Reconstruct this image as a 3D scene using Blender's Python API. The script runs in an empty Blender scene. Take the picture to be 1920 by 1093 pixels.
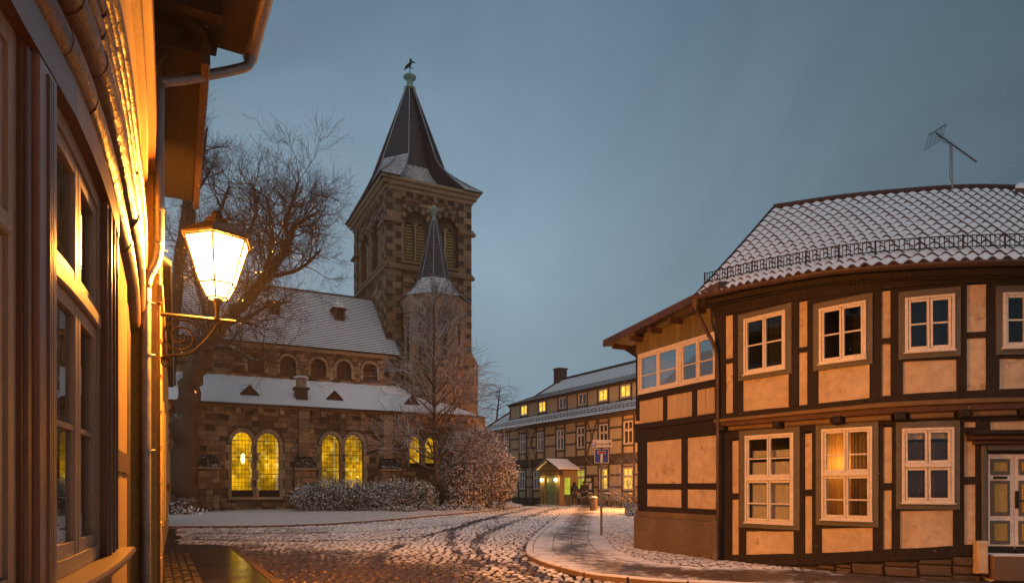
import bpy, bmesh, math, random
from mathutils import Vector, Matrix, noise
from mathutils.geometry import tessellate_polygon
R = math.radians
rnd = random.Random(7)
sc = bpy.context.scene
col = sc.collection

# ------------------------------------------------------------------ camera
FPX, CX, HY, EYE = 1250.0, 960.0, 912.0, 1.5      # focal length in photo pixels, principal column, horizon row, eye height
cam = bpy.data.cameras.new('camera')
cam.sensor_width = 36.0
cam.lens = 36.0 * FPX / 1920.0
cam.shift_y = (HY - 546.5) / 1920.0
cam.clip_start, cam.clip_end = 0.05, 3000.0
cam_o = bpy.data.objects.new('camera', cam)
cam_o.location = (0, 0, EYE)
cam_o.rotation_euler = (R(90), 0, 0)
col.objects.link(cam_o)
sc.camera = cam_o

# ------------------------------------------------------------------ world: overcast dusk sky
w = bpy.data.worlds.new('World'); sc.world = w; w.use_nodes = True
nt = w.node_tree; nt.nodes.clear()
out = nt.nodes.new('ShaderNodeOutputWorld')
bg = nt.nodes.new('ShaderNodeBackground'); bg.inputs[1].default_value = 1.0
sky = nt.nodes.new('ShaderNodeTexSky'); sky.sky_type = 'NISHITA'; sky.sun_disc = False
sky.sun_elevation = R(1.0); sky.sun_rotation = R(160); sky.air_density = 2.0; sky.dust_density = 4.0
skm = nt.nodes.new('ShaderNodeVectorMath'); skm.operation = 'SCALE'; skm.inputs[3].default_value = 0.05
tc = nt.nodes.new('ShaderNodeTexCoord')
sep = nt.nodes.new('ShaderNodeSeparateXYZ')
rmp = nt.nodes.new('ShaderNodeValToRGB')
rmp.color_ramp.elements[0].position = 0.0;  rmp.color_ramp.elements[0].color = (0.25, 0.345, 0.41, 1)
rmp.color_ramp.elements[1].position = 1.0;  rmp.color_ramp.elements[1].color = (0.165, 0.230, 0.285, 1)
e = rmp.color_ramp.elements.new(0.32); e.color = (0.230, 0.338, 0.420, 1)
e = rmp.color_ramp.elements.new(0.62); e.color = (0.118, 0.200, 0.280, 1)
nz = nt.nodes.new('ShaderNodeTexNoise'); nz.inputs['Scale'].default_value = 1.7; nz.inputs['Distortion'].default_value = 0.6; nz.inputs['Detail'].default_value = 5.0
nz.inputs['Roughness'].default_value = 0.55
mr = nt.nodes.new('ShaderNodeMapRange'); mr.inputs[1].default_value = 0.3; mr.inputs[2].default_value = 0.7
mr.inputs[3].default_value = 0.76; mr.inputs[4].default_value = 1.22
mul = nt.nodes.new('ShaderNodeVectorMath'); mul.operation = 'SCALE'
mx = nt.nodes.new('ShaderNodeMix'); mx.data_type = 'RGBA'; mx.inputs[0].default_value = 0.08
L = nt.links.new
L(tc.outputs['Generated'], sep.inputs[0]); L(sep.outputs[2], rmp.inputs[0])
L(tc.outputs['Generated'], nz.inputs['Vector']); L(nz.outputs['Fac'], mr.inputs[0])
mrx = nt.nodes.new('ShaderNodeMapRange'); mrx.inputs[1].default_value = 0.05; mrx.inputs[2].default_value = 0.60
mrx.inputs[3].default_value = 1.04; mrx.inputs[4].default_value = 0.42
mm = nt.nodes.new('ShaderNodeMath'); mm.operation = 'MULTIPLY'
L(sep.outputs[0], mrx.inputs[0]); L(mrx.outputs[0], mm.inputs[0]); L(mr.outputs[0], mm.inputs[1])
L(rmp.outputs[0], mul.inputs[0]); L(mm.outputs[0], mul.inputs[3])
L(sky.outputs[0], skm.inputs[0])
L(mul.outputs[0], mx.inputs[6]); L(skm.outputs[0], mx.inputs[7])
L(mx.outputs[2], bg.inputs[0]); L(bg.outputs[0], out.inputs[0])

sun = bpy.data.lights.new('sun', 'SUN'); sun.energy = 0.50; sun.angle = R(45); sun.color = (1.0, 0.87, 0.80)
sun_o = bpy.data.objects.new('sun', sun); col.objects.link(sun_o)
sun_o.rotation_euler = (R(38), 0, R(20))

sc.view_settings.view_transform = 'Standard'; sc.view_settings.look = 'None'
sc.view_settings.exposure = 0.0; sc.view_settings.gamma = 1.0
sc.render.engine = 'CYCLES'
sc.cycles.use_denoising = True
sc.cycles.max_bounces = 6; sc.cycles.diffuse_bounces = 3; sc.cycles.glossy_bounces = 3
sc.cycles.transparent_max_bounces = 12; sc.cycles.transmission_bounces = 4
sc.cycles.sample_clamp_indirect = 4.0
sc.cycles.caustics_reflective = False; sc.cycles.caustics_refractive = False

# ------------------------------------------------------------------ helpers
def at(px, py, Y):
    return Vector(((px - CX) / FPX * Y, Y, EYE + (HY - py) / FPX * Y))
def gnd(px, py, z=0.0):
    Y = (EYE - z) * FPX / (py - HY)
    return Vector(((px - CX) / FPX * Y, Y, z))
def lerp(a, b, t): return a + (b - a) * t
def sstep(a, b, x):
    t = min(1, max(0, (x - a) / (b - a))); return t * t * (3 - 2 * t)

class Facade:
    """a wall line in plan, run left to right as seen from outside; u = metres along it, h = height, d = metres out of it"""
    def __init__(s, pts, smooth=False):
        pts = [Vector((p[0], p[1])) for p in pts]
        if smooth:
            q = []
            P = [pts[0] * 2 - pts[1]] + pts + [pts[-1] * 2 - pts[-2]]
            for i in range(1, len(P) - 2):
                a, b, c, d = P[i-1], P[i], P[i+1], P[i+2]
                for k in range(10):
                    t = k / 10
                    q.append(0.5 * ((2*b) + (c-a)*t + (2*a-5*b+4*c-d)*t*t + (3*b-a-3*c+d)*t*t*t))
            q.append(pts[-1]); pts = q
        s.p = pts; s.curved = smooth
        s.c = [0.0]
        for a, b in zip(pts, pts[1:]): s.c.append(s.c[-1] + (b - a).length)
        s.len = s.c[-1]
    def frame(s, u):
        n = len(s.p)
        i = 0
        while i < n - 2 and s.c[i+1] < u: i += 1
        a, b = s.p[i], s.p[i+1]
        t = (b - a).normalized()
        pos = a + t * (u - s.c[i])
        if s.curved and 0 < i < n - 2:
            f = (u - s.c[i]) / max(1e-6, s.c[i+1] - s.c[i])
            t0 = (s.p[i+1] - s.p[i-1]).normalized(); t1 = (s.p[i+2] - s.p[i]).normalized()
            t = t0.lerp(t1, f).normalized()
        return pos, t, Vector((t.y, -t.x))
    def P(s, u, h, d=0.0):
        p, t, n = s.frame(u)
        return Vector((p.x + n.x * d, p.y + n.y * d, h))
    def u_of(s, px, d=0.0):
        lo, hi = -8.0, s.len + 12.0
        f = lambda u: (lambda v: v.x / max(0.05, v.y) * FPX + CX - px)(s.P(u, 0, d))
        a = f(lo)
        best = None
        N = 200
        pu, pf = lo, a
        for k in range(1, N + 1):
            u = lo + (hi - lo) * k / N
            g = f(u)
            if pf * g <= 0 and s.P(u, 0, d).y > 0.3:
                for _ in range(40):
                    m = (pu + u) / 2; fm = f(m)
                    if fm * pf <= 0: u = m
                    else: pu, pf = m, fm
                return (pu + u) / 2
            pu, pf = u, g
        raise ValueError('off facade %s' % px)
    def uh(s, px, py, d=0.0):
        u = s.u_of(px, d)
        return u, EYE + (HY - py) / FPX * s.P(u, 0, d).y
    def line(s, pts, d=0.0):
        q = [s.uh(x, y, d) for x, y in pts]
        def h(u):
            if u <= q[0][0]: a, b = q[0], q[1]
            elif u >= q[-1][0]: a, b = q[-2], q[-1]
            else:
                for a, b in zip(q, q[1:]):
                    if a[0] <= u <= b[0]: break
            return a[1] + (b[1] - a[1]) * (u - a[0]) / (b[0] - a[0])
        return h

ORG = {}
class MB:
    def __init__(s): s.v = []; s.f = []; s.m = []; s.sm = []; s.col = None; s.attr = None
    def face(s, vs, m=0, sm=False):
        i = len(s.v); s.v += [Vector(v) for v in vs]; s.f.append(list(range(i, i + len(vs)))); s.m.append(m); s.sm.append(sm)
    def grid(s, rows, m=0, sm=False, close=False):
        i = len(s.v); n = len(rows[0])
        for r in rows: s.v += [Vector(v) for v in r]
        for a in range(len(rows) - 1):
            for b in range(n if close else n - 1):
                c = (b + 1) % n
                s.f.append([i + a*n + b, i + a*n + c, i + (a+1)*n + c, i + (a+1)*n + b]); s.m.append(m); s.sm.append(sm)
    def hexa(s, p, m=0):
        """8 points: bottom ring 0-3, top ring 4-7"""
        i = len(s.v); s.v += [Vector(v) for v in p]
        for q in ((3,2,1,0), (4,5,6,7), (0,1,5,4), (1,2,6,5), (2,3,7,6), (3,0,4,7)):
            s.f.append([i + k for k in q]); s.m.append(m); s.sm.append(False)
    def box(s, c, size, rz=0.0, m=0, taper=1.0):
        c = Vector(c); x, y, z = size[0]/2, size[1]/2, size[2]
        M = Matrix.Rotation(rz, 3, 'Z')
        b = [c + M @ Vector((a*x, e*y, 0)) for a, e in ((-1,-1),(1,-1),(1,1),(-1,1))]
        t = [c + M @ Vector((a*x*taper, e*y*taper, z)) for a, e in ((-1,-1),(1,-1),(1,1),(-1,1))]
        s.hexa(b + t, m)
    def fbox(s, F, u0, u1, h0, h1, d0, d1, m=0, seg=None, j=0.0, bev=0.0):
        """box lying on a facade, bent with it; h0/h1 may be (left,right) or a function of u; bev rounds the outer edges"""
        if seg is None: seg = max(1, int(math.ceil((u1 - u0) / 0.3))) if F.curved else 1
        def hv(h, u):
            if callable(h): return h(u)
            if isinstance(h, tuple): return h[0] + (h[1] - h[0]) * (u - u0) / (u1 - u0)
            return h
        rows = []
        for k in range(seg + 1):
            u = u0 + (u1 - u0) * k / seg
            a, b = hv(h0, u), hv(h1, u)
            jj = lambda: rnd.uniform(-j, j) if j else 0.0
            ju = jj(); a += jj(); b += jj(); dd = d1 + jj() * 0.5
            if bev:
                uu = u + ju + (bev if k == 0 else -bev if k == seg else 0)
                rows.append([F.P(u+ju, a, d0), F.P(u+ju, a, dd - bev), F.P(uu, a + bev, dd), F.P(uu, b - bev, dd), F.P(u+ju, b, dd - bev), F.P(u+ju, b, d0)])
            else:
                rows.append([F.P(u+ju, a, d0), F.P(u+ju, a, dd), F.P(u+ju, b, dd), F.P(u+ju, b, d0)])
        s.grid(rows, m, close=True)
        s.face(rows[0][::-1], m); s.face(rows[-1], m)
    def fpoly(s, F, pts, d0, d1, m=0, back=False):
        """polygon (u,h) extruded from d0 out to d1"""
        fr = [F.P(u, h, d1) for u, h in pts]; bk = [F.P(u, h, d0) for u, h in pts]
        s.face(fr, m)
        n = len(pts)
        for i in range(n):
            k = (i + 1) % n
            s.face([fr[i], bk[i], bk[k], fr[k]], m)
        if back: s.face(bk[::-1], m)
    def holes(s, F, outer, holes, d, reveal, m=0, mr=None):
        """wall face at depth d with openings, plus their reveals"""
        loops = [[Vector((u, h, 0)) for u, h in outer]] + [[Vector((u, h, 0)) for u, h in q] for q in holes]
        flat = [p for l in loops for p in l]
        i = len(s.v); s.v += [F.P(p.x, p.y, d) for p in flat]
        for t in tessellate_polygon(loops):
            a, b, c = (flat[k] for k in t)
            if (b - a).cross(c - a).z < 0: t = t[::-1]
            s.f.append([i + k for k in t]); s.m.append(m); s.sm.append(False)
        for q in holes:
            n = len(q)
            for k in range(n):
                a, b = q[k], q[(k+1) % n]
                s.face([F.P(*a, d), F.P(*b, d), F.P(*b, d - reveal), F.P(*a, d - reveal)], m if mr is None else mr)
    def tube(s, pts, r, n=6, m=0, cap=True, sm=True, close=False):
        pts = [Vector(p) for p in pts]
        k = len(pts)
        rr = r if isinstance(r, (list, tuple)) else [r] * k
        rings = []; up = None
        for i in range(k):
            if close: t = pts[(i+1) % k] - pts[i-1]
            else: t = pts[min(i+1, k-1)] - pts[max(i-1, 0)]
            if t.length < 1e-9: t = Vector((0, 0, 1))
            t.normalize()
            if up is None:
                up = Vector((0, 0, 1)) if abs(t.z) < 0.9 else Vector((1, 0, 0))
            x = t.cross(up)
            if x.length < 1e-6: x = t.orthogonal()
            x.normalize(); y = x.cross(t).normalized(); up = y
            rings.append([pts[i] + (x * math.cos(2*math.pi*a/n) + y * math.sin(2*math.pi*a/n)) * rr[i] for a in range(n)])
        if close: rings.append(rings[0])
        s.grid([q for q in rings], m, sm, close=True)
        if cap and not close:
            s.face(rings[0], m); s.face(rings[-1][::-1], m)
    def lathe(s, prof, c, n=16, m=0, sm=True, rot=0.0, sx=1.0, sy=1.0, cap=True):
        c = Vector(c)
        rows = [[c + Vector((r*sx*math.cos(rot + 2*math.pi*a/n), r*sy*math.sin(rot + 2*math.pi*a/n), z)) for a in range(n)] for r, z in prof]
        s.grid(rows, m, sm, close=True)
        if cap:
            s.face(rows[0][::-1], m); s.face(rows[-1], m)
    def build(s, name, mats, parent=None, kind=None):
        o0 = ORG.get(parent.name, Vector()) if parent else Vector()
        me = bpy.data.meshes.new(name)
        me.from_pydata([v - o0 for v in s.v], [], s.f)
        for m in (mats if isinstance(mats, (list, tuple)) else [mats]): me.materials.append(m)
        me.polygons.foreach_set('material_index', s.m)
        me.polygons.foreach_set('use_smooth', s.sm)
        if s.attr is not None:
            a = me.attributes.new('snow', 'FLOAT', 'POINT'); a.data.foreach_set('value', s.attr)
        if s.col is not None:
            a = me.attributes.new('tone', 'FLOAT', 'POINT'); a.data.foreach_set('value', s.col)
        me.update()
        o = bpy.data.objects.new(name, me); col.objects.link(o)
        if parent: o.parent = parent; ORG[o.name] = o0
        else: ORG[o.name] = Vector()
        if kind: o['kind'] = kind
        return o
def tag(o, label, cat, group=None):
    o['label'] = label; o['category'] = cat
    if group: o['group'] = group
    return o
def thing(name, loc, label, cat, group=None):
    o = bpy.data.objects.new(name, None); o.empty_display_size = 0.2
    o.location = loc; col.objects.link(o); ORG[o.name] = Vector(loc)
    return tag(o, label, cat, group)
def copy_tree(o, parent=None):
    c = o.copy(); col.objects.link(c); c.parent = parent
    for ch in [x for x in o.children]: copy_tree(ch, c)
    return c

# ------------------------------------------------------------------ materials
def new_mat(name):
    m = bpy.data.materials.new(name); m.use_nodes = True
    t = m.node_tree
    b = t.nodes['Principled BSDF']
    return m, t, b
def pos_vec(t, stretch=(1, 1, 1), rot=0.0):
    g = t.nodes.new('ShaderNodeNewGeometry')
    mp = t.nodes.new('ShaderNodeMapping'); mp.inputs['Scale'].default_value = stretch; mp.inputs['Rotation'].default_value = (0, 0, rot)
    t.links.new(g.outputs['Position'], mp.inputs[0])
    return mp.outputs[0]
def noise_node(t, vec, scale, detail=4.0, rough=0.6):
    n = t.nodes.new('ShaderNodeTexNoise'); n.inputs['Scale'].default_value = scale; n.inputs['Detail'].default_value = detail
    n.inputs['Roughness'].default_value = rough
    t.links.new(vec, n.inputs['Vector'])
    return n.outputs['Fac']
def ramp(t, fac, a, b, ca, cb):
    r = t.nodes.new('ShaderNodeMapRange'); r.interpolation_type = 'SMOOTHSTEP'
    r.inputs[1].default_value = a; r.inputs[2].default_value = b; r.inputs[3].default_value = ca; r.inputs[4].default_value = cb
    t.links.new(fac, r.inputs[0]); return r.outputs[0]
def mixc(t, fac, a, b):
    m = t.nodes.new('ShaderNodeMix'); m.data_type = 'RGBA'
    if isinstance(fac, float): m.inputs[0].default_value = fac
    else: t.links.new(fac, m.inputs[0])
    for k, c in ((6, a), (7, b)):
        if isinstance(c, tuple): m.inputs[k].default_value = (*c, 1)
        else: t.links.new(c, m.inputs[k])
    return m.outputs[2]
def math_node(t, op, a, b=None):
    m = t.nodes.new('ShaderNodeMath'); m.operation = op; m.use_clamp = False
    for k, c in ((0, a), (1, b)):
        if c is None: continue
        if isinstance(c, (int, float)): m.inputs[k].default_value = c
        else: t.links.new(c, m.inputs[k])
    return m.outputs[0]
def bump(t, b, h, strength, dist=0.02):
    n = t.nodes.new('ShaderNodeBump'); n.inputs['Strength'].default_value = strength; n.inputs['Distance'].default_value = dist
    t.links.new(h, n.inputs['Height']); t.links.new(n.outputs[0], b.inputs['Normal'])
def surf(name, c1, c2, scale=3.0, rough=0.8, bmp=0.3, stretch=(1, 1, 1), metal=0.0, fine=30.0, bd=0.01, spec=0.4, wear=None, wscale=2.0, wth=0.62, per_obj=0.0, tone=None, rough2=None):
    m, t, b = new_mat(name)
    v = pos_vec(t, stretch)
    n1 = noise_node(t, v, scale)
    c = mixc(t, ramp(t, n1, 0.3, 0.7, 0.0, 1.0), c1, c2)
    n2 = noise_node(t, v, fine, 5.0, 0.7)
    c = mixc(t, ramp(t, n2, 0.35, 0.7, 0.0, 0.45), c, tuple(x * 0.55 for x in c1))
    if tone is not None:
        a = t.nodes.new('ShaderNodeAttribute'); a.attribute_name = 'tone'
        c = mixc(t, a.outputs['Fac'], c, tone)
    if per_obj:
        oi = t.nodes.new('ShaderNodeObjectInfo')
        c = mixc(t, math_node(t, 'MULTIPLY', oi.outputs['Random'], per_obj), c, tuple(x * 0.35 for x in c2))
    if wear is not None:
        n3 = noise_node(t, pos_vec(t), wscale, 6.0, 0.65)
        c = mixc(t, ramp(t, n3, wth, wth + 0.06, 0.0, 1.0), c, wear)
    t.links.new(c, b.inputs['Base Color'])
    if rough2 is not None: t.links.new(ramp(t, n1, 0.35, 0.65, rough, rough2), b.inputs['Roughness'])
    else: b.inputs['Roughness'].default_value = rough
    b.inputs['Metallic'].default_value = metal
    b.inputs['Specular IOR Level'].default_value = spec
    if bmp: bump(t, b, math_node(t, 'ADD', n2, n1), bmp, bd)
    return m
SNOW = (0.87, 0.86, 0.87)
def snowy(name, c1, c2, lo=0.25, hi=0.7, cover=0.5, scale=3.0, rough=0.7, attr=False, nscale=6.0, spec=0.3, up=True, bmp=0.3, soft=0.12, tone=None):
    """a surface with lying snow: snow collects where it faces up, broken by noise; the 'snow' attribute holds how much has been driven or walked off"""
    m, t, b = new_mat(name)
    v = pos_vec(t)
    n1 = noise_node(t, v, scale)
    c = mixc(t, n1, c1, c2)
    if tone is not None:
        a = t.nodes.new('ShaderNodeAttribute'); a.attribute_name = 'tone'
        c = mixc(t, a.outputs['Fac'], c, tone)
    g = t.nodes.new('ShaderNodeNewGeometry'); s = t.nodes.new('ShaderNodeSeparateXYZ')
    t.links.new(g.outputs['Normal'], s.inputs[0])
    n2 = noise_node(t, v, nscale, 6.0, 0.7)
    if attr:
        a = t.nodes.new('ShaderNodeAttribute'); a.attribute_name = 'snow'
        cov = math_node(t, 'SUBTRACT', 1.0, a.outputs['Fac'])
        fac = ramp(t, math_node(t, 'SUBTRACT', n2, cov), -soft, soft, 0.0, 1.0)
    else:
        fac = ramp(t, n2, 1 - cover - soft, 1 - cover + soft, 0.0, 1.0)
    if up: fac = math_node(t, 'MULTIPLY', fac, ramp(t, s.outputs[2], lo, hi, 0.0, 1.0))
    t.links.new(mixc(t, fac, c, SNOW), b.inputs['Base Color'])
    t.links.new(ramp(t, fac, 0.0, 1.0, rough, 0.85), b.inputs['Roughness'])
    b.inputs['Specular IOR Level'].default_value = spec
    if bmp: bump(t, b, math_node(t, 'ADD', noise_node(t, v, 40.0, 4.0), math_node(t, 'MULTIPLY', fac, 1.5)), bmp, 0.012)
    return m
def emis(name, c, strength, var=0.0, transp=0.0, scale=3.0):
    m, t, b = new_mat(name)
    t.nodes.remove(b)
    e = t.nodes.new('ShaderNodeEmission'); e.inputs[0].default_value = (*c, 1); e.inputs[1].default_value = strength
    if var:
        t.links.new(ramp(t, noise_node(t, pos_vec(t), scale), 0.3, 0.7, strength * (1 - var), strength * (1 + var)), e.inputs[1])
    o = t.nodes['Material Output']
    if transp:
        x = t.nodes.new('ShaderNodeMixShader'); x.inputs[0].default_value = transp
        tr = t.nodes.new('ShaderNodeBsdfTransparent')
        t.links.new(e.outputs[0], x.inputs[1]); t.links.new(tr.outputs[0], x.inputs[2]); t.links.new(x.outputs[0], o.inputs[0])
    else: t.links.new(e.outputs[0], o.inputs[0])
    return m
def glass(name, tint=(0.9, 0.92, 0.95), refl=0.015, rough=0.03, k=0.42):
    m, t, b = new_mat(name); t.nodes.remove(b)
    g = t.nodes.new('ShaderNodeBsdfGlossy'); g.inputs['Roughness'].default_value = rough
    tr = t.nodes.new('ShaderNodeBsdfTransparent'); tr.inputs[0].default_value = (*tint, 1)
    fr = t.nodes.new('ShaderNodeFresnel'); fr.inputs[0].default_value = 1.5
    x = t.nodes.new('ShaderNodeMixShader')
    t.links.new(math_node(t, 'ADD', math_node(t, 'MULTIPLY', fr.outputs[0], k), refl), x.inputs[0])
    n = t.nodes.new('ShaderNodeBump'); n.inputs['Strength'].default_value = 0.05; n.inputs['Distance'].default_value = 0.02
    t.links.new(noise_node(t, pos_vec(t), 2.0, 2.0), n.inputs['Height']); t.links.new(n.outputs[0], g.inputs['Normal'])
    t.links.new(tr.outputs[0], x.inputs[1]); t.links.new(g.outputs[0], x.inputs[2])
    t.links.new(x.outputs[0], t.nodes['Material Output'].inputs[0])
    return m

M = {}
M['timber'] = surf('dark_timber', (0.014, 0.009, 0.0065), (0.030, 0.019, 0.013), 5.0, 0.75, 0.9, (5, 5, 1), fine=9, bd=0.02, per_obj=0.5, wear=(0.06, 0.04, 0.028), wth=0.66, wscale=9)
M['timber_red'] = surf('red_brown_timber', (0.075, 0.033, 0.018), (0.11, 0.052, 0.027), 4.0, 0.65, 0.4, fine=20)
M['ochre_wood'] = surf('ochre_moulding', (0.15, 0.092, 0.032), (0.20, 0.122, 0.045), 5.0, 0.6, 0.3, wear=(0.10, 0.06, 0.03), wth=0.66, wscale=5)
M['plaster'] = surf('cream_plaster', (0.56, 0.43, 0.29), (0.67, 0.54, 0.38), 2.2, 0.9, 0.8, fine=7, bd=0.03, per_obj=0.16, wear=(0.38, 0.28, 0.185), wth=0.60, wscale=2.6)
M['plaster_left'] = surf('ochre_plaster', (0.56, 0.36, 0.11), (0.62, 0.41, 0.14), 1.4, 0.85, 0.4, fine=16, bd=0.012, per_obj=0.1)
M['plaster_far'] = surf('pale_yellow_plaster', (0.60, 0.48, 0.29), (0.66, 0.54, 0.34), 1.0, 0.9, 0.2, fine=10, per_obj=0.2)
M['plinth'] = surf('rough_render_plinth', (0.135, 0.10, 0.068), (0.19, 0.142, 0.10), 1.5, 0.9, 0.7, fine=14, bd=0.03, wear=(0.30, 0.22, 0.14), wth=0.68, wscale=3.5)
M['board'] = surf('cream_board', (0.52, 0.40, 0.25), (0.58, 0.46, 0.30), 2.0, 0.7, 0.3, (6, 6, 0.6), fine=10, per_obj=0.18)
M['olive_board'] = surf('olive_board', (0.15, 0.13, 0.06), (0.20, 0.17, 0.085), 2.0, 0.75, 0.4, (6, 6, 0.6), fine=10, per_obj=0.35)
M['grey_board'] = surf('grey_surround', (0.105, 0.100, 0.088), (0.125, 0.118, 0.10), 3.0, 0.6, 0.15, fine=16)
M['white_frame'] = surf('white_window_paint', (0.70, 0.64, 0.58), (0.76, 0.70, 0.63), 3.0, 0.45, 0.12, fine=20, bd=0.004)
M['left_frame'] = surf('beige_window_paint', (0.27, 0.21, 0.155), (0.32, 0.25, 0.185), 3.0, 0.4, 0.2, (6, 6, .8), fine=14, bd=0.004)
M['left_brown'] = surf('brown_gloss_paint', (0.10, 0.046, 0.025), (0.13, 0.06, 0.033), 3.0, 0.32, 0.25, (8, 8, 0.7), fine=12, bd=0.003, spec=0.5)
M['left_mauve'] = surf('mauve_brown_paint', (0.20, 0.11, 0.08), (0.24, 0.135, 0.10), 3.0, 0.24, 0.2, (8, 8, 0.7), fine=12, bd=0.003, spec=0.5)
M['cornice'] = surf('weathered_brown_moulding', (0.075, 0.035, 0.016), (0.12, 0.058, 0.026), 5.0, 0.42, 0.9, fine=11, bd=0.015, wear=(0.05, 0.025, 0.014), wth=0.60, wscale=7)
M['glass'] = glass('window_glass')
M['glass_far'] = glass('far_window_glass', refl=0.0, k=0.10)
M['dark'] = surf('dark_interior', (0.020, 0.018, 0.016), (0.030, 0.026, 0.022), 2.0, 0.9, 0.0)
def curtain(name, c, transl=0.5):
    m, t, b = new_mat(name)
    b.inputs['Base Color'].default_value = (*c, 1); b.inputs['Roughness'].default_value = 0.9
    tr = t.nodes.new('ShaderNodeBsdfTranslucent'); tr.inputs[0].default_value = (*c, 1)
    x = t.nodes.new('ShaderNodeMixShader'); x.inputs[0].default_value = transl
    t.links.new(b.outputs[0], x.inputs[1]); t.links.new(tr.outputs[0], x.inputs[2])
    t.links.new(x.outputs[0], t.nodes['Material Output'].inputs[0])
    return m
M['net'] = curtain('net_curtain', (0.86, 0.80, 0.72), 0.25)
M['drape'] = curtain('brown_drape', (0.26, 0.17, 0.09))
M['drape_lit'] = curtain('thin_orange_drape', (0.70, 0.42, 0.16), 0.75)
M['zinc'] = surf('zinc_pipe', (0.26, 0.27, 0.29), (0.36, 0.37, 0.39), 3.0, 0.38, 0.15, metal=0.8, fine=20, bd=0.004, rough2=0.55)
M['brown_pipe'] = surf('brown_painted_pipe', (0.055, 0.032, 0.020), (0.085, 0.05, 0.032), 4.0, 0.5, 0.15, fine=20)
M['iron'] = surf('black_iron', (0.018, 0.015, 0.012), (0.035, 0.028, 0.022), 6.0, 0.5, 0.3, fine=30, metal=0.4)
M['stone'] = surf('church_sandstone', (0.25, 0.158, 0.088), (0.43, 0.29, 0.165), 1.2, 0.92, 0.7, fine=9, bd=0.03, tone=(0.075, 0.044, 0.026))
M['mortar'] = surf('church_mortar', (0.085, 0.060, 0.038), (0.13, 0.092, 0.06), 1.2, 0.95, 0.5, fine=8, bd=0.03)
M['dressed'] = surf('dressed_sandstone', (0.38, 0.275, 0.165), (0.46, 0.34, 0.21), 1.0, 0.9, 0.4, fine=10, per_obj=0.55)
M['quoin'] = surf('quoin_sandstone', (0.25, 0.165, 0.095), (0.37, 0.255, 0.15), 0.8, 0.9, 0.5, fine=9, per_obj=0.85)
M['quoin_dark'] = surf('sooty_quoin', (0.060, 0.040, 0.026), (0.10, 0.066, 0.042), 0.8, 0.9, 0.5, fine=9, per_obj=0.4)
M['slate'] = surf('dark_slate', (0.045, 0.042, 0.047), (0.080, 0.073, 0.078), 2.0, 0.55, 0.5, fine=12, per_obj=0.2)
M['slate_snow'] = snowy('slate_with_snow', (0.035, 0.032, 0.035), (0.06, 0.055, 0.058), -0.1, 0.2, 0.80, 2.0, nscale=3.2, soft=0.20, up=False)
M['slate_dust'] = snowy('slate_dusted', (0.040, 0.036, 0.040), (0.065, 0.058, 0.062), 0.0, 0.34, 0.56, 2.0, nscale=5.0, soft=0.3)
M['snow'] = snowy('fresh_snow', (0.78, 0.78, 0.79), (0.83, 0.83, 0.84), -1, -0.5, 0.75, 3.0, nscale=2.0, soft=0.25, up=False, bmp=0.5)
M['tile_clay'] = surf('wet_clay_tile', (0.045, 0.021, 0.016), (0.075, 0.035, 0.026), 5.0, 0.6, 0.3, per_obj=0.5)
M['tile_snow'] = snowy('tile_snow', (0.12, 0.055, 0.04), (0.16, 0.08, 0.06), -1, -0.5, 0.90, 4.0, nscale=5.0, soft=0.16, up=False, bmp=0.4)
M['copper'] = surf('green_copper', (0.20, 0.33, 0.25), (0.28, 0.42, 0.32), 4.0, 0.7, 0.3)
M['brick'] = surf('chimney_brick', (0.13, 0.045, 0.030), (0.19, 0.070, 0.045), 4.0, 0.9, 0.4)
M['bark'] = snowy('bark', (0.060, 0.038, 0.026), (0.10, 0.066, 0.045), 0.35, 0.8, 0.42, 3.0, nscale=7.0, soft=0.12, bmp=0.8)
M['twig'] = surf('twig', (0.055, 0.034, 0.026), (0.085, 0.055, 0.042), 3.0, 0.85, 0.0)
M['twig_snow'] = snowy('snowy_twig', (0.085, 0.060, 0.048), (0.13, 0.095, 0.075), 0.0, 0.55, 0.72, 3.0, nscale=5.0, soft=0.2, bmp=0)
M['leaf_snow'] = snowy('snowy_evergreen_leaf', (0.045, 0.060, 0.030), (0.080, 0.085, 0.045), 0.15, 0.6, 0.62, 6.0, nscale=9.0, soft=0.14, bmp=0)
M['bush_snow'] = snowy('snowy_brown_leaf', (0.10, 0.060, 0.040), (0.14, 0.088, 0.060), 0.0, 0.5, 0.70, 6.0, nscale=8.0, soft=0.14, bmp=0)
M['ivy'] = surf('dark_ivy_leaf', (0.020, 0.028, 0.012), (0.04, 0.05, 0.022), 6.0, 0.6, 0.0)
M['asphalt'] = snowy('ground_under_snow', (0.040, 0.034, 0.030), (0.065, 0.056, 0.050), 0.3, 0.6, 0.55, 2.0, rough=0.5, nscale=3.0)
M['cobble'] = snowy('wet_cobble_with_snow', (0.040, 0.028, 0.024), (0.085, 0.058, 0.048), 0.35, 0.8, 0.5, 5.0, rough=0.28, attr=True, nscale=15.0, spec=0.5, soft=0.17, bmp=0.5)
M['joint'] = surf('wet_joint', (0.016, 0.012, 0.010), (0.03, 0.022, 0.018), 6.0, 0.6, 0.4)
M['slab'] = snowy('paving_slab_with_snow', (0.070, 0.052, 0.044), (0.11, 0.082, 0.070), 0.3, 0.7, 0.5, 4.0, rough=0.42, attr=True, nscale=8.0, soft=0.2)
M['wet_slab'] = surf('wet_asphalt_path', (0.020, 0.015, 0.011), (0.036, 0.027, 0.019), 2.0, 0.05, 0.22, fine=22, bd=0.006, rough2=0.20, spec=0.9)
M['kerb'] = snowy('kerb_stone', (0.13, 0.082, 0.055), (0.19, 0.125, 0.085), 0.5, 0.9, 0.66, 4.0, nscale=7.0)
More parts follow.
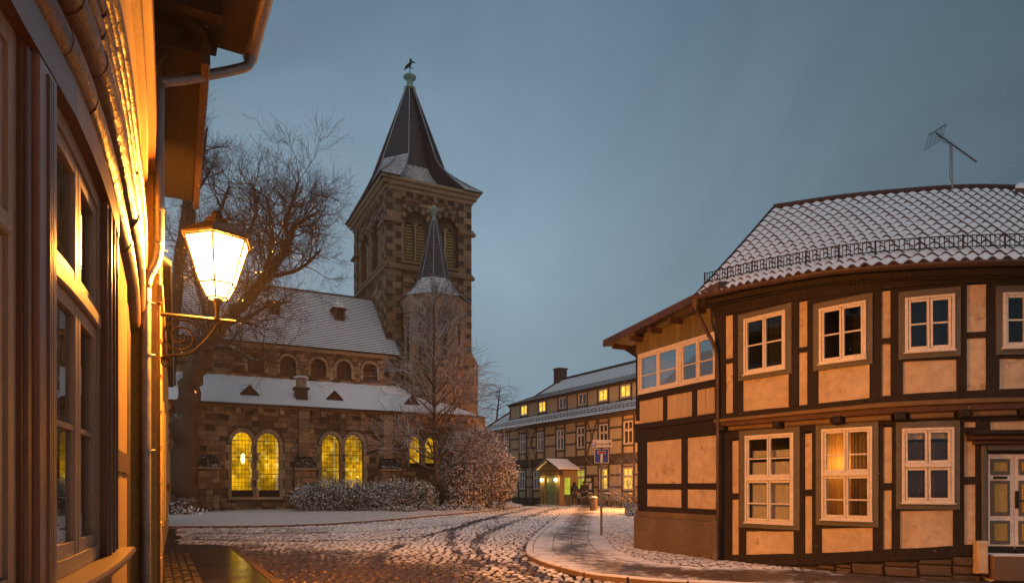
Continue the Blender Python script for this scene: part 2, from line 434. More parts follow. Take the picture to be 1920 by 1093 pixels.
M['lawn'] = snowy('snow_on_grass', (0.13, 0.10, 0.075), (0.22, 0.18, 0.14), -1, -0.5, 0.56, 6.0, nscale=14.0, soft=0.30, up=False, bmp=0.8)
M['field'] = surf('field_stone', (0.085, 0.062, 0.042), (0.15, 0.11, 0.075), 3.0, 0.9, 0.5, per_obj=0.6)

# ================================================================== GROUND
def sheet(name, pts, z, mat, kind='structure'):
    b = MB(); b.face([(p[0], p[1], z) for p in pts]); return b.build(name, mat, None, kind)
sheet('ground', [(-500, -300), (500, -300), (500, 900), (-500, 900)], -0.06, M['asphalt'])

KL = [gnd(*p) for p in ((180, 992), (330, 991), (460, 990), (600, 986), (720, 978), (800, 970), (880, 963), (940, 957), (966, 952.5))] + [Vector((0.75, 50.5, 0)), Vector((0.2, 55, 0)), Vector((-2, 58, 0))]
KR = [Vector((9.6, 8.75, 0)), Vector((5.0, 9.2, 0)), Vector((2.6, 9.75, 0)), Vector((1.41, 10.5, 0)), Vector((0.86, 11.5, 0)), Vector((0.45, 12.9, 0)), Vector((0.30, 14.6, 0)), Vector((0.58, 18.7, 0)), Vector((1.44, 25.7, 0)), Vector((2.7, 35.4, 0)), Vector((4.3, 47.5, 0))]
FKR = Facade(KR[::-1], True)                 # right kerb, far to near; d > 0 is the road side
FKL = Facade(KL, True)                       # kerb of the church lawn, left to right; d > 0 is the road side
FKS = Facade([(-2.9, 8.95), (-3.65, 10.36), (-6.6, 15.9)])   # left pavement kerb, near to far

# road bed
road = sheet('road', [(-26, 3), (14, 3), (14, 70), (-26, 70)], 0.0, M['joint'])

def inside(poly, x, y):
    c = False; n = len(poly); k = n - 1
    for i in range(n):
        a, b = poly[i], poly[k]
        if (a[1] > y) != (b[1] > y) and x < (b[0]-a[0]) * (y-a[1]) / (b[1]-a[1]) + a[0]: c = not c
        k = i
    return c
road_poly = [(p.x, p.y) for p in FKR.p[::-1]] + [(4.6, 52), (6.0, 60), (-1, 60)] + [(p.x, p.y) for p in FKL.p[::-1]] + [(-12.4, 24.6), (-8.2, 16.5), (-6.75, 16.4), (-6.55, 15.9), (-3.6, 10.36), (-2.9, 8.9), (2.0, 8.7)]
tracks = []
for pl in (((1045, 952), (1000, 966), (950, 984), (902, 1005), (890, 1026), (907, 1050), (965, 1069), (1080, 1098)),
           ((997, 953), (930, 968), (859, 989), (800, 1005), (745, 1026), (705, 1048), (690, 1090)),
           ((900, 975), (850, 995), (845, 1020), (870, 1050), (960, 1085)),
           ((1072, 957), (1021, 989), (990, 1022), (970, 1050), (1010, 1080)),
           ((330, 1000), (520, 1001), (700, 997), (820, 988), (940, 970)),
           ((330, 1012), (520, 1016), (680, 1014), (800, 1006))):
    tracks.append([gnd(*p).xy for p in pl])
def seg_d(p, a, b):
    ab = b - a; t = max(0, min(1, (p - a).dot(ab) / ab.length_squared)); return (p - a - ab * t).length
def road_snow(x, y):
    p = Vector((x, y)); px = CX + x / y * FPX; py = HY + EYE * FPX / y
    s = 0.70 + 0.13 * noise.noise(Vector((x * 0.5, y * 0.5, 0))) + 0.10 * noise.noise(Vector((x * 1.7, y * 1.1, 5)))
    s -= 0.36 * sstep(1018, 1062, py + 0.035 * (600 - px) ) * sstep(1010, 760, px)           # thawed, driven area in the foreground
    s -= 0.20 * sstep(1050, 1095, py)
    s -= 0.12 * sstep(760, 430, px)
    for tr in tracks:
        d = min(seg_d(p, a, b) for a, b in zip(tr, tr[1:]))
        s -= 0.34 * (1 - sstep(0.03, 0.06 + 0.009 * y, d)) * max(.15, .75 + .9 * noise.noise(Vector((x * 1.6, y * .9, 8))))
    return max(0.02, s)
rows = []; y0 = 8.7; flip = 0
while y0 < 50:
    dy = 0.21 + 0.004 * y0
    x = -13.0 + (flip % 2) * 0.1 + rnd.uniform(-.04, .04)
    while x < 6.5:
        wx = rnd.uniform(0.12, 0.22) * (1 + max(0, y0 - 14) * 0.012)
        cx = x + wx / 2
        cy = y0 + 0.05 * math.sin(cx * 0.9) + 0.012 * (cx + 2) ** 2 + rnd.uniform(-.02, .02)
        pxx = CX + cx / max(cy, 1) * FPX
        if 290 < pxx < 1500 and inside(road_poly, cx, cy): rows.append((cx, cy, wx, dy))
        x += wx
    y0 += dy; flip += 1
def cobble_into(b, cx, cy, wx, dy):
    a = rnd.uniform(-.08, .08); ca, sa = math.cos(a), math.sin(a)
    g = 0.013 * rnd.uniform(.7, 1.5); hx, hy = wx / 2 - g, dy / 2 - g
    zt = rnd.uniform(0.022, 0.042); tx, ty = rnd.uniform(-.008, .008), rnd.uniform(-.008, .008)
    s = road_snow(cx, cy)
    o8 = []
    for k, (sx, sy) in enumerate(((-1,-1),(0,-1.06),(1,-1),(1.05,0),(1,1),(0,1.06),(-1,1),(-1.05,0))):
        jx, jy = rnd.uniform(.88, 1.03), rnd.uniform(.88, 1.03)
        o8.append((sx * hx * jx, sy * hy * jy))
    i = len(b.v)
    for f, z, ds in ((1.0, 0.004, -0.55), (0.93, zt * 0.75, -0.10), (0.62, zt, 0.0)):
        for lx, ly in o8:
            X, Y = lx * f, ly * f
            b.v.append(Vector((cx + X * ca - Y * sa, cy + X * sa + Y * ca, z + (X / hx * tx + Y / hy * ty if z > .01 else 0)))); b.attr.append(s + ds)
    for r in range(2):
        for k in range(8):
            b.f.append([i + r*8 + k, i + r*8 + (k+1) % 8, i + r*8 + 8 + (k+1) % 8, i + r*8 + 8 + k]); b.m.append(0); b.sm.append(True)
    b.f.append([i + 16 + k for k in range(8)]); b.m.append(0); b.sm.append(True)
rows.sort(key=lambda r: r[1])
vis = [r for r in rows if HY + EYE * FPX / r[1] < 1094 and 480 < CX + r[0] / r[1] * FPX < 1150]
big = vis[:300]; bigset = set(big)
for r in big:
    b = MB(); b.attr = []; cobble_into(b, *r); b.build('cobblestone', M['cobble'], road)
b = MB(); b.attr = []
for r in rows:
    if r not in bigset: cobble_into(b, *r)
b.build('cobblestones', M['cobble'], road, 'stuff')

# church lawn and its kerb
lawn_rows = []
nK = 70
for k in range(13):
    t = (k / 12) ** 1.6
    row = []
    for i in range(nK + 1):
        u = FKL.len * i / nK
        p = FKL.P(u, 0, -0.16)
        q = Vector((p.x - 4.0 - 0.2 * i / nK, max(p.y, 24) + 26, 0))
        v = p.lerp(q, t)
        v.z = 0.10 + (0.10 * sstep(0, 0.12, t) + 0.05 * noise.noise(v * 0.6)) * (1 if k else 0)
        row.append(v)
    lawn_rows.append(row)
b = MB(); b.grid(lawn_rows, 0, True); b.build('lawn', M['lawn'], None, 'structure')
kerb_lawn = MB(); kerb_lawn.fbox(FKL, 0, FKL.len, 0.0, 0.06, -0.16, -0.02, seg=60)
kerb_lawn = kerb_lawn.build('lawn_kerb', M['joint'], None, 'structure')
u = 0.0
while u < FKL.len - 1:
    l = rnd.uniform(0.85, 1.15); b = MB(); b.fbox(FKL, u + .008, u + l - .008, 0.0, 0.115, -0.165, 0.0, bev=0.02, seg=3, j=0.006); b.build('kerb_stone', M['kerb'], kerb_lawn); u += l

# right pavement: snow-covered bed, slabs beside the kerb, kerb stones
pav = [(p.x, p.y) for p in [FKR.P(FKR.len * k / 60, 0, -0.14) for k in range(61)]]
pavement = sheet('pavement', pav + [(14, 8.8), (14, 60), (5.2, 60)], 0.085, M['joint'])
b = MB(); b.fbox(FKR, 0, FKR.len, 0.0, 0.05, -0.15, -0.02, seg=60)
kr = b.build('pavement_kerb', M['joint'], None, 'structure')
u = 0.0
while u < FKR.len - 0.4:
    l = rnd.uniform(0.8, 1.1); b = MB(); b.fbox(FKR, u + .006, u + l - .006, 0.0, 0.12, -0.155, 0.0, bev=0.018, seg=3, j=0.005); b.build('kerb_stone', M['kerb'], kr); u += l
def foot_snow(p, d):
    s = 0.72 + 0.16 * noise.noise(Vector((p.x * 1.3, p.y * 0.8, 3))) + 0.16 * noise.noise(Vector((p.x * 5, p.y * 3.2, 6)))
    c = -1.05 + 0.35 * noise.noise(Vector((p.x * .5, p.y * .35, 1)))                                                            # the trodden line
    s -= 0.40 * (1 - sstep(0.05, 1.05, abs(d - c))) * (0.75 + 0.5 * noise.noise(Vector((p.x * 4.2, p.y * 2.6, 9))))
    if p.y < 12.5: s -= 0.22 * sstep(12.5, 10.8, p.y)
    return max(0.03, s)
u = 0.0; slabs = []
while u < FKR.len - 0.3:
    l = 0.50
    off = 0.0
    for c in range(4):
        d1 = -0.165 - c * 0.46; d0 = d1 - 0.45
        p = FKR.P(u + l / 2, 0, (d0 + d1) / 2)
        slabs.append((p.y, u, l, d0, d1, p))
    u += l
slabs.sort(key=lambda r: r[0])
def slab_into(b, u, l, d0, d1):
    n0 = len(b.v); zt = 0.108 + rnd.uniform(-.003, .003)
    N = 4
    for i in range(N + 1):
        for k in range(N + 1):
            uu = u + .003 + (l - .006) * i / N; dd = d0 + .0 + (d1 - d0 - .004) * k / N
            p = FKR.P(uu, zt + rnd.uniform(-.001, .001), dd); b.v.append(p); b.attr.append(foot_snow(p, dd))
    for i in range(N):
        for k in range(N):
            a = n0 + i * (N + 1) + k
            b.f.append([a, a + 1, a + N + 2, a + N + 1]); b.m.append(0); b.sm.append(False)
    ring = [n0 + k for k in range(N + 1)] + [n0 + i * (N+1) + N for i in range(1, N + 1)] + [n0 + N * (N+1) + k for k in range(N - 1, -1, -1)] + [n0 + i * (N+1) for i in range(N - 1, 0, -1)]
    m0 = len(b.v)
    for r in ring: v = b.v[r].copy(); v.z = 0.088; b.v.append(v); b.attr.append(0.0)
    for k in range(len(ring)):
        q = (k + 1) % len(ring); b.f.append([ring[k], m0 + k, m0 + q, ring[q]]); b.m.append(0); b.sm.append(False)
rest = MB(); rest.attr = []; nsl = 0
for y, u, l, d0, d1, p in slabs:
    if y > 9.3 and nsl < 200 and -1 < p.x < 6.5:
        b = MB(); b.attr = []; slab_into(b, u, l, d0, d1); b.build('paving_slab', M['slab'], pavement); nsl += 1
    else: slab_into(rest, u, l, d0, d1)
rest.build('far_paving_slabs', M['slab'], pavement, 'stuff')
# small setts with snow between the slabs and the houses
b = MB(); b.attr = []
y0 = 9.3
while y0 < 52:
    dy = 0.15 + 0.003 * (y0 - 9)
    x = 0.2
    while x < 9:
        wx = rnd.uniform(.13, .19) * (1 + 0.016 * (y0 - 9))
        cx, cy = x + wx / 2, y0 + rnd.uniform(-.02, .02)
        x += wx
        uu = None
        # distance inside the kerb
        dd = min((Vector((cx, cy)) - q).length for q in FKR.p)
        if dd < 1.95 or inside(road_poly, cx, cy): continue
        if cx / cy * FPX + CX > 1960: continue
        s = 0.68 + 0.16 * noise.noise(Vector((cx * 0.8, cy * 0.6, 1))) + 0.12 * noise.noise(Vector((cx * 3, cy * 2, 4)))
        s += 0.24 * sstep(12, 17, cy) - 0.32 * sstep(4.2, 6.5, cx) * sstep(14, 11, cy)
        n0 = len(b.v); zt = rnd.uniform(.100, .112)
        for f, z, ds in ((1.0, 0.086, -0.4), (0.8, zt, 0)):
            for sx, sy in ((-1,-1),(1,-1),(1,1),(-1,1)):
                b.v.append(Vector((cx + sx * (wx/2-.008) * f * rnd.uniform(.9, 1.05), cy + sy * (dy/2-.008) * f * rnd.uniform(.9, 1.05), z))); b.attr.append(s + ds)
        for k in range(4): b.f.append([n0+k, n0+(k+1)%4, n0+4+(k+1)%4, n0+4+k]); b.m.append(0); b.sm.append(False)
        b.f.append([n0+4, n0+5, n0+6, n0+7]); b.m.append(0); b.sm.append(False)
    y0 += dy
b.build('setts', M['cobble'], pavement, 'stuff')

# left pavement: wet path, cobbled strip, kerb
lp = [FKS.P(0, 0, 0).xy, FKS.P(FKS.len, 0, 0).xy, (-7.2, 16.55), (-9.0, 16.9), (-5.0, 8.6), (-4.2, 7.2), (-2.4, 3.5), (-1.5, 1.0), (-1.0, 1.0)]
left_pave = sheet('left_pavement', lp, 0.06, M['joint'])
b = MB()
for k in range(9):
    u0 = k * 0.9
    b2 = MB(); b2.fbox(FKS, u0 + .006, min(u0 + .894, FKS.len), 0.03, 0.085 + rnd.uniform(-.003, .003), -0.14, 0.0, bev=0.015); b2.build('kerb_stone', M['field'], left_pave)
u = 0.0
while u < FKS.len:
    l = min(1.3, FKS.len - u)
    if l < .3: break
    b2 = MB(); b2.fbox(FKS, u + .004, u + l - .004, 0.062, 0.075 + rnd.uniform(-.002, .002), -1.02, -0.145); b2.build('path_slab', M['wet_slab'], left_pave); u += l
b = MB(); b.attr = []
for i in range(46):
    for k in range(9):
        u0 = i * 0.16; d = -1.10 - k * 0.13
        if u0 > FKS.len + .2: continue
        p = FKS.P(u0 + rnd.uniform(-.02, .02), 0.06, d)
        n0 = len(b.v); s = 0.16 + 0.34 * noise.noise(Vector((p.x * 1.5, p.y * 1.5, 2))) + 0.35 * sstep(15.0, 16.2, p.y)
        for f, z, ds in ((1.0, 0.06, -0.4), (0.7, rnd.uniform(.085, .10), 0)):
            for sx, sy in ((-1,-1),(1,-1),(1,1),(-1,1)):
                q = FKS.P(u0 + sx * .072 * f, z, d + sy * .058 * f); b.v.append(q); b.attr.append(s + ds)
        for q in range(4): b.f.append([n0+q, n0+(q+1)%4, n0+4+(q+1)%4, n0+4+q]); b.m.append(0); b.sm.append(False)
        b.f.append([n0+4, n0+5, n0+6, n0+7]); b.m.append(0); b.sm.append(False)
b.build('wet_setts', snowy('dark_wet_sett', (.012, .009, .008), (.03, .022, .018), .35, .8, .5, 5.0, rough=.5, attr=True, nscale=12.0, spec=.3, soft=.12), left_pave, 'stuff')

# ================================================================== WINDOWS (shared builder)
def casement_window(parent, F, u0, u1, h0, h1, d, mats, cols=2, bars=(0.5,), transom=None, fw=0.055, sw=0.045, depth=0.07, curt=None, room=0.35, pane_mat=None, room_mat=None, bars_up=None, name='window'):
    """frame with casements; every pane a sub-part. d is the outer face of the frame"""
    fm, gm = mats
    b = MB()
    b.fbox(F, u0, u0 + fw, h0, h1, d - depth, d); b.fbox(F, u1 - fw, u1, h0, h1, d - depth, d)
    b.fbox(F, u0 + fw, u1 - fw, h1 - fw, h1, d - depth, d - .002); b.fbox(F, u0 + fw, u1 - fw, h0, h0 + fw, d - depth, d - .002)
    wob = b.build(name, fm, parent)
    iu0, iu1, ih0, ih1 = u0 + fw, u1 - fw, h0 + fw, h1 - fw
    zones = [(ih0, ih1, bars)]
    if transom is not None:
        ht = lerp(ih0, ih1, transom)
        b = MB(); b.fbox(F, iu0, iu1, ht - .035, ht + .035, d - depth, d + .012, bev=.008); b.build('transom', fm, wob)
        zones = [(ih0, ht - .035, bars), (ht + .035, ih1, bars_up if bars_up is not None else ())]
    cw = (iu1 - iu0) / cols
    for z0, z1, bb in zones:
        for c in range(cols):
            a0, a1 = iu0 + c * cw + .003, iu0 + (c + 1) * cw - .003
            b = MB(); dd = d - .012
            b.fbox(F, a0, a0 + sw, z0 + .003, z1 - .003, dd - .04, dd, bev=.006); b.fbox(F, a1 - sw, a1, z0 + .003, z1 - .003, dd - .04, dd, bev=.006)
            b.fbox(F, a0 + sw, a1 - sw, z1 - .003 - sw, z1 - .003, dd - .04, dd - .002); b.fbox(F, a0 + sw, a1 - sw, z0 + .003, z0 + .003 + sw, dd - .04, dd - .002)
            hs = [z0 + sw] + [lerp(z0 + sw, z1 - sw, t) for t in bb] + [z1 - sw]
            for h in hs[1:-1]: b.fbox(F, a0 + sw, a1 - sw, h - .012, h + .012, dd - .035, dd - .004)
            b.build('casement', fm, wob)
            for p, q in zip(hs, hs[1:]):
                b = MB(); b.fbox(F, a0 + sw - .004, a1 - sw + .004, p - .003, q + .003, dd - .026, dd - .020)
                b.build('pane', pane_mat or gm, wob)
    if curt:
        for kind, ca, cb, z0, z1, dz in curt:
            rowsA, rowsB = [], []
            A, B = lerp(iu0, iu1, ca), lerp(iu0, iu1, cb); H0, H1 = lerp(ih0, ih1, z0), lerp(ih0, ih1, z1)
            N = 28
            for k in range(N + 1):
                uu = lerp(A, B, k / N); ww = 0.018 * math.sin(k * 1.35) + 0.008 * math.sin(k * 2.9 + 1)
                rowsA.append(F.P(uu, H0, d - dz + ww)); rowsB.append(F.P(uu, H1, d - dz + ww * .6))
            b = MB(); b.grid([rowsA, rowsB], 0, True); b.build('curtain', M[kind], wob)
    if room:
        b = MB()
        q = [(u0, h0), (u1, h0), (u1, h1), (u0, h1)]
        bk = [F.P(a, h, d - depth - room) for a, h in q]; fr = [F.P(a, h, d - depth) for a, h in q]
        b.face(bk)
        for k in range(4): b.face([fr[k], fr[(k+1) % 4], bk[(k+1) % 4], bk[k]])
        b.build('dark_room', room_mat or M['dark'], wob)
    return wob

# ================================================================== LEFT HOUSE (foreground)
FLA = Facade([(0.2, -2.4), (-0.38, -1.0), (-0.95, 0.4), (-1.28, 1.2), (-1.56, 1.9), (-1.72, 2.35), (-1.92, 2.92), (-2.37, 3.91), (-3.38, 5.89), (-4.15, 7.3)], True)  # starts unseen behind the camera, wall prolonged there to block the post lantern
LE = FLA.len
lh = thing('timber_framed_house', (-3.0, 4.2, 0), 'foreground house at the left edge with brown roll mouldings and tall beige windows', 'house')
uA1, uB0, uB1, uR = FLA.u_of(34), FLA.u_of(108, .04), FLA.u_of(190), FLA.u_of(210)
uP0 = FLA.u_of(74, .04)
def lpart(name, mat, *boxes, bev=0.0, parent=lh, j=0.0):
    b = MB()
    for bx in boxes: b.fbox(FLA, *bx, bev=bev, j=j)
    return b.build(name, mat, parent)
# ground floor wall between the window and the corner
uC = FLA.u_of(238)
lpart('infill_panel', M['plaster_left'], (uR, uC, 1.76, 3.2, -0.15, 0.0))
lpart('infill_panel', M['plaster_left'], (uR, uC, 0.0, 1.60, -0.15, 0.0))
lpart('timber_rail', M['timber_red'], (uR, uC, 1.605, 1.755, -0.15, 0.012), j=0.008)
lpart('corner_post', M['timber'], (uC, LE - .0, 0.0, 3.2, -0.2, -0.02), j=0.006)
lpart('plinth', M['plinth'], (0.0, uR - .005, 0.0, 0.55, -0.2, 0.03))
# below the windows
lpart('apron_panel', M['left_brown'], (0.0, uR - .002, 0.552, 1.08, -0.15, 0.0))
lpart('rear_wall', M['plaster_left'], (0.0, uA1 - 1.055, 1.082, 3.05, -0.2, 0.0))  # added out of view, closes the gap where post lantern light shone through
# posts beside the windows
post = lpart('fluted_post', M['left_mauve'], (uP0, uB0, 1.085, 3.05, -0.12, 0.04), bev=.008)
for f in (0.42, 0.52, 0.62):
    a = lerp(uP0, uB0, f); lpart('flute', M['left_brown'], (a, a + .022, 1.12, 3.02, 0.035, 0.048), bev=.004, parent=post)
rv = lpart('reveal_board', M['left_brown'], (uA1, uP0 - .002, 1.085, 3.05, -0.14, 0.01))
for f in (.25, .5, .75):
    a = lerp(uA1, uP0, f); lpart('bead', M['left_brown'], (a, a + .03, 1.1, 3.04, 0.008, 0.022), bev=.005, parent=rv)
rv = lpart('reveal_board', M['left_brown'], (uB1, uR - .003, 1.085, 3.05, -0.14, 0.03))
for f in (.12, .45, .78):
    a = lerp(uB1, uR, f); lpart('bead', M['left_brown'], (a, a + .03, 1.1, 3.04, 0.028, 0.042), bev=.005, parent=rv)
lpart('window_head', M['left_brown'], (0.0, uR - .003, 3.052, 3.2, -0.15, 0.04))
lpart('window_sill', M['left_brown'], (uB0 - .10, uR + .05, 1.082, 1.12, -0.12, 0.13), bev=.012)
lpart('window_sill', M['left_brown'], (0.0, uP0 - .25, 1.082, 1.12, -0.12, 0.13), bev=.012)
casement_window(lh, FLA, uB0 + .002, uB1 - .002, 1.122, 3.05, -0.005, (M['left_frame'], M['glass']), 2, (0.5,), 0.66, fw=.07, sw=.06, depth=.09, bars_up=(), room=0.5, curt=[('net', 0.02, 0.98, 0.0, 0.62, 0.22)])
casement_window(lh, FLA, uA1 - 1.05, uA1 - .002, 1.122, 3.05, -0.005, (M['left_frame'], M['glass']), 2, (0.5,), 0.66, fw=.07, sw=.06, depth=.09, bars_up=(), room=0.5)
# jetty mouldings in lengths
prof = [(-0.03, 3.285, 0.100), (0.015, 3.46, 0.100), (0.045, 3.605, 0.055), (0.065, 3.705, 0.042), (0.08, 3.79, 0.035), (0.09, 3.88, 0.045)]
cuts = [0.0, FLA.u_of(40), FLA.u_of(100), FLA.u_of(150), FLA.u_of(205), FLA.u_of(226), LE]
for pi, (d, h, r) in enumerate(prof):
    for a, c in zip(cuts, cuts[1:]):
        if c - a < .02: continue
        b = MB(); dz = rnd.uniform(-.012, .012); rr = r * rnd.uniform(.93, 1.05)
        sg = max(2, int((c - a) / .25))
        b.tube([FLA.P(lerp(a + .004, c - .004, k / sg), h + dz, d) for k in range(sg + 1)], rr, 14)
        b.build('roll_moulding', M['cornice'], lh)
lpart('jetty_beam', M['cornice'], (0.0, LE - .01, 3.2, 3.93, -0.2, 0.02), j=.004)
lpart('jetty_beam', M['cornice'], (0.0, LE - .012, 3.60, 3.94, 0.0, 0.07), j=.004)
# upper storey
du = 0.08
UW0, UW1 = FLA.u_of(240, du), FLA.u_of(270, du)
lpart('upper_wall', M['plaster_left'], (0.0, UW0, 3.95, 6.7, -0.1, du))
lpart('upper_wall', M['plaster_left'], (UW0 + .001, UW1, 3.95, 4.80, -0.1, du))
lpart('upper_wall', M['plaster_left'], (UW1 + .001, LE - .14, 3.95, 6.7, -0.1, du - .004))
lpart('timber_post', M['timber'], (LE - .139, LE, 3.95, 6.7, -0.1, du + .01))
lpart('timber_post', M['grey_board'], (UW1 + .06, UW1 + .14, 3.95, 6.7, -0.1, du + .008))
uw = lpart('window_surround', M['timber_red'], (UW0, UW1, 4.802, 4.98, -0.1, du + .06), (UW0, UW0 + .13, 4.98, 6.3, -0.1, du + .058), (UW1 - .13, UW1, 4.98, 6.3, -0.1, du + .058), (UW0, UW1, 6.301, 6.5, -0.1, du + .06), bev=.01)
casement_window(lh, FLA, UW0 + .132, UW1 - .132, 4.983, 6.298, du + .02, (M['left_frame'], M['glass']), 2, (0.5,), None, room=.4)
lpart('window_sill', M['left_brown'], (UW0 - .04, UW1 + .04, 4.955, 4.99, du, du + .13), bev=.01)
# eaves
eh = 6.72
lpart('soffit', M['timber'], (0.0, LE + .25, eh, eh + .04, -0.1, 1.16))
for k in range(14):
    a = LE + .1 - k * .62
    if a < .4: break
    b = MB(); b.fbox(FLA, a - .07, a + .07, eh - .16, eh - .002, -0.05, 0.95 - .1, bev=.01); b.build('rafter_end', M['timber'], lh)
b = MB(); b.hexa([FLA.P(LE - .02, 6.0, du), FLA.P(LE - .16, 6.0, du), FLA.P(LE - .16, 6.0, du + .08), FLA.P(LE - .02, 6.0, du + .08), FLA.P(LE - .02, 6.56, du), FLA.P(LE - .16, 6.56, du), FLA.P(LE - .16, 6.56, du + .42), FLA.P(LE - .02, 6.56, du + .42)]); b.build('bracket', M['timber'], lh)
b = MB()
rw = [[], [], [], []]
for k in range(26):
    u = lerp(0, LE + .28, k / 25)
    rw[0].append(FLA.P(u, eh + .042, 1.17)); rw[1].append(FLA.P(u, eh + .10, 1.17)); rw[2].append(FLA.P(u, eh + 3.2, -2.6)); rw[3].append(FLA.P(u, eh + 3.1, -2.6))
b.grid(rw); b.face([r[-1] for r in rw]); b.build('roof', M['tile_clay'], lh)
def gutter(parent, F, u0, u1, h, d, r, mat, name='gutter', hf=None):
    b = MB(); N = max(2, int((u1 - u0) / .25)); rows = []
    for k in range(N + 1):
        u = lerp(u0, u1, k / N); hh = hf(u) if hf else h
        rows.append([F.P(u, hh - r * math.sin(math.pi * a / 8), d + r * math.cos(math.pi * a / 8)) for a in range(9)] + [F.P(u, hh - (r - .008) * math.sin(math.pi * a / 8), d + (r - .008) * math.cos(math.pi * a / 8)) for a in range(8, -1, -1)])
    b.grid(rows, 0, True, close=True); b.face(rows[0]); b.face(rows[-1][::-1])
    return b.build(name, mat, parent)
gutter(lh, FLA, 0.0, LE + .3, eh + .02, 1.24, 0.085, M['zinc'])
# downpipe with swan necks
pu = LE - .06
dp = [FLA.P(LE + .14, eh - .03, 1.22), FLA.P(LE + .14, eh - .13, 1.21), FLA.P(LE + .12, eh - .24, 1.12), FLA.P(LE + .0, eh - .62, .50), FLA.P(pu, eh - .74, .30), FLA.P(pu, eh - .88, .25)]
def smooth_path(p, n=5):
    p = [Vector(x) for x in p]; P = [p[0]*2-p[1]] + p + [p[-1]*2-p[-2]]; q = []
    for i in range(1, len(P) - 2):
        a, b, c, d = P[i-1], P[i], P[i+1], P[i+2]
        for k in range(n):
            t = k / n; q.append(0.5*((2*b)+(c-a)*t+(2*a-5*b+4*c-d)*t*t+(3*b-a-3*c+d)*t*t*t))
    return q + [p[-1]]
dp += [FLA.P(pu, 4.35, .25), FLA.P(pu, 4.16, .245), FLA.P(pu, 3.98, .22), FLA.P(pu, 3.82, .15), FLA.P(pu, 3.68, .125), FLA.P(pu, 3.4, .12), FLA.P(pu, 0.35, .12)]
b = MB(); b.tube(smooth_path(dp, 4), 0.055, 14); pipe = b.build('downpipe', M['zinc'], lh)
for h, d in ((4.55, .25), (4.12, .242), (3.86, .17), (3.52, .12), (2.95, .12), (1.9, .12)):
    b = MB(); b.tube([FLA.P(pu, h - .012, d), FLA.P(pu, h + .012, d)], .064, 14); b.tube([FLA.P(pu, h, d + .05), FLA.P(pu + .02, h, d + .095)], .008, 5); b.build('pipe_clip', M['zinc'], pipe)

# ================================================================== SECOND AND THIRD HOUSES ON THE LEFT
FLB = Facade([(-3.95, 7.42), (-12.4, 24.2)])
h2 = thing('rendered_house', FLB.P(2, 0, -1), 'yellow rendered house behind the downpipe, carrying the lit lantern', 'house')
def bpart(name, mat, u0, u1, a, c, d0, d1, parent=h2, **k):
    b = MB(); b.fbox(FLB, u0, u1, a, c, d0, d1, **k); return b.build(name, mat, parent)
bpart('wall', M['plaster_left'], 0.0, 4.0, 0.0, 6.3, -3.0, 0.0)
for k in range(14):
    bpart('quoin', M['plaster_left'], 0.45, 0.45 + (0.34 if k % 2 else 0.26), 0.3 + k * .42, 0.3 + k * .42 + .36, 0.0, 0.035, bev=.008)
bpart('corner_strip', M['ochre_wood'], 0.02, 0.16, 0.1, 6.2, 0.001, 0.03, bev=.006)
bpart('shutter', M['olive_board'], 1.3, 1.9, 1.0, 2.6, 0.0, 0.05, bev=.01)
bpart('shutter', M['olive_board'], 2.9, 3.5, 1.0, 2.6, 0.0, 0.05, bev=.01)
bpart('string_course', M['ochre_wood'], 0.0, 4.0, 3.55, 3.75, 0.0, 0.06, bev=.012)
bpart('soffit', M['timber'], -0.25, 4.05, 6.3, 6.36, -0.5, 0.46)
bpart('gutter_board', M['brown_pipe'], -0.27, 4.07, 6.18, 6.42, 0.44, 0.53, bev=.02)
b = MB(); b.hexa([FLB.P(-.3, 6.42, .5), FLB.P(4.1, 6.42, .5), FLB.P(4.1, 9.2, -3), FLB.P(-.3, 9.2, -3), FLB.P(-.3, 6.5, .5), FLB.P(4.1, 6.5, .5), FLB.P(4.1, 9.3, -3), FLB.P(-.3, 9.3, -3)]); b.build('roof', M['tile_clay'], h2)
h3 = thing('low_rendered_house', FLB.P(11, 0, -1), 'low ochre house running back towards the church, seen edge-on', 'house')
bpart('wall', M['plaster_left'], 4.12, 18.6, 0.0, 5.1, -4.0, -0.06, parent=h3)
for k in range(5):
    a = 5.2 + k * 2.7
    bpart('window_frame', M['left_frame'], a, a + 1.1, 1.0, 2.5, -0.06, 0.01, parent=h3, bev=.01)
    bpart('shutter', M['olive_board'], a - .55, a - .04, 0.95, 2.55, -0.06, 0.0, parent=h3, bev=.01)
b = MB(); b.tube([FLB.P(4.6, 1.5, -.05), FLB.P(4.6, 1.5, .10), FLB.P(4.75, 1.5, .12)], .018, 6); b.tube([FLB.P(4.6, 1.42, .08), FLB.P(4.6, 1.56, .08)], .03, 6); b.build('shutter_catch', M['iron'], h3)
bpart('soffit', M['timber'], 4.12, 18.7, 5.1, 5.18, -0.5, 0.10, parent=h3)
b = MB(); b.hexa([FLB.P(4.12, 5.18, .12), FLB.P(18.7, 5.18, .12), FLB.P(18.7, 8.2, -4), FLB.P(4.12, 8.2, -4), FLB.P(4.12, 5.26, .12), FLB.P(18.7, 5.26, .12), FLB.P(18.7, 8.3, -4), FLB.P(4.12, 8.3, -4)]); b.build('roof', M['snow'], h3)

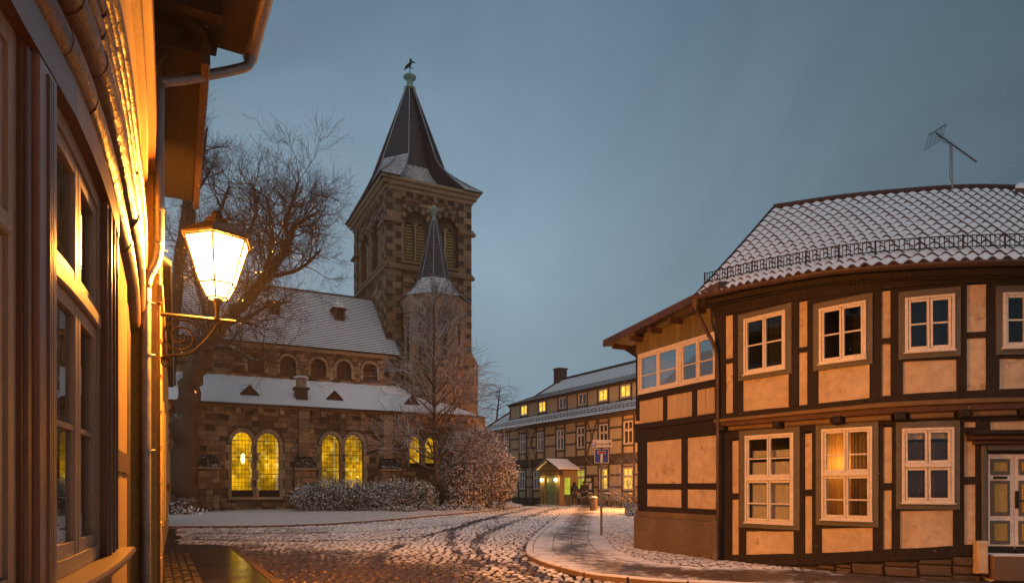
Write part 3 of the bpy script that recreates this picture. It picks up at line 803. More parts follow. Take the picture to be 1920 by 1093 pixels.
# ================================================================== STREET LANTERN ON ITS BRACKET
M['lamp_pane'] = emis('lit_lantern_pane', (1.0, 0.60, 0.18), 60.0, 0.35, 0.8, 6.0)
M['flame'] = emis('lantern_bulb', (1.0, 0.70, 0.32), 60.0)
def lantern(name, base, n2, power, label, scale=1.0, wall=0.62, group=None, post=False, bulb=.47):
    """hexagonal tapered lantern on a scrolled iron wall bracket; base = foot of the lantern, n2 = direction out of the wall"""
    base = Vector(base); n = Vector((n2[0], n2[1], 0)).normalized(); s = scale
    th = thing(name, base - n * wall, label, 'street lamp', group)
    up = Vector((0, 0, 1))
    def hx(r, z, k): a = math.pi / 3 * k + R(46); return base + Vector((r * math.cos(a), r * math.sin(a), z)) * s
    R0, R1, R2 = 0.12, 0.205, 0.37; Z0, Z1, Z2 = 0.13, 0.29, 0.79
    b = MB()
    for k in range(6):
        b.tube([hx(R0, Z0, k), hx(R1, Z1, k), hx(R2, Z2, k)], .010 * s, 6)
        for r, z in ((R0, Z0), (R1, Z1), (R2, Z2)): b.tube([hx(r, z, k), hx(r, z, k + 1)], .011 * s, 6)
    b.build('frame', M['iron'], th)
    for k in range(6):
        for (ra, za), (rb, zb) in (((R0, Z0), (R1, Z1)), ((R1, Z1), (R2, Z2))):
            b = MB(); b.face([hx(ra * .98, za, k), hx(ra * .98, za, k + 1), hx(rb * .98, zb, k + 1), hx(rb * .98, zb, k)]); b.build('lantern_pane', M['lamp_pane'], th)
    b = MB(); b.lathe([(.40, .795), (.41, .82), (.25, .94), (.14, 1.0), (.13, 1.05), (.07, 1.07), (.065, 1.11), (.03, 1.15), (.004, 1.17)], base, 6, 0, False, R(46), s, s)
    o = b.build('hood', M['iron'], th)
    for v in o.data.vertices: v.co.z = (v.co.z - base.z + 0) * s + base.z if s != 1 else v.co.z
    b = MB(); b.lathe([(.008, .34), (.022, .38), (.026, .46), (.018, .54), (.006, .56)], base, 10, 0, True); b.build('bulb', M['flame'], th)
    lt = bpy.data.lights.new('lantern_light', 'POINT'); lt.energy = power; lt.color = (1.0, 0.32, 0.035); lt.shadow_soft_size = 0.075
    lo = bpy.data.objects.new('lantern_light', lt); lo.location = (base + up * bulb * s) - ORG[th.name]; col.objects.link(lo); lo.parent = th
    # stem and fork
    b = MB(); b.tube([base - up * .12 * s, base + up * .05 * s, base + up * .13 * s], [.022 * s, .03 * s, .05 * s], 8)
    b.tube([base - n * .02 - up * .02 * s, base + n * .05 * s + up * .12 * s, base + n * .10 * s + up * .24 * s], .012 * s, 6); b.build('stem', M['iron'], th)
    if post:
        g = Vector((base.x, base.y, 0)); b = MB(); b.lathe([(.16, 0), (.17, .25), (.11, .32), (.10, .9), (.07, 1.0), (.055, 1.2), (.045, base.z - .3), (.06, base.z - .2), (.035, base.z - .1)], g, 12); b.build('post', M['iron'], th)
        return th
    # bracket
    arm_z = -0.12 * s
    b = MB(); b.tube([base - n * wall + up * arm_z, base + n * .20 * s + up * arm_z], .024 * s, 8); b.build('arm', M['iron'], th)
    b = MB(); b.box(base - n * (wall - .012) + up * (arm_z - .56 * s), (.03, .06, .62 * s), math.atan2(n.y, n.x)); b.build('wall_plate', M['iron'], th)
    sp = []
    for k in range(46):
        t = k / 45; a = t * 4.2 * math.pi + 0.6; r = (0.205 - 0.17 * t) * s
        sp.append(base - n * (wall - .235 * s) + up * (arm_z - .235 * s) + n * (r * math.cos(a)) + up * (r * math.sin(a)))
    b = MB(); b.tube(sp, .013 * s, 6); b.build('scroll', M['iron'], th)
    st = smooth_path([base - n * (wall - .02) + up * (arm_z - .50 * s), base - n * (wall - .12 * s) + up * (arm_z - .46 * s), base - n * (wall - .32 * s) + up * (arm_z - .42 * s), base - n * .12 * s + up * (arm_z - .24 * s), base + n * .02 * s + up * (arm_z - .02)], 5)
    b = MB(); b.tube(st, .016 * s, 6); b.build('stay', M['iron'], th)
    sp = []
    for k in range(24):
        t = k / 23; a = -t * 2.6 * math.pi + 1.6; r = (0.075 - 0.055 * t) * s
        sp.append(base - n * (wall - .085 * s) + up * (arm_z - .53 * s) + n * (r * math.cos(a)) + up * (r * math.sin(a)))
    b = MB(); b.tube(sp, .011 * s, 6); b.build('scroll', M['iron'], th)
    sp = []
    for k in range(24):
        t = k / 23; a = t * 2.4 * math.pi + 2.0; r = (0.085 - 0.06 * t) * s
        sp.append(base - n * .0 + up * (arm_z - .11 * s) + n * (r * math.cos(a) + .09) + up * (r * math.sin(a)))
    b = MB(); b.tube(sp, .010 * s, 6); b.build('scroll', M['iron'], th)
    return th
pB, tB, nB = FLB.frame(0.12)
lb = FLB.P(0.12, at(0, 563, 7.87).z - .13, 0.62)
lantern('wall_lantern', lb, nB, 5000.0, 'lit six-sided iron lantern on scrolled bracket beside the downpipe', 1.0, 0.62)

# the same kind of lantern stands on a post behind the photographer and hangs on the far hall, out of sight behind the annex
lantern('post_lantern', (0.75, -4.6, 2.95), (0, 1), 3500.0, 'iron post lantern of the same six-sided kind standing behind the photographer', 1.0, 0.0, None, True, .75)

# ================================================================== CHURCH
CO = Vector((-17.0, 36.0)); CU = Vector((0.891, 0.454)).normalized()
FA = Facade([CO, CO + CU * 16.0])                    # south aisle wall; d < 0 goes into the church
church = thing('church', FA.P(8, 0, -6), 'sandstone church with snowy roofs, yellow lit windows and square spired tower', 'church')

def stones(b, F, u0, u1, h0, h1, d, sw=0.5, sh=0.29, forb=None, dark=0.35):
    """coursed stone facing between u0..u1, h0..h1, set around openings"""
    h = h0
    while h < h1 - .08:
        hh = min(sh * rnd.uniform(.8, 1.2), h1 - h)
        iv = [(u0, u1)]
        if forb:
            for a, c in forb(h, h + hh):
                nv = []
                for p, q in iv:
                    if c <= p or a >= q: nv.append((p, q))
                    else:
                        if a - p > .06: nv.append((p, a))
                        if q - c > .06: nv.append((c, q))
                iv = nv
        for p, q in iv:
            u = p
            while u < q - .03:
                l = min(sw * rnd.uniform(.55, 1.5), q - u)
                if q - u - l < .12: l = q - u
                g = .012; pr = rnd.uniform(.012, .075)
                n0 = len(b.v)
                b.fbox(F, u + g, u + l - g, h + g, h + hh - g, d, d + pr, seg=1, j=.016)
                t = min(1, max(0, rnd.gauss(dark, .42)))
                b.col += [t] * (len(b.v) - n0)
                u += l
        h += hh
def arch(uc, w, h0, hs, ht, n=9, point=0.0):
    p = [(uc - w/2, h0), (uc + w/2, h0)]
    for k in range(n + 1):
        a = math.pi * k / n
        y = math.sin(a)
        p.append((uc + w/2 * math.cos(a), hs + (ht - hs) * (y ** (1 - .0) + point * (1 - abs(math.cos(a))) * .0)))
    return p
def arch_forb(uc, w, h0, hs, ht):
    def f(a, c):
        if c <= h0 or a >= ht: return []
        if a < hs: return [(uc - w/2, uc + w/2)]
        y = (a - hs) / (ht - hs); x = w/2 * math.sqrt(max(0, 1 - y * y)); return [(uc - x, uc + x)]
    return f
def surround(F, uc, w, h0, hs, ht, d, rw=.26, pr=.05, parent=church, nv=9, jh=.5, sill=True, mat='dressed'):
    """jamb stones and voussoirs, each a stone of its own"""
    h = h0
    k = 0
    while h < hs - .05:
        hh = min(jh * rnd.uniform(.85, 1.15), hs - h)
        for s in (-1, 1):
            ex = rw + (.12 if (k + (s > 0)) % 2 else 0)
            a, c = (uc - w/2 - ex, uc - w/2) if s < 0 else (uc + w/2, uc + w/2 + ex)
            b = MB(); b.fbox(F, a, c, h + .008, h + hh - .008, d - .1, d + pr, bev=.012); b.build('jamb_stone', M[mat], parent)
        h += hh; k += 1
    for k in range(nv):
        q = []
        for e, rr in ((k + .04, 0), (k + .96, 0), (k + .96, rw), (k + .04, rw)):
            a = math.pi * e / nv
            q.append((uc + (w/2 + rr) * math.cos(a), hs + (ht - hs + rr) * math.sin(a)))
        b = MB(); b.fpoly(F, q[::-1], d - .1, d + pr + rnd.uniform(-.01, .01)); b.build('voussoir', M['quoin_dark'] if mat == 'quoin' and k % 2 else M[mat], parent)
    if sill:
        b = MB(); b.fbox(F, uc - w/2 - rw, uc + w/2 + rw, h0 - .16, h0 - .002, d - .1, d + pr + .05, bev=.015); b.build('sill', M[mat], parent)

# lit stained glass
def stained():
    m, t, bs = new_mat('lit_leaded_glass'); t.nodes.remove(bs)
    v = pos_vec(t, (5.2, 0.0, 4.6))
    sn = t.nodes.new('ShaderNodeVectorMath'); sn.operation = 'FLOOR'; t.links.new(v, sn.inputs[0])
    wn = t.nodes.new('ShaderNodeTexWhiteNoise'); t.links.new(sn.outputs[0], wn.inputs['Vector'])
    big = noise_node(t, pos_vec(t), 0.75, 3.0)
    st = math_node(t, 'MULTIPLY', ramp(t, wn.outputs['Value'], 0.0, 1.0, 0.70, 1.18), ramp(t, big, 0.35, 0.65, 0.34, 1.30))
    c = mixc(t, ramp(t, wn.outputs['Value'], 0.86, 0.93, 0.0, 1.0), (0.92, 0.46, 0.006), (1.0, 0.66, 0.08))
    e = t.nodes.new('ShaderNodeEmission'); t.links.new(c, e.inputs[0]); t.links.new(st, e.inputs[1])
    g = t.nodes.new('ShaderNodeBsdfTransparent'); x = t.nodes.new('ShaderNodeMixShader'); x.inputs[0].default_value = .22
    t.links.new(e.outputs[0], x.inputs[1]); t.links.new(g.outputs[0], x.inputs[2]); t.links.new(x.outputs[0], t.nodes['Material Output'].inputs[0])
    return m
M['stained'] = stained()
aisle_wins = []
for x0, x1, yt, yb, yd in ((437, 472, 809, 919, 931), (484, 522, 811, 919, 931), (605, 637, 814, 914, 926), (648, 681, 815, 914, 926), (768, 789, 818, 868, 875), (797, 817, 820, 868, 875)):
    uc, _ = FA.uh((x0 + x1) / 2, 900); wd = (x1 - x0) / FPX * FA.P(uc, 0, 0).y / CU.x * .93
    ht = FA.uh((x0 + x1) / 2, yt)[1]; hb = FA.uh((x0 + x1) / 2, yb)[1]; hd = FA.uh((x0 + x1) / 2, yd)[1]
    aisle_wins.append((uc, wd, hd, hb, ht - wd * .62, ht))
AH = 5.95
door_u = FA.u_of(793)
holes = [arch(uc, wd, hd, hs, ht) for uc, wd, hd, hb, hs, ht in aisle_wins] + [arch(door_u, 1.0, 0.12, 1.3, 1.75)]
b = MB(); b.holes(FA, [(-9, -.2), (16.2, -.2), (16.2, AH), (-9, AH)], holes, 0.0, 0.42); aw = b.build('aisle_wall', M['mortar'], church)
fs = [arch_forb(uc, wd + .5, hd - .14, hs, ht + .25) for uc, wd, hd, hb, hs, ht in aisle_wins] + [arch_forb(door_u, 1.5, 0, 1.3, 2.0)]
b = MB(); b.col = []; stones(b, FA, -8.8, 16.2, 0.05, AH - .02, 0.0, .52, .27, lambda a, c: [i for f in fs for i in f(a, c)], .42)
b.build('aisle_stones', M['stone'], aw, 'stuff')
for i, (uc, wd, hd, hb, hs, ht) in enumerate(aisle_wins):
    surround(FA, uc, wd, hd, hs, ht, 0.0, .20 if i < 4 else .15, .055, aw, 9, .48, sill=i < 4)
    ap = arch(uc, wd - .02, hd, hs, ht - .01)
    w_ = MB(); w_.fpoly(FA, [(u, max(h, hb)) for u, h in ap], -.34, -.32); w_ = w_.build('church_window', M['stained'], church)
    b = MB()
    ncol = 6 if wd > .9 else 4; nrow = int(round((ht - hb) / .24))
    for k in range(1, ncol):
        uu = uc - wd/2 + wd * k / ncol; x = abs(uu - uc) / (wd/2); top = hs + (ht - hs) * math.sqrt(1 - x * x)
        b.fbox(FA, uu - .008, uu + .008, hb, top, -.33, -.305)
    for k in range(1, nrow):
        h = lerp(hb, ht, k / nrow); y = max(0, (h - hs) / (ht - hs)); x = wd/2 * math.sqrt(max(0, 1 - y * y)); t_ = .016 if k % 4 == 0 else .008
        b.fbox(FA, uc - x, uc + x, h - t_, h + t_, -.328, -.303 if t_ < .01 else -.29)
    b.build('leading', M['iron'], w_)
    b = MB(); b.fbox(FA, uc - wd/2, uc + wd/2, hd, hb + .02, -.36, -.28); b.build('base_panel', M['iron'], w_)
    b = MB(); b.fbox(FA, uc - wd/2 - .1, uc + wd/2 + .1, hd - .1, ht + .1, -2.4, -2.38); b.build('interior', M['mortar'], w_)
hl = thing('hanging_lamp', FA.P(aisle_wins[0][0] + .12, FA.uh(462, 858)[1], -1.1), 'bright hanging lamp seen inside the leftmost church window', 'lamp')
c_ = ORG[hl.name]
b = MB(); b.lathe([(.02, -.30), (.10, -.2), (.12, 0), (.10, .22), (.02, .30)], c_, 10); b.build('glowing_globe', emis('church_lamp', (1, .86, .35), 14.0), hl)
b = MB(); b.tube([c_ + Vector((0, 0, .3)), c_ + Vector((0, 0, 1.6))], .015, 5); b.build('chain', M['iron'], hl)
b = MB(); b.face([FA.P(*q, -.5) for q in arch(door_u, 1.1, .0, 1.3, 1.78)]); b.build('crypt_door', M['dark'], church)
surround(FA, door_u, 1.0, .12, 1.3, 1.75, 0.0, .22, .06, aw, 7, .5, sill=False)
# buttresses
M['cap_slate'] = snowy('cap_slate', (.022, .019, .017), (.04, .034, .03), .3, .8, .36, 3.0, nscale=4.0, soft=.12)
for x0, x1, pil in ((372, 411, False), (555, 592, True), (716, 750, True)):
    a, c = FA.u_of(x0, .8), FA.u_of(x1, .8)
    b = MB(); b.fbox(FA, a, c, -.1, 2.55, 0.0, .85); bt = b.build('buttress', M['mortar'], church)
    b = MB(); b.col = []; stones(b, FA, a, c, 0.05, 2.5, .85, .5, .34, None, .15)
    FS = Facade([FA.P(c, 0, .85).xy, FA.P(c, 0, 0).xy]); stones(b, FS, 0, .85, .05, 2.5, 0.0, .45, .34, None, .25)
    FS = Facade([FA.P(a, 0, 0).xy, FA.P(a, 0, .85).xy]); stones(b, FS, 0, .85, .05, 2.5, 0.0, .45, .34, None, .25)
    b.build('buttress_stones', M['stone'], bt, 'stuff')
    b = MB(); b.hexa([FA.P(a - .08, 2.55, 0), FA.P(c + .08, 2.55, 0), FA.P(c + .08, 2.55, .98), FA.P(a - .08, 2.55, .98), FA.P(a + .1, 3.25, .02), FA.P(c - .1, 3.25, .02), FA.P(c - .1, 3.1, .3), FA.P(a + .1, 3.1, .3)]); b.build('weathering_cap', M['cap_slate'], bt)
    b = MB(); b.fbox(FA, a - .10, c + .10, 2.44, 2.548, 0.0, 1.0, bev=.02); b.build('cap_moulding', M['dressed'], bt)
    if pil:
        m_ = (a + c) / 2; h = 3.2
        while h < AH - .15:
            hh = min(rnd.uniform(.45, .95), AH - .1 - h); b = MB(); b.fbox(FA, m_ - .30, m_ + .30, h + .008, h + hh - .008, 0.0, .27, bev=.012); b.build('pilaster_stone', M['dressed'] if rnd.random() < .6 else M['quoin'], bt); h += hh
# corbel table
u = -6.0
while u < 16:
    b = MB(); b.fbox(FA, u - .14, u + .14, AH - .38, AH - .06, 0.0, .22, bev=.03); b.build('corbel', M['dressed'], church); u += 1.15
b = MB(); b.fbox(FA, -9, 16.2, AH - .06, AH + .06, -.1, .30, bev=.02); b.build('eaves_moulding', M['quoin'], church)
# aisle roof: snow over lead
NL = 4.05
def aroof(u, t): return FA.P(u, lerp(6.10, 8.28, t), lerp(.42, -NL, t))
b = MB()
rw = []
for k in range(9):
    t = k / 8
    rw.append([aroof(lerp(-9, lerp(16.5, 12.25, t), i / 30), t) + Vector((0, 0, .02 * noise.noise(Vector((i * .7, k * .6, 2))))) for i in range(31)])
b.grid(rw, 0, True); b.grid([[p for p in rw[0]], [p - Vector((0, 0, .09)) for p in rw[0]]], 1); b.grid([[r[-1] for r in rw], [r[-1] - Vector((0, 0, .12)) for r in rw]], 1)
ar = b.build('aisle_roof', [M['snow'], M['slate']], church)
b = MB(); b.fbox(FA, -9, 16.4, 5.99, 6.07, .30, .46, bev=.02); b.build('gutter', M['brown_pipe'], church)
# hip face closing the right end of the lean-to
b = MB(); b.face([aroof(16.5, 0), FA.P(16.5, 6.1, -3.5), aroof(12.25, 1)]); b.build('hip_face', M['snow'], church)
b = MB(); b.fbox(Facade([FA.P(16.2, 0, 0).xy, FA.P(16.2, 0, -4).xy]), 0, 4, -.1, AH, -.1, 0.0); b.build('end_wall', M['stone'], church)
# triangular vents
for px in (467, 625, 769):
    py = 738
    u = FA.u_of(px, -1.2); t = 0.28; c = aroof(u, t)
    def q(du, dh, dd): return FA.P(u + du, c.z + dh, lerp(.42, -NL, t) + dd)
    b = MB()
    fr = [q(-.5, .0, .02), q(.5, .0, .02), q(0, .55, .02)]; bk = [q(-.5, .0, -1.0), q(.5, .0, -1.0), q(0, .55, -1.05)]
    b.face([fr[0], fr[2], bk[2], bk[0]], 1); b.face([fr[2], fr[1], bk[1], bk[2]], 1)
    v_ = b.build('roof_vent', [M['timber_red'], M['snow']], church)
    b = MB(); b.tube([fr[0], fr[2], fr[1]], .05, 4, sm=False); b.tube([fr[0], fr[1]], .04, 4, sm=False); b.build('vent_frame', M['timber'], v_)
    b = MB()
    for k in range(4): b.fbox(FA, u - .40 + k * .1, u + .40 - k * .1, c.z + .06 + k * .11, c.z + .14 + k * .11, lerp(.42, -NL, t) - .06, lerp(.42, -NL, t) - .02)
    b.build('louvre', M['timber_red'], v_)
# chimney on the aisle roof
u = FA.u_of(561, -1.5); t = .22; c = aroof(u, t); dd = lerp(.42, -NL, t)
b = MB(); b.fbox(FA, u - .34, u + .34, c.z - .1, c.z + .62, dd - .6, dd + .05, bev=.02); ch = b.build('chimney', M['field'], church)
b = MB(); b.fbox(FA, u - .44, u + .44, c.z + .62, c.z + .74, dd - .7, dd + .15, bev=.03); b.build('chimney_band', M['field'], ch)
cc = FA.P(u, c.z + .74, dd - .27)
b = MB(); b.lathe([(.40, 0), (.30, .08), (.28, .45), (.31, .52)], cc, 14); b.build('flue', M['dressed'], ch)
b = MB(); b.lathe([(.42, .55), (.43, .60), (.28, .68), (.05, .71)], cc, 14); b.build('snow_cap', M['snow'], ch)
# clerestory
NH = 10.3
cw = []
for px in (480, 540, 597, 645, 694):
    uc = FA.u_of(px, -NL); cw.append((uc, .95, 8.55, 9.25, 9.72))
holes = [arch(*c) for c in cw]
b = MB(); b.holes(FA, [(-9, 8.0), (12.2, 8.0), (12.2, NH), (-9, NH)], holes, -NL, .3); cl = b.build('clerestory_wall', M['mortar'], church)
fs = [arch_forb(c[0], c[1] + .36, c[2] - .1, c[3], c[4] + .18) for c in cw]
b = MB(); b.col = []; stones(b, FA, -8, 12.2, 8.2, NH - .02, -NL, .45, .25, lambda a, c: [i for f in fs for i in f(a, c)], .3); b.build('clerestory_stones', M['stone'], cl, 'stuff')
for c in cw:
    surround(FA, *c, -NL, .16, .05, cl, 7, .4, sill=False)
    b = MB(); b.fpoly(FA, arch(*c), -NL - .3, -NL - .25); o = b.build('boarded_window', M['timber_red'], church)
    b = MB(); b.fbox(FA, c[0] - .02, c[0] + .02, c[2], c[4], -NL - .25, -NL - .22); b.fbox(FA, c[0] - c[1]/2, c[0] + c[1]/2, c[3] - .02, c[3] + .02, -NL - .25, -NL - .222); b.build('glazing_bar', M['iron'], o)
b = MB(); b.fbox(FA, -9, 12.3, NH - .22, NH, -NL - .1, -NL + .28, bev=.03); b.build('eaves_moulding', M['dressed'], church)
# nave roof in slate courses
RD = -9.0; RH = 15.3
def nroof(u, t): return FA.P(u, lerp(NH + .02, RH, t), lerp(-NL + .42, RD, t))
NC = 34; b = MB()
for k in range(NC):
    t0, t1 = k / NC, (k + 1) / NC
    ue = 12.5
    lift = Vector((0, 0, .055))
    A = [nroof(lerp(-9, ue, i / 24), t0) + lift * (1 + .25 * noise.noise(Vector((i, k, 0)))) for i in range(25)]
    B = [nroof(lerp(-9, ue, i / 24), t1) + Vector((0, 0, .004)) for i in range(25)]
    C = [nroof(lerp(-9, ue, i / 24), t0) + Vector((0, 0, .003)) for i in range(25)]
    b.grid([C, A], 0); b.grid([A, B], 1)
b.face([nroof(12.5, 0), nroof(12.5, 1), FA.P(12.5, NH, -14)], 0)
b.face([nroof(-9, 1), nroof(12.5, 1), FA.P(12.5, NH, -14), FA.P(-9, NH, -14)], 0)
nr = b.build('nave_roof', [M['slate'], M['slate_snow']], church)
b = MB(); b.tube([nroof(-9, 1) + Vector((0, 0, .05)), nroof(12.5, 1) + Vector((0, 0, .05))], .09, 6); b.build('ridge_roll', M['slate'], nr)
b = MB(); b.tube([nroof(12.52, 0) + Vector((0, 0, .05)), nroof(12.52, 1) + Vector((0, 0, .05))], .08, 6); b.build('verge_flashing', M['zinc'], nr)
for px, tt in ((633, .52), (512, .5)):
    u = FA.u_of(px, -7); c = nroof(u, tt); dd = lerp(-NL + .42, RD, tt)
    b = MB(); b.fbox(FA, u - .34, u + .34, c.z - .05, c.z + .85, dd - 1.0, dd + .08); dm = b.build('roof_dormer', M['timber_red'], church)
    b = MB(); b.fbox(FA, u - .2, u + .2, c.z + .12, c.z + .72, dd + .08, dd + .10); b.build('hatch', M['dark'], dm)
    b = MB(); b.hexa([FA.P(u - .52, c.z + .82, dd + .3), FA.P(u + .52, c.z + .82, dd + .3), FA.P(u + .52, c.z + .82, dd - 1.3), FA.P(u - .52, c.z + .82, dd - 1.3), FA.P(u - .02, c.z + 1.55, dd - .25), FA.P(u + .02, c.z + 1.55, dd - .25), FA.P(u + .02, c.z + 1.55, dd - 1.5), FA.P(u - .02, c.z + 1.55, dd - 1.5)]); b.build('dormer_roof', M['slate_dust'], dm)

# ---- tower
TU0, TU1, TD0, TD1 = 12.05, 18.2, -5.1, -14.1
FT1 = Facade([FA.P(TU0, 0, TD0).xy, FA.P(TU1, 0, TD0).xy]); FT2 = Facade([FA.P(TU0, 0, TD1).xy, FA.P(TU0, 0, TD0).xy])
W1, W2 = FT1.len, FT2.len
TH, BS, IM = 22.6, 16.7, 19.9          # wall top, belfry string, impost band
tower = MB()
b = MB()
b.face([FT1.P(W1, 0, 0), FA.P(TU1, 0, TD1), FA.P(TU1, TH, TD1), FT1.P(W1, TH, 0)]); b.face([FA.P(TU1, 0, TD1), FT2.P(0, 0, 0), FT2.P(0, TH, 0), FA.P(TU1, TH, TD1)])
tower = b.build('tower', M['mortar'], church)
belfry = {}
for F, Wd, cs in ((FT1, W1, (.335, .70)), (FT2, W2, (.33, .69))):
    big = []; 
    for c in cs:
        uc = Wd * c; w = 1.8 if F is FT1 else 2.3
        big.append((uc, w, BS + .55, BS + 3.05, BS + 4.15))
    holes = [arch(*q, n=12) for q in big]
    b = MB(); b.holes(F, [(0, 0), (Wd, 0), (Wd, TH), (0, TH)], holes, 0.0, .45); b.build('tower_wall', M['mortar'], tower)
    fs = [arch_forb(q[0], q[1] + .7, q[2] - .1, q[3], q[4] + .36) for q in big]
    b = MB(); b.col = []; stones(b, F, 1.05, Wd - 1.05, 6.0, TH - .8, 0.0, .55, .30, lambda a, c: [i for f in fs for i in f(a, c)], .38); b.build('tower_stones', M['stone'], tower, 'stuff')
    for q in big:
        surround(F, *q, 0.0, .34, .07, tower, 13, .42, sill=True, mat='quoin')
        uc, w, h0, hs, ht = q
        lw = w * .34
        lans = [(uc - w * .245, lw, h0 + .1, hs - .25, hs + .42), (uc + w * .245, lw, h0 + .1, hs - .25, hs + .42)]
        b = MB(); b.holes(F, arch(uc, w + .1, h0, hs, ht + .05, n=12), [arch(*l) for l in lans] , -.30, .22); tr = b.build('tracery', M['mortar'], tower)
        b = MB(); b.tube([F.P(uc, h0 + .1, -.2), F.P(uc, hs + .1, -.2)], .09, 8); b.lathe([(.10, 0), (.17, .12), (.17, .18)], F.P(uc, hs + .1, -.2), 8); b.build('shaft', M['dressed'], tr)
        b = MB()
        for l in lans:
            k = 0; h = l[2]
            while h < l[4] - .12:
                y = max(0, (h + .1 - l[3]) / (l[4] - l[3])); x = l[1]/2 * math.sqrt(max(0.02, 1 - y * y))
                b.hexa([F.P(l[0] - x, h, -.36), F.P(l[0] + x, h, -.36), F.P(l[0] + x, h, -.38), F.P(l[0] - x, h, -.38), F.P(l[0] - x, h + .2, -.50), F.P(l[0] + x, h + .2, -.50), F.P(l[0] + x, h + .22, -.54), F.P(l[0] - x, h + .22, -.54)]); h += .21
        b.build('louvres', M['louvre_y'] if 'louvre_y' in M else M.setdefault('louvre_y', surf('yellow_louvre', (.34, .26, .09), (.42, .33, .13), 2.0, .8, .2)), tr)
        b = MB(); b.face([F.P(p, h, -.62) for p, h in arch(uc, w, h0, hs, ht)]); b.build('belfry_dark', M['dark'], tr)
# corner piers with quoin stones
def pier(F, a, c, h0, h1, pr):
    b = MB(); b.fbox(F, a, c, h0, h1, 0, pr - .02); p_ = b.build('corner_pier', M['mortar'], tower)
    h = h0; k = 0
    while h < h1 - .1:
        hh = min(.44, h1 - h); m_ = lerp(a, c, .40 if k % 2 else .62)
        for x0, x1 in ((a, m_), (m_, c)):
            b = MB(); b.fbox(F, x0 + .01, x1 - .01, h + .012, h + hh - .012, pr - .06, pr + rnd.uniform(0, .02)); b.build('quoin', M['quoin_dark'] if (k + (x0 == a)) % 2 == 0 and rnd.random() < .8 else M['quoin'], p_)
        h += hh; k += 1
for h0, h1 in ((6.0, BS - .15), (BS + .25, IM - .15), (IM + .25, TH - .55)):
    pier(FT1, -.12, .95, h0, h1, .12); pier(FT1, W1 - .95, W1 + .1, h0, h1, .12)
    pier(FT2, W2 - .95, W2 - .001, h0, h1, .12); pier(FT2, -.1, .95, h0, h1, .12)
def band(name, h0, h1, pr, mat='quoin', parts=((0, 1),)):
    for F, Wd in ((FT1, W1), (FT2, W2)):
        for a, c in parts:
            b = MB()
            b.fbox(F, (-pr if a == 0 else a * Wd), (Wd + pr if c == 1 else c * Wd), h0, h1, -.05, pr - (.004 if F is FT2 else 0), bev=.04); b.build(name, M[mat], tower)
band('string_course', BS - .15, BS + .08, .30); band('string_course', BS + .08, BS + .25, .20)
band('impost_band', IM - .15, IM + .05, .36, 'quoin', ((0, .155), (.845, 1))); band('impost_band', IM + .05, IM + .25, .24, 'quoin', ((0, .15), (.85, 1)))
band('cornice', TH - .55, TH - .28, .22, 'dressed'); band('cornice', TH - .28, TH, .42, 'dressed'); band('cornice', TH, TH + .22, .60, 'dressed')
for F, Wd in ((FT1, W1), (FT2, W2)):
    k = 1.1
    while k < Wd - 1:
        b = MB(); b.fbox(F, k - .16, k + .16, TH - 1.0, TH - .56, 0, .26, bev=.04); b.build('corbel', M['quoin'], tower); k += .78
# spire
ctr = FA.P((TU0 + TU1) / 2, 0, (TD0 + TD1) / 2)
ux, vx = Vector((CU.x, CU.y, 0)), Vector((CU.y, -CU.x, 0))
hx_, hy_ = W1 / 2 + .72, W2 / 2 + .72
def spire_ring(h, a, bq, k, c):
    """12-point ring: half sizes a,bq ; k = 1 square corners, 0 = octagon ; c = half width of the cut face"""
    P = []
    for sx, sy in ((1, 1), (1, -1), (-1, -1), (-1, 1)):
        o1, o2 = (sx * a, sy * bq * c), (sx * a * c, sy * bq)
        mid = ((o1[0] + o2[0]) / 2, (o1[1] + o2[1]) / 2); crn = (sx * a, sy * bq)
        m_ = (lerp(mid[0], crn[0], k), lerp(mid[1], crn[1], k))
        P += ([o1, m_, o2] if sx * sy > 0 else [o2, m_, o1])
    return [ctr + ux * p + vx * q + Vector((0, 0, h)) for p, q in P]
SB, SA = 25.6, 32.2
def sp(t):
    if t < .34:
        f = t / .34; ff = 1 - (1 - f) ** 1.15
        return spire_ring(lerp(TH + .22, SB, f), lerp(hx_, 2.5, ff), lerp(hy_, 2.95, ff), 1 - ff, lerp(.62, .42, ff))
    f = (t - .34) / .66
    return spire_ring(lerp(SB, SA, f), lerp(2.5, .28, f), lerp(2.95, .28, f), 0, .42)
b = MB(); NS = 46
for k in range(NS):
    r0, r1 = sp(k / NS), sp((k + 1) / NS)
    up_ = [p + (p - Vector((ctr.x, ctr.y, p.z))).normalized() * .045 for p in r0]
    mi = 1 if k / NS < .34 else 0
    b.grid([r0, up_, r1], mi, False, close=True)
spire = b.build('spire', [M['slate'], M['slate_dust']], church)
for k in range(12):
    if k % 3 == 1: continue
    b = MB(); b.tube([sp(t / 20)[k] * 1.0 + Vector((0, 0, .05)) for t in range(21)], .05, 5); b.build('lead_roll', M['zinc'], spire)
for k in (1, 4, 7, 10):
    b = MB(); b.tube([sp(.34 * t / 8)[k] + Vector((0, 0, .05)) for t in range(9)], .05, 5); b.build('lead_roll', M['zinc'], spire)
c_ = Vector((ctr.x, ctr.y, SA))
b = MB(); b.lathe([(.42, -.12), (.44, .0), (.30, .06), (.24, .2), (.24, .5), (.16, .6), (.46, .74), (.50, .84), (.38, .96), (.10, 1.02), (.04, 1.12)], c_, 16); b.build('finial', M['copper'], spire)
b = MB(); b.tube([c_ + Vector((0, 0, 1.05)), c_ + Vector((0, 0, 2.2))], .035, 6); o = b.build('vane_rod', M['iron'], spire)
b = MB(); z = c_ + Vector((0, 0, 1.4))
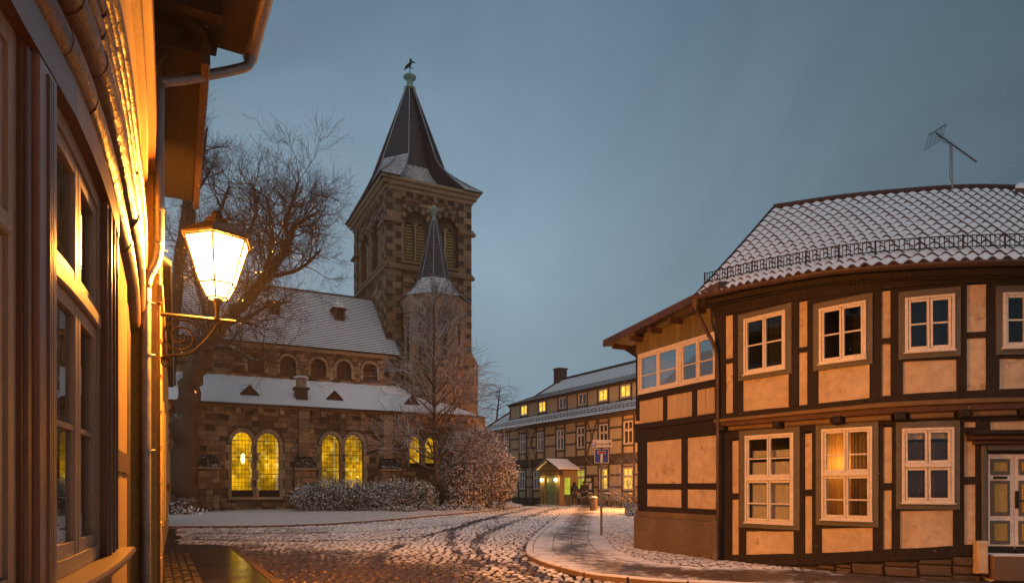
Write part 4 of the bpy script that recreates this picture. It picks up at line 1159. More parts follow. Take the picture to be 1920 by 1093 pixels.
b.tube([z + Vector((-.45, 0, .0)), z + Vector((-.2, 0, .28)), z + Vector((0, 0, .42)), z + Vector((.12, 0, .66)), z + Vector((.06, 0, .86))], [.02, .12, .13, .08, .06], 6)
b.tube([z + Vector((.0, 0, .5)), z + Vector((.3, 0, .62)), z + Vector((.46, 0, .50))], [.07, .05, .02], 6); b.tube([z + Vector((-.1, 0, .3)), z + Vector((.25, 0, .05))], [.07, .02], 5); b.build('weather_vane', M['iron'], o)
# ---- stair turret
tc_ = FA.P(14.75, 0, -3.25); tr_ = 1.95; a0 = math.atan2(CU.y, CU.x) + R(22.5)
oct_ = [Vector((tc_.x + tr_ * math.cos(a0 - k * math.pi / 4), tc_.y + tr_ * math.sin(a0 - k * math.pi / 4))) for k in range(8)]
turret = None
b = MB(); b.lathe([(tr_ - .02, 0), (tr_ - .02, 13.9)], (tc_.x, tc_.y, 0), 8, 0, False, a0); turret = b.build('turret', M['mortar'], church)
b = MB(); b.col = []; wn = []
for k in range(8):
    p, q = oct_[k], oct_[(k + 1) % 8]
    F = Facade([q, p]); m_ = (p + q) / 2; n = F.frame(.5)[2]
    if n.dot(-m_) < -5: continue
    L_ = F.len; fb = [arch_forb(L_/2, .75, 9.7, 12.2, 12.7)]
    stones(b, F, .04, L_ - .04, 5.5, 13.2, 0.0, .5, .32, lambda a, c: [i for f in fb for i in f(a, c)], .22)
    b2 = MB(); b2.fpoly(F, arch(L_/2, .5, 9.8, 12.2, 12.55), 0.0, .03); b2.build('slit_window', M['dark'], turret)
    surround(F, L_/2, .5, 9.8, 12.2, 12.55, 0.0, .14, .06, turret, 5, .6, sill=True)
    for s in (0.0, L_ - .2):
        b2 = MB(); b2.fbox(F, s + .01, s + .19, 8.6, 13.2, 0, .09, bev=.02); b2.build('shaft', M['dressed'], turret)
    b2 = MB(); b2.fbox(F, -.05, L_ + .05, 8.3, 8.58, -.05, .14, bev=.04); b2.build('string_course', M['quoin'], turret)
b.build('turret_stones', M['stone'], turret, 'stuff')
b = MB(); b.lathe([(tr_, 13.2), (tr_ + .12, 13.35), (tr_ + .14, 13.6), (tr_ + .32, 13.95), (tr_ + .36, 14.1)], (tc_.x, tc_.y, 0), 8, 0, False, a0); b.build('cornice', M['dressed'], turret)
b = MB(); N_ = 26; prs = []
def tsp(t):
    if t < .24: f = t / .24; ff = 1 - (1 - f) ** 1.25; return lerp(tr_ + .5, 1.15, ff), lerp(14.08, 15.35, f)
    f = (t - .24) / .76; return lerp(1.15, .14, f), lerp(15.35, 19.75, f)
for k in range(N_):
    r0, z0 = tsp(k / N_); r1, z1 = tsp((k + 1) / N_)
    b.lathe([(r0, z0), (r0 + .03, z0 + .01), (r1, z1)], (tc_.x, tc_.y, 0), 8, 1 if k / N_ < .24 else 0, False, a0, cap=False)
ts = b.build('turret_spire', [M['slate'], M['slate_dust']], church)
for k in range(8):
    b = MB(); b.tube([Vector((tc_.x + tsp(t/16)[0] * math.cos(a0 + k * math.pi/4), tc_.y + tsp(t/16)[0] * math.sin(a0 + k * math.pi/4), tsp(t/16)[1] + .03)) for t in range(17)], .035, 5); b.build('lead_roll', M['zinc'], ts)
b = MB(); b.lathe([(.2, 0), (.16, .12), (.11, .2), (.12, .5), (.2, .56), (.32, .74), (.3, .82), (.12, .95), (.06, 1.05), (.01, 1.08)], (tc_.x, tc_.y, 19.65), 12); b.build('finial', M['copper'], ts)
# buttress at the right corner of the tower
FB = Facade([FA.P(TU1 - .2, 0, TD0 + .25).xy, FA.P(TU1 + .55, 0, TD0 + .25).xy])
b = MB(); b.fbox(FB, -.4, FB.len, 0, 10.3, -2.2, 0); bt = b.build('tower_buttress', M['mortar'], church)
b = MB(); b.col = []; stones(b, FB, -.4, FB.len, 2, 10.2, 0, .5, .34, None, .3); b.build('buttress_stones', M['stone'], bt, 'stuff')
b = MB(); b.hexa([FB.P(-.45, 10.3, .05), FB.P(FB.len + .08, 10.3, .05), FB.P(FB.len + .08, 10.3, -2.3), FB.P(-.45, 10.3, -2.3), FB.P(-.45, 11.6, -.3), FB.P(.2, 11.6, -.3), FB.P(.2, 11.6, -2.3), FB.P(-.45, 11.6, -2.3)]); b.build('weathering_cap', M['quoin'], bt)
b = MB(); b.hexa([FB.P(-.4, 0, .6), FB.P(FB.len + .5, 0, .6), FB.P(FB.len + .5, 0, -2.2), FB.P(-.4, 0, -2.2), FB.P(-.4, 5.4, .01), FB.P(FB.len + .01, 5.4, .01), FB.P(FB.len + .01, 5.4, -2.2), FB.P(-.4, 5.4, -2.2)]); b.build('battered_foot', M['quoin'], bt)
# low stretch between aisle and tower corner
FW = Facade([FA.P(16.1, 0, -1.2).xy, FA.P(TU1 + .1, 0, -2.6).xy])
b = MB(); b.fbox(FW, 0, FW.len, 0, 6.4, -3, 0); o = b.build('vestry_wall', M['mortar'], church)
b = MB(); b.col = []; stones(b, FW, 0, FW.len, 0.1, 6.3, 0, .5, .3, None, .3); b.build('vestry_stones', M['stone'], o, 'stuff')

# ================================================================== FAR HALF-TIMBERED HOUSE
FF = Facade([at(925, 900, 63.3).xy, at(1205, 900, 45.2).xy])
FE = FF.len + 3.0
far = thing('half_timbered_hall', FF.P(10, 0, -4), 'long yellow half-timbered house with snowy roof and lit dormer windows beyond the church', 'house')
FEV = 6.75; FJ = 3.45
def fpart(name, mat, u0, u1, h0, h1, d0, d1, parent=far, **k):
    b = MB(); b.fbox(FF, u0, u1, h0, h1, d0, d1, **k); return b.build(name, M[mat], parent)
M['timber_far'] = surf('brown_far_timber', (0.075, 0.048, 0.026), (0.105, 0.068, 0.038), 2.0, .8, .2, per_obj=.3)
M['lit_pane'] = emis('lit_window_yellow', (1.0, 0.60, 0.07), 1.25, .35, 0.1, 1.6)
M['lit_green'] = emis('lit_window_greenish', (0.50, 0.52, 0.04), 0.85, .35, 0.1, 1.4)
fpart('back_wall', 'mortar', -1.0, FE, 0, FEV, -9, -.16)
# windows
def fwin(u0, u1, h0, h1, d, lit=None, cols=2, transom=.62, bars=()):
    casement_window(far, FF, u0, u1, h0, h1, d, (M['white_frame'], M['glass_far']), cols, bars, transom, fw=.07, sw=.05, depth=.07, room=.25 if not lit else 0, pane_mat=M[lit] if lit else None)
ups = [(944, 955), (974, 987), (1007, 1020), (1044, 1058), (1082, 1097), (1124, 1140), (1170, 1187)]
ux_ = [(FF.u_of(a), FF.u_of(c)) for a, c in ups]
grd = [(973.5, 985.5, None), (1003, 1010, None), (1082, 1097, 'lit_green'), (1124, 1140, 'lit_pane'), (1169, 1187, 'lit_pane')]
gx_ = [(FF.u_of(a), FF.u_of(c), l) for a, c, l in grd]
posts_u = set()
W_ = 1.02
ux_ = [((a + c) / 2 - W_ / 2, (a + c) / 2 + W_ / 2) for a, c in ux_]
gx_ = [((a + c) / 2 - W_ / 2, (a + c) / 2 + W_ / 2, l) for a, c, l in gx_]
ux_.append((ux_[-1][1] + 1.1, ux_[-1][1] + 2.1))
for a, c in ux_: fwin(a, c, 4.45, 6.10, .03)
for a, c, l in gx_: fwin(a, c, 1.25, 2.85, .03, l)
def storey(h0, h1, wins, wh0, wh1, skip=None):
    PW = .2
    edges = []
    cur = -1.0
    ps = []
    for a, c in wins: ps += [a - PW, c]
    ps = [-1.0] + ps
    for p in ps:
        fpart('timber_post', 'timber_far', p, p + PW, h0 + .22, h1 - .22, -.16, .03, j=.012)
    fpart('sill_beam', 'timber_far', -1.0, FE, h0, h0 + .22, -.16, .035, j=.01); fpart('top_plate', 'timber_far', -1.0, FE, h1 - .22, h1, -.16, .034, j=.01)
    for a, c in wins:
        fpart('infill_panel', 'plaster_far', a, c, h0 + .22, wh0 - .14, -.14, 0.0); fpart('timber_rail', 'timber_far', a, c, wh0 - .14, wh0, -.15, .032)
        if h1 - .22 - wh1 > .2:
            fpart('timber_rail', 'timber_far', a, c, wh1, wh1 + .12, -.15, .03); fpart('infill_panel', 'plaster_far', a, c, wh1 + .12, h1 - .22, -.14, 0.0)
    gaps = []
    prev = -1.0 + PW
    for a, c in wins: gaps.append((prev, a - PW)); prev = c + PW
    gaps.append((prev, FE))
    for gi, (a, c) in enumerate(gaps):
        if c - a < .15: continue
        mh = h0 + .22 + (h1 - h0 - .44) * .36; mh2 = h0 + .22 + (h1 - h0 - .44) * .70
        hs = [(h0 + .22, mh - .07), (mh + .07, mh2 - .07), (mh2 + .07, h1 - .22)]
        sub = [(a, c)]
        if c - a > 2.2: m_ = (a + c) / 2; sub = [(a, m_ - .1), (m_ + .1, c)]; fpart('timber_post', 'timber_far', m_ - .1, m_ + .1, h0 + .22, h1 - .22, -.16, .028)
        for s0, s1 in sub:
            for z0, z1 in hs: fpart('infill_panel', 'plaster_far', s0, s1, z0, z1, -.14, 0.0)
            for z in (mh, mh2): fpart('timber_rail', 'timber_far', s0, s1, z - .07, z + .07, -.15, .026)
        if h0 > 3 and gi in (2, 5):
            for s in (1, -1):
                b = MB(); x0, x1 = (a + .05, c - .05) if s > 0 else (c - .05, a + .05)
                b.fpoly(FF, [(x0 - .07, h0 + .25), (x0 + .07, h0 + .25), (x1 + .07, h1 - .25), (x1 - .07, h1 - .25)], -.1, .024 + .004 * s); b.build('brace', M['timber_far'], far)
storey(FJ + .2, FEV, ux_, 4.45, 6.10)
storey(.35, FJ - .15, [(a, c) for a, c, l in gx_], 1.25, 2.85)
fpart('jetty_beam', 'timber_far', -1.0, FE, FJ - .15, FJ + .2, -.16, .10, j=.01)
fpart('plinth', 'field', -1.0, FE, -.1, .35, -.2, .06, j=.01)
# roof : half-hipped main roof, long shed dormer
RDp, RHt = -5.2, 11.5
def fr(u, t): return FF.P(u, lerp(FEV, RHt, t), lerp(.55, RDp, t))
fpart('eaves_board', 'timber_far', -1.3, FE, FEV - .30, FEV - .02, -.2, .42, j=.01)
du0 = FF.u_of(975, -1.6)
b = MB(); NCf = 30; hipL = lambda t: lerp(-1.6, 3.8, max(0, (t)) ) 
tile_rows = MB()
for k in range(NCf):
    t0, t1 = k / NCf, (k + 1) / NCf
    A, B, C = [], [], []
    Nn = 60
    for i in range(Nn + 1):
        u = lerp(hipL(t0), FE, i / Nn); u1 = lerp(hipL(t1), FE, i / Nn)
        bumpz = .022 + .012 * math.sin(i * 3.1)
        A.append(fr(u, t0) + Vector((0, 0, bumpz))); B.append(fr(u1, t1)); C.append(fr(u, t0))
    b.grid([C, A], 0); b.grid([A, B], 1)
b.face([fr(-1.6, 0), fr(3.8, 1), FF.P(-1.6, FEV, -11)], 1)
b.face([fr(3.8, 1), fr(FE, 1), FF.P(FE, FEV, -11), FF.P(-1.6, FEV, -11)], 1)
rf = b.build('roof', [M['tile_clay'], M['tile_snow']], far)
b = MB(); b.tube([fr(3.8, 1) + Vector((0, 0, .06)), fr(FE, 1) + Vector((0, 0, .06))], .12, 6); b.tube([fr(-1.6, 0) + Vector((0, 0, .08)), fr(3.8, 1) + Vector((0, 0, .06))], .09, 6); b.build('ridge_tiles', M['tile_clay'], rf)
# dormer
td = .20; dd0 = lerp(.55, RDp, td) + .1; dh0 = lerp(FEV, RHt, td); dh1 = 8.95
dorm = fpart('long_dormer', 'timber_far', du0, FE, dh0 - .4, dh1, dd0 - 3.2, dd0 - .06)
dws = []
for (x0, x1), l in zip(((983-7, 983+6.5), (1017-7, 1017+7), (1055-8, 1055+8), (1092-8.5, 1092+8.5), (1131-9, 1131+9), (1173-9.5, 1173+9.5)), ('lit_pane', 'lit_pane', None, None, 'lit_pane', 'lit_pane')):
    uc = FF.u_of((x0 + x1) / 2, dd0); dws.append((uc - .56, uc + .56, l))
prev = du0 + .18
fpart('timber_post', 'timber_far', du0, du0 + .18, dh0 - .1, dh1 - .1, dd0 - .06, dd0 + .04, parent=dorm)
for a, c, l in dws + [(FE - .1, FE, 'end')]:
    if a - prev > .25: fpart('infill_panel', 'plaster_far', prev, a - .16, dh0 + .02, dh1 - .14, dd0 - .06, dd0, parent=dorm)
    fpart('timber_post', 'timber_far', a - .16, a, dh0 - .1, dh1 - .1, dd0 - .06, dd0 + .03, parent=dorm)
    if l != 'end':
        casement_window(far, FF, a, c, dh0 + .12, dh1 - .16, dd0 + .02, (M['white_frame'], M['glass_far']), 2, (), None, fw=.07, sw=.05, room=.1 if not l else 0, pane_mat=M[l] if l else None)
        fpart('timber_post', 'timber_far', c, c + .16, dh0 - .1, dh1 - .1, dd0 - .06, dd0 + .03, parent=dorm); prev = c + .16
fpart('dormer_plate', 'timber_far', du0 - .1, FE, dh1 - .14, dh1 + .02, dd0 - .1, dd0 + .14, parent=dorm)
b = MB(); NCd = 12
def dr(u, t): return FF.P(u, lerp(dh1 + .03, 10.15, t), lerp(dd0 + .35, lerp(.55, RDp, (10.15 - FEV) / (RHt - FEV)) + .1, t))
for k in range(NCd):
    t0, t1 = k / NCd, (k + 1) / NCd
    A, B, C = [], [], []
    for i in range(61):
        u = lerp(du0 - .05, FE, i / 60)
        A.append(dr(u, t0) + Vector((0, 0, .024 + .012 * math.sin(i * 3.1)))); B.append(dr(u, t1)); C.append(dr(u, t0))
    b.grid([C, A], 0); b.grid([A, B], 1)
b.face([dr(du0 - .05, 0), dr(du0 - .05, 1), FF.P(du0 - .05, dh1 - .9, dd0 - 1.6)], 0)
b.build('dormer_roof', [M['tile_clay'], M['tile_snow']], dorm)
# snow guard over the eaves
b = MB()
for hh in (.10, .24): b.tube([fr(-1, .055) + Vector((0, 0, hh)), fr(FE, .055) + Vector((0, 0, hh))], .018, 4)
u = -1.0
while u < FE: b.tube([fr(u, .055), fr(u, .055) + Vector((0, 0, .28))], .018, 4); u += .45
b.build('snow_guard', M['iron'], far)
# chimney of bricks
c = fr(FF.u_of(1050, RDp), .985); cu_ = FF.u_of(1050, RDp)
b = MB(); b.fbox(FF, cu_ - .42, cu_ + .42, RHt - .8, RHt + 1.0, RDp - .5, RDp + .4); chm = b.build('chimney', M['mortar'], far)
rr_ = 0
h = RHt - .7
while h < RHt + 1.0:
    off = (rr_ % 2) * .12
    for k in range(-1, 4):
        a = cu_ - .43 + k * .24 + off; a0_, a1_ = max(a, cu_ - .44), min(a + .22, cu_ + .44)
        if a1_ - a0_ > .05:
            b = MB(); b.fbox(FF, a0_, a1_, h, h + .14, RDp + .39, RDp + .43); b.build('brick', M['brick'], chm)
    FC = Facade([FF.P(cu_ - .42, 0, RDp - .5).xy, FF.P(cu_ - .42, 0, RDp + .4).xy])
    b = MB(); b.fbox(FC, 0, .9, h, h + .14, 0, .02); b.build('brick', M['brick'], chm)
    h += .16; rr_ += 1
b = MB(); b.fbox(FF, cu_ - .5, cu_ + .5, RHt + 1.0, RHt + 1.12, RDp - .58, RDp + .5, bev=.03); b.build('chimney_cap', M['brick'], chm)
# downpipe
u = FF.u_of(993, .15); b = MB(); b.tube([FF.P(u, FEV - .3, .4), FF.P(u, FEV - .6, .14), FF.P(u, .1, .12)], .05, 8); b.build('downpipe', M['zinc'], far)
# porch
pd = 1.7
p0, p1 = FF.u_of(1013, pd), FF.u_of(1049.5, pd)
pm = (p0 + p1) / 2
def ppart(name, mat, u0, u1, h0, h1, d0, d1, parent=None, **k):
    b = MB(); b.fbox(FF, u0, u1, h0, h1, d0, d1, **k); return b.build(name, M[mat], parent or porch)
M['door_green'] = surf('green_door_paint', (0.10, 0.16, 0.085), (0.13, 0.20, 0.105), 3, .45, .15)
M['porch_wood'] = surf('honey_porch_boards', (.30, .19, .085), (.36, .235, .11), 2, .6, .3, (6, 6, .7), fine=9)
porch = thing('porch', FF.P(pm, 0, pd), 'gabled wooden porch with green double door between two lit wall lamps', 'porch')
ppart('side_wall', 'porch_wood', p0, p0 + .15, 0, 2.75, .06, pd); ppart('side_wall', 'porch_wood', p1 - .15, p1, 0, 2.75, .06, pd)
dq = .62
ppart('front_panel', 'olive_board', p0 + .151, pm - .75, 0, 2.75, pd - .3, pd - .02); ppart('front_panel', 'olive_board', pm + .75, p1 - .151, 0, 2.75, pd - .3, pd - .02)
ppart('lintel', 'timber_red', p0 - .05, p1 + .05, 2.35, 2.8, pd - .28, pd + .05, bev=.03)
for s in (-1, 1):
    a, c = (pm - .75, pm - .01) if s < 0 else (pm + .01, pm + .75)
    dl = ppart('door_leaf', 'door_green', a, c, .06, 2.34, pd - .22, pd - .14)
    for z0, z1 in ((.2, .85), (.98, 1.65), (1.78, 2.24)): ppart('door_panel', 'door_green', a + .14, c - .14, z0, z1, pd - .14, pd - .11, parent=dl, bev=.015)
b = MB(); b.tube([FF.P(pm + .08, 1.05, pd - .1), FF.P(pm + .08, 1.25, pd - .08)], .02, 6); b.build('door_handle', M['zinc'], porch)
b = MB()
eL, eR, pk = FF.P(p0 - .28, 2.82, pd + .35), FF.P(p1 + .28, 2.82, pd + .35), FF.P(pm, 3.6, pd + .35)
eLb, eRb, pkb = FF.P(p0 - .28, 2.82, .0), FF.P(p1 + .28, 2.82, .0), FF.P(pm, 3.6, 0)
up3 = Vector((0, 0, .10))
b.hexa([eL, pk, pkb, eLb, eL + up3, pk + up3, pkb + up3, eLb + up3]); b.hexa([pk, eR, eRb, pkb, pk + up3 * .98, eR + up3, eRb + up3, pkb + up3 * .98]); b.build('porch_roof', M['snow'], porch)
b = MB(); b.fpoly(FF, [(p0 - .3, 2.81), (p1 + .3, 2.81), (pm, 3.52)], pd - .1, pd + .1); b.build('gable', M['olive_board'], porch)
b = MB(); b.tube([eL - up3 * .3, pk - up3 * .3, eR - up3 * .3], .07, 4, sm=False); b.build('bargeboard', M['timber'], porch)
b = MB(); b.fbox(Facade([FF.P(p1, 0, pd).xy, FF.P(p1, 0, 0).xy]), .45, .95, .9, 2.2, 0.0, .02); b.build('side_light', M['lit_green'], porch)
ppart('door_step', 'kerb', p0, p1, 0.0, .08, pd - .25, pd + .5, bev=.02)
b = MB(); b.tube([FF.P(pm + .95, .08, pd + .4), FF.P(pm + .95, 1.05, pd + .4), FF.P(pm + 1.35, 1.05, pd + .4), FF.P(pm + 1.35, .08, pd + .4)], .025, 6); b.build('handrail', M['zinc'], porch)
for k, s in enumerate((-1, 1)):
    q = FF.P(pm + s * .98, 2.02, pd + .12)
    t_ = thing('wall_lamp', q, ('glowing wall lamp left of the green porch door', 'glowing wall lamp right of the green porch door')[k], 'lamp', 'porch lamps')
    b = MB(); b.lathe([(.02, -.14), (.10, -.08), (.12, .02), (.08, .12), (.02, .15)], q, 10); b.build('globe', M.setdefault('porch_globe', emis('porch_globe', (1, .62, .12), 22.0, transp=.3)), t_)
    b = MB(); b.tube([q + Vector((0, 0, .16)), FF.P(pm + s * .98, 2.28, pd + .08), FF.P(pm + s * .98, 2.25, pd - .02)], .018, 6); b.build('arm', M['iron'], t_)
    lt = bpy.data.lights.new('porch_light', 'POINT'); lt.energy = 26; lt.color = (1, .58, .16); lt.shadow_soft_size = .1
    lo = bpy.data.objects.new('porch_light', lt); col.objects.link(lo); lo.parent = t_; lo.location = (FF.P(pm + s * .98, 2.02, pd + .30) - q)
# notice board
nu = FF.u_of(1104.5, .5); q = FF.P(nu, 0, .5)
nb = thing('notice_board', q, 'dark framed notice board with papers between porch and bicycles', 'notice board')
b = MB(); b.fbox(FF, nu - .55, nu - .49, 0, 2.3, .46, .52); b.fbox(FF, nu + .49, nu + .55, 0, 2.3, .46, .52); b.build('post', M['iron'], nb)
b = MB(); b.fbox(FF, nu - .49, nu + .49, .95, 2.25, .46, .52); b.build('board', M['timber'], nb)
for a, z, w_, h_ in ((-.35, 1.9, .62, .22), (-.4, 1.4, .3, .4), (.0, 1.3, .34, .46), (-.38, 1.02, .28, .3)):
    b = MB(); b.fbox(FF, nu + a, nu + a + w_, z, z + h_, .52, .526); b.build('paper', M['white_frame'], nb)

lantern('post_lantern', (8.35, 38.0, 3.2), (0, 1), 5800.0, 'iron post lantern lighting the bicycles, screened from view by the annex', 1.0, 0.0, None, True, .6)

# ================================================================== RIGHT HOUSE (timber framed, curved street front)
def xz(x, Y): return ((x - CX) / FPX * Y, Y)
FR = Facade([xz(1348, 12.8), xz(1450, 11.85), xz(1559, 11.0), xz(1681, 10.35), xz(1820, 10.0), xz(1920, 9.9), (8.6, 9.85), (10.0, 9.95), (12.0, 10.4)], True)
rh = thing('timber_framed_house', (7.0, 13.0, 0), 'cream and dark timbered house at right under a snowy pantile roof', 'house')
ULEN = FR.u_of(2200)
def U(px): return FR.u_of(px)
lt_top = FR.line([(1375, 593), (1512, 567), (1663, 549), (1825, 538), (1920, 535)])
lt_mid = FR.line([(1375, 678), (1512, 657), (1663, 642), (1825, 631)])
lt_pan = FR.line([(1443, 705), (1587, 689), (1740, 678), (1895, 675)])
lt_bot = FR.line([(1375, 775), (1443, 768), (1512, 760), (1587, 753), (1663, 743), (1740, 738), (1825, 733), (1900, 730)])
lt_jt = FR.line([(1360, 786), (1559, 766), (1681, 755), (1920, 747)])
lt_jb = FR.line([(1360, 808), (1559, 795), (1681, 788), (1800, 783), (1920, 779)])
lg_top = FR.line([(1380, 823), (1517, 809), (1664, 797), (1818, 791), (1920, 789)])
lg_mid = FR.line([(1380, 930), (1517, 923), (1664, 912), (1818, 900), (1920, 897)])
lg_bot = FR.line([(1375, 1040), (1440, 1038), (1517, 1037), (1587, 1034), (1664, 1029), (1740, 1026), (1820, 1020), (1920, 1015)])
lg_low = FR.line([(1375, 1061), (1440, 1060), (1517, 1058), (1587, 1055), (1664, 1050), (1740, 1046), (1820, 1040), (1920, 1036)])
rE = FR.line([(1310, 555), (1400, 534), (1550, 508), (1700, 496), (1800, 491), (1920, 489)], .44)
off = lambda f, dz: (lambda u: f(u) + dz)
def rpart(name, mat, u0, u1, h0, h1, d0, d1, parent=rh, j=0.0, bev=0.0):
    b = MB(); b.fbox(FR, u0, u1, h0, h1, d0, d1, j=j, bev=bev); return b.build(name, M[mat], parent)
JT = .10     # the upper storey stands out by this much
# ---- upper storey
panels = [(1368, 1382), (1504, 1521), (1655, 1671), (1808, 1843), (1990, 2010)]
wins = [(1404, 1482, 592, 698), (1544, 1629, 574, 679), (1696, 1784, 559, 661), (1869, 1957, 553, 655)]
sur = 11
for x0, x1 in panels[:4]:
    a, c = U(x0), U(x1)
    rpart('infill_panel', 'plaster', a, c, off(lt_mid, .045), lt_top, JT - .14, JT, j=.004); rpart('infill_panel', 'plaster', a, c, lt_bot, off(lt_mid, -.045), JT - .14, JT, j=.004)
    rpart('timber_rail', 'timber', a, c, off(lt_mid, -.045), off(lt_mid, .045), JT - .15, JT + .022, j=.006)
def window_bay(x0, x1, yt, yb, bars, pbot, ptop, d, jit, transom=None, curt=None, lit=False, room=.5, bars_up=None, dark=None):
    a, c = U(x0), U(x1); um = (a + c) / 2
    Ym = FR.P(um, 0).y; ht = EYE + (HY - yt) / FPX * Ym; hb = EYE + (HY - yb) / FPX * Ym
    sa, sc_ = U(x0 - sur), U(x1 + sur); sv = .10
    b = MB()
    b.fbox(FR, sa, a, hb - sv, ht + sv, d - .14, d + .045); b.fbox(FR, c, sc_, hb - sv, ht + sv, d - .14, d + .045)
    b.fbox(FR, a, c, ht, ht + sv, d - .14, d + .043); b.fbox(FR, a, c, hb - sv, hb, d - .14, d + .043)
    b.build('window_surround', M['grey_board'], rh)
    w = casement_window(rh, FR, a, c, hb, ht, d + .062, (M['white_frame'], M['glass']), 2, bars, transom, fw=.038, sw=.036, depth=.09, curt=curt, room=room, bars_up=bars_up, room_mat=dark)
    b = MB(); b.fbox(FR, a - .02, c + .02, hb - .025, hb - .002, d, d + .085, bev=.006); b.build('sill', M['white_frame'], w)
    ps, pe = U(x0 - 4), U(x1 + 5)
    tl_ = off(lt_top, .02) if d > .05 else lg_top
    if tl_((a + c) / 2) - ht - sv > .015: rpart('timber_rail', 'timber', sa, sc_, ht + sv + .001, tl_, d - .15, d + .022)
    rpart('infill_panel', 'plaster', ps, pe, pbot, ptop, d - .14, d, j=.004)
    rpart('timber_rail', 'timber', sa, sc_, ptop, lambda u: max(ptop(u) + .02, hb - sv - .002), d - .15, d + .02, j=.004)
    return a, c, hb, ht, sa, sc_
for x0, x1, yt, yb in wins:
    window_bay(x0, x1, yt, yb, (.5,), lt_bot, lt_pan, JT, .004)
    a, c = U(x0 - sur), U(x1 + sur)
posts = [(1350, 1368), (1382, 1400), (1487, 1504), (1521, 1540), (1637, 1655), (1671, 1691), (1789, 1808), (1843, 1864), (1962, 1985)]
for x0, x1 in posts:
    rpart('timber_post', 'timber', U(x0) if x0 > 1350 else 0.0, U(x1), lt_bot, off(lt_top, .02), JT - .16, JT + .024, j=.008)
rpart('top_plate', 'timber', 0.0, ULEN, off(lt_top, .02), off(lt_top, .20), JT - .2, JT + .05, j=.01)
rpart('cornice_beam', 'timber', -.05, ULEN, off(lt_top, .20), lambda u: min(lt_top(u) + .34, rE(u) - .16), JT - .2, JT + .14, j=.012, bev=.02)
rpart('cornice_beam', 'timber', -.08, ULEN, lambda u: min(lt_top(u) + .34, rE(u) - .16) + .002, lambda u: rE(u) - .06, JT - .2, JT + .22, j=.006, bev=.015)
rpart('sill_beam', 'timber', 0.0, ULEN, lt_jt, lt_bot, JT - .2, JT + .03, j=.008)
# ---- jetty with mouldings and joist heads
lj = lambda f: (lambda u: lerp(lt_jb(u), lt_jt(u), f))
rpart('moulding', 'ochre_wood', 0.0, ULEN, lj(.72), lj(.999), -.1, JT + .07, bev=.012, j=.002)
rpart('moulding', 'timber_red', 0.0, ULEN, lj(.36), lj(.718), -.1, JT + .03, bev=.01, j=.002)
heads = [1354, 1457, 1565, 1676, 1790, 1903]
for k, x in enumerate(heads):
    a = max(0.02, U(x) if x > 1350 else .02); rpart('joist_head', 'timber', a, a + .17, lj(-.05), lj(.42), -.1, JT + .075, bev=.025, j=.004)
    if k + 1 < len(heads) and k > 0 or k == 0:
        c = U(heads[k + 1]) - .02 if k + 1 < len(heads) else ULEN
        rpart('fillet', 'ochre_wood', a + .19, c, lj(.0), lj(.355), -.1, JT - .005, bev=.02)
rpart('head_beam', 'timber', 0.0, ULEN, lg_top, lj(-.02), -.16, .03, j=.006)
# ---- ground floor
gp = [(1376, 1387), (1510, 1524), (1656, 1672), (1806, 1829)]
for k, (x0, x1) in enumerate(gp):
    a, c = U(x0 - (3 if k == 0 else 0)), U(x1)
    rpart('infill_panel', 'plaster', a, c, off(lg_mid, .055), off(lg_top, -.03 if k < 3 else -.17), -.14, 0.0, j=.004); rpart('infill_panel', 'plaster', a, c, lg_bot, off(lg_mid, -.055), -.14, 0.0, j=.004)
    rpart('timber_rail', 'timber', a, c, off(lg_mid, -.055), off(lg_mid, .055), -.15, .022, j=.006)
    if k == 3: rpart('timber_rail', 'timber', a, c, off(lg_top, -.17), off(lg_top, -.08), -.15, .022); rpart('infill_panel', 'plaster', a, c, off(lg_top, -.08), lg_top, -.14, 0.0)
gpost = [(1350, 1373), (1387, 1399), (1490, 1510), (1524, 1540), (1637, 1656), (1672, 1688), (1786, 1806), (1829, 1838)]
for x0, x1 in gpost:
    rpart('timber_post', 'timber', 0.0 if x0 == 1350 else U(x0), U(x1), lg_bot, lg_top, -.16, .024, j=.008)
M['lamp_room'] = surf('warm_room_wall', (0.45, 0.34, 0.22), (0.5, 0.38, 0.25), 1, .9, 0)
gw = {}
gw[0] = window_bay(1400, 1491, 814, 980, (.42,), lg_bot, FR.line([(1400, 995), (1486, 995)]), 0.0, .004, .5, bars_up=(.45,), curt=[('net', .02, .98, 0, .5, .14), ('net', .02, .98, .52, .70, .14), ('net', .02, .98, .76, .84, .16)])
gw[1] = window_bay(1543, 1637, 802, 974, (.42,), lg_bot, FR.line([(1540, 990), (1633, 988)]), 0.0, .004, .5, bars_up=(.40,), curt=[('drape_lit', .0, .50, 0, 1, .24), ('drape', .50, 1.0, 0, 1, .22)], room=.9, dark=M['lamp_room'])
gw[2] = window_bay(1691, 1787, 802, 942, (), lg_bot, FR.line([(1688, 957), (1783, 955)]), 0.0, .004, .5, bars_up=(), curt=[('drape', .02, .46, 0, .84, .16), ('drape', .5, .98, 0, .84, .16), ('net', .02, .98, .88, 1, .12)])
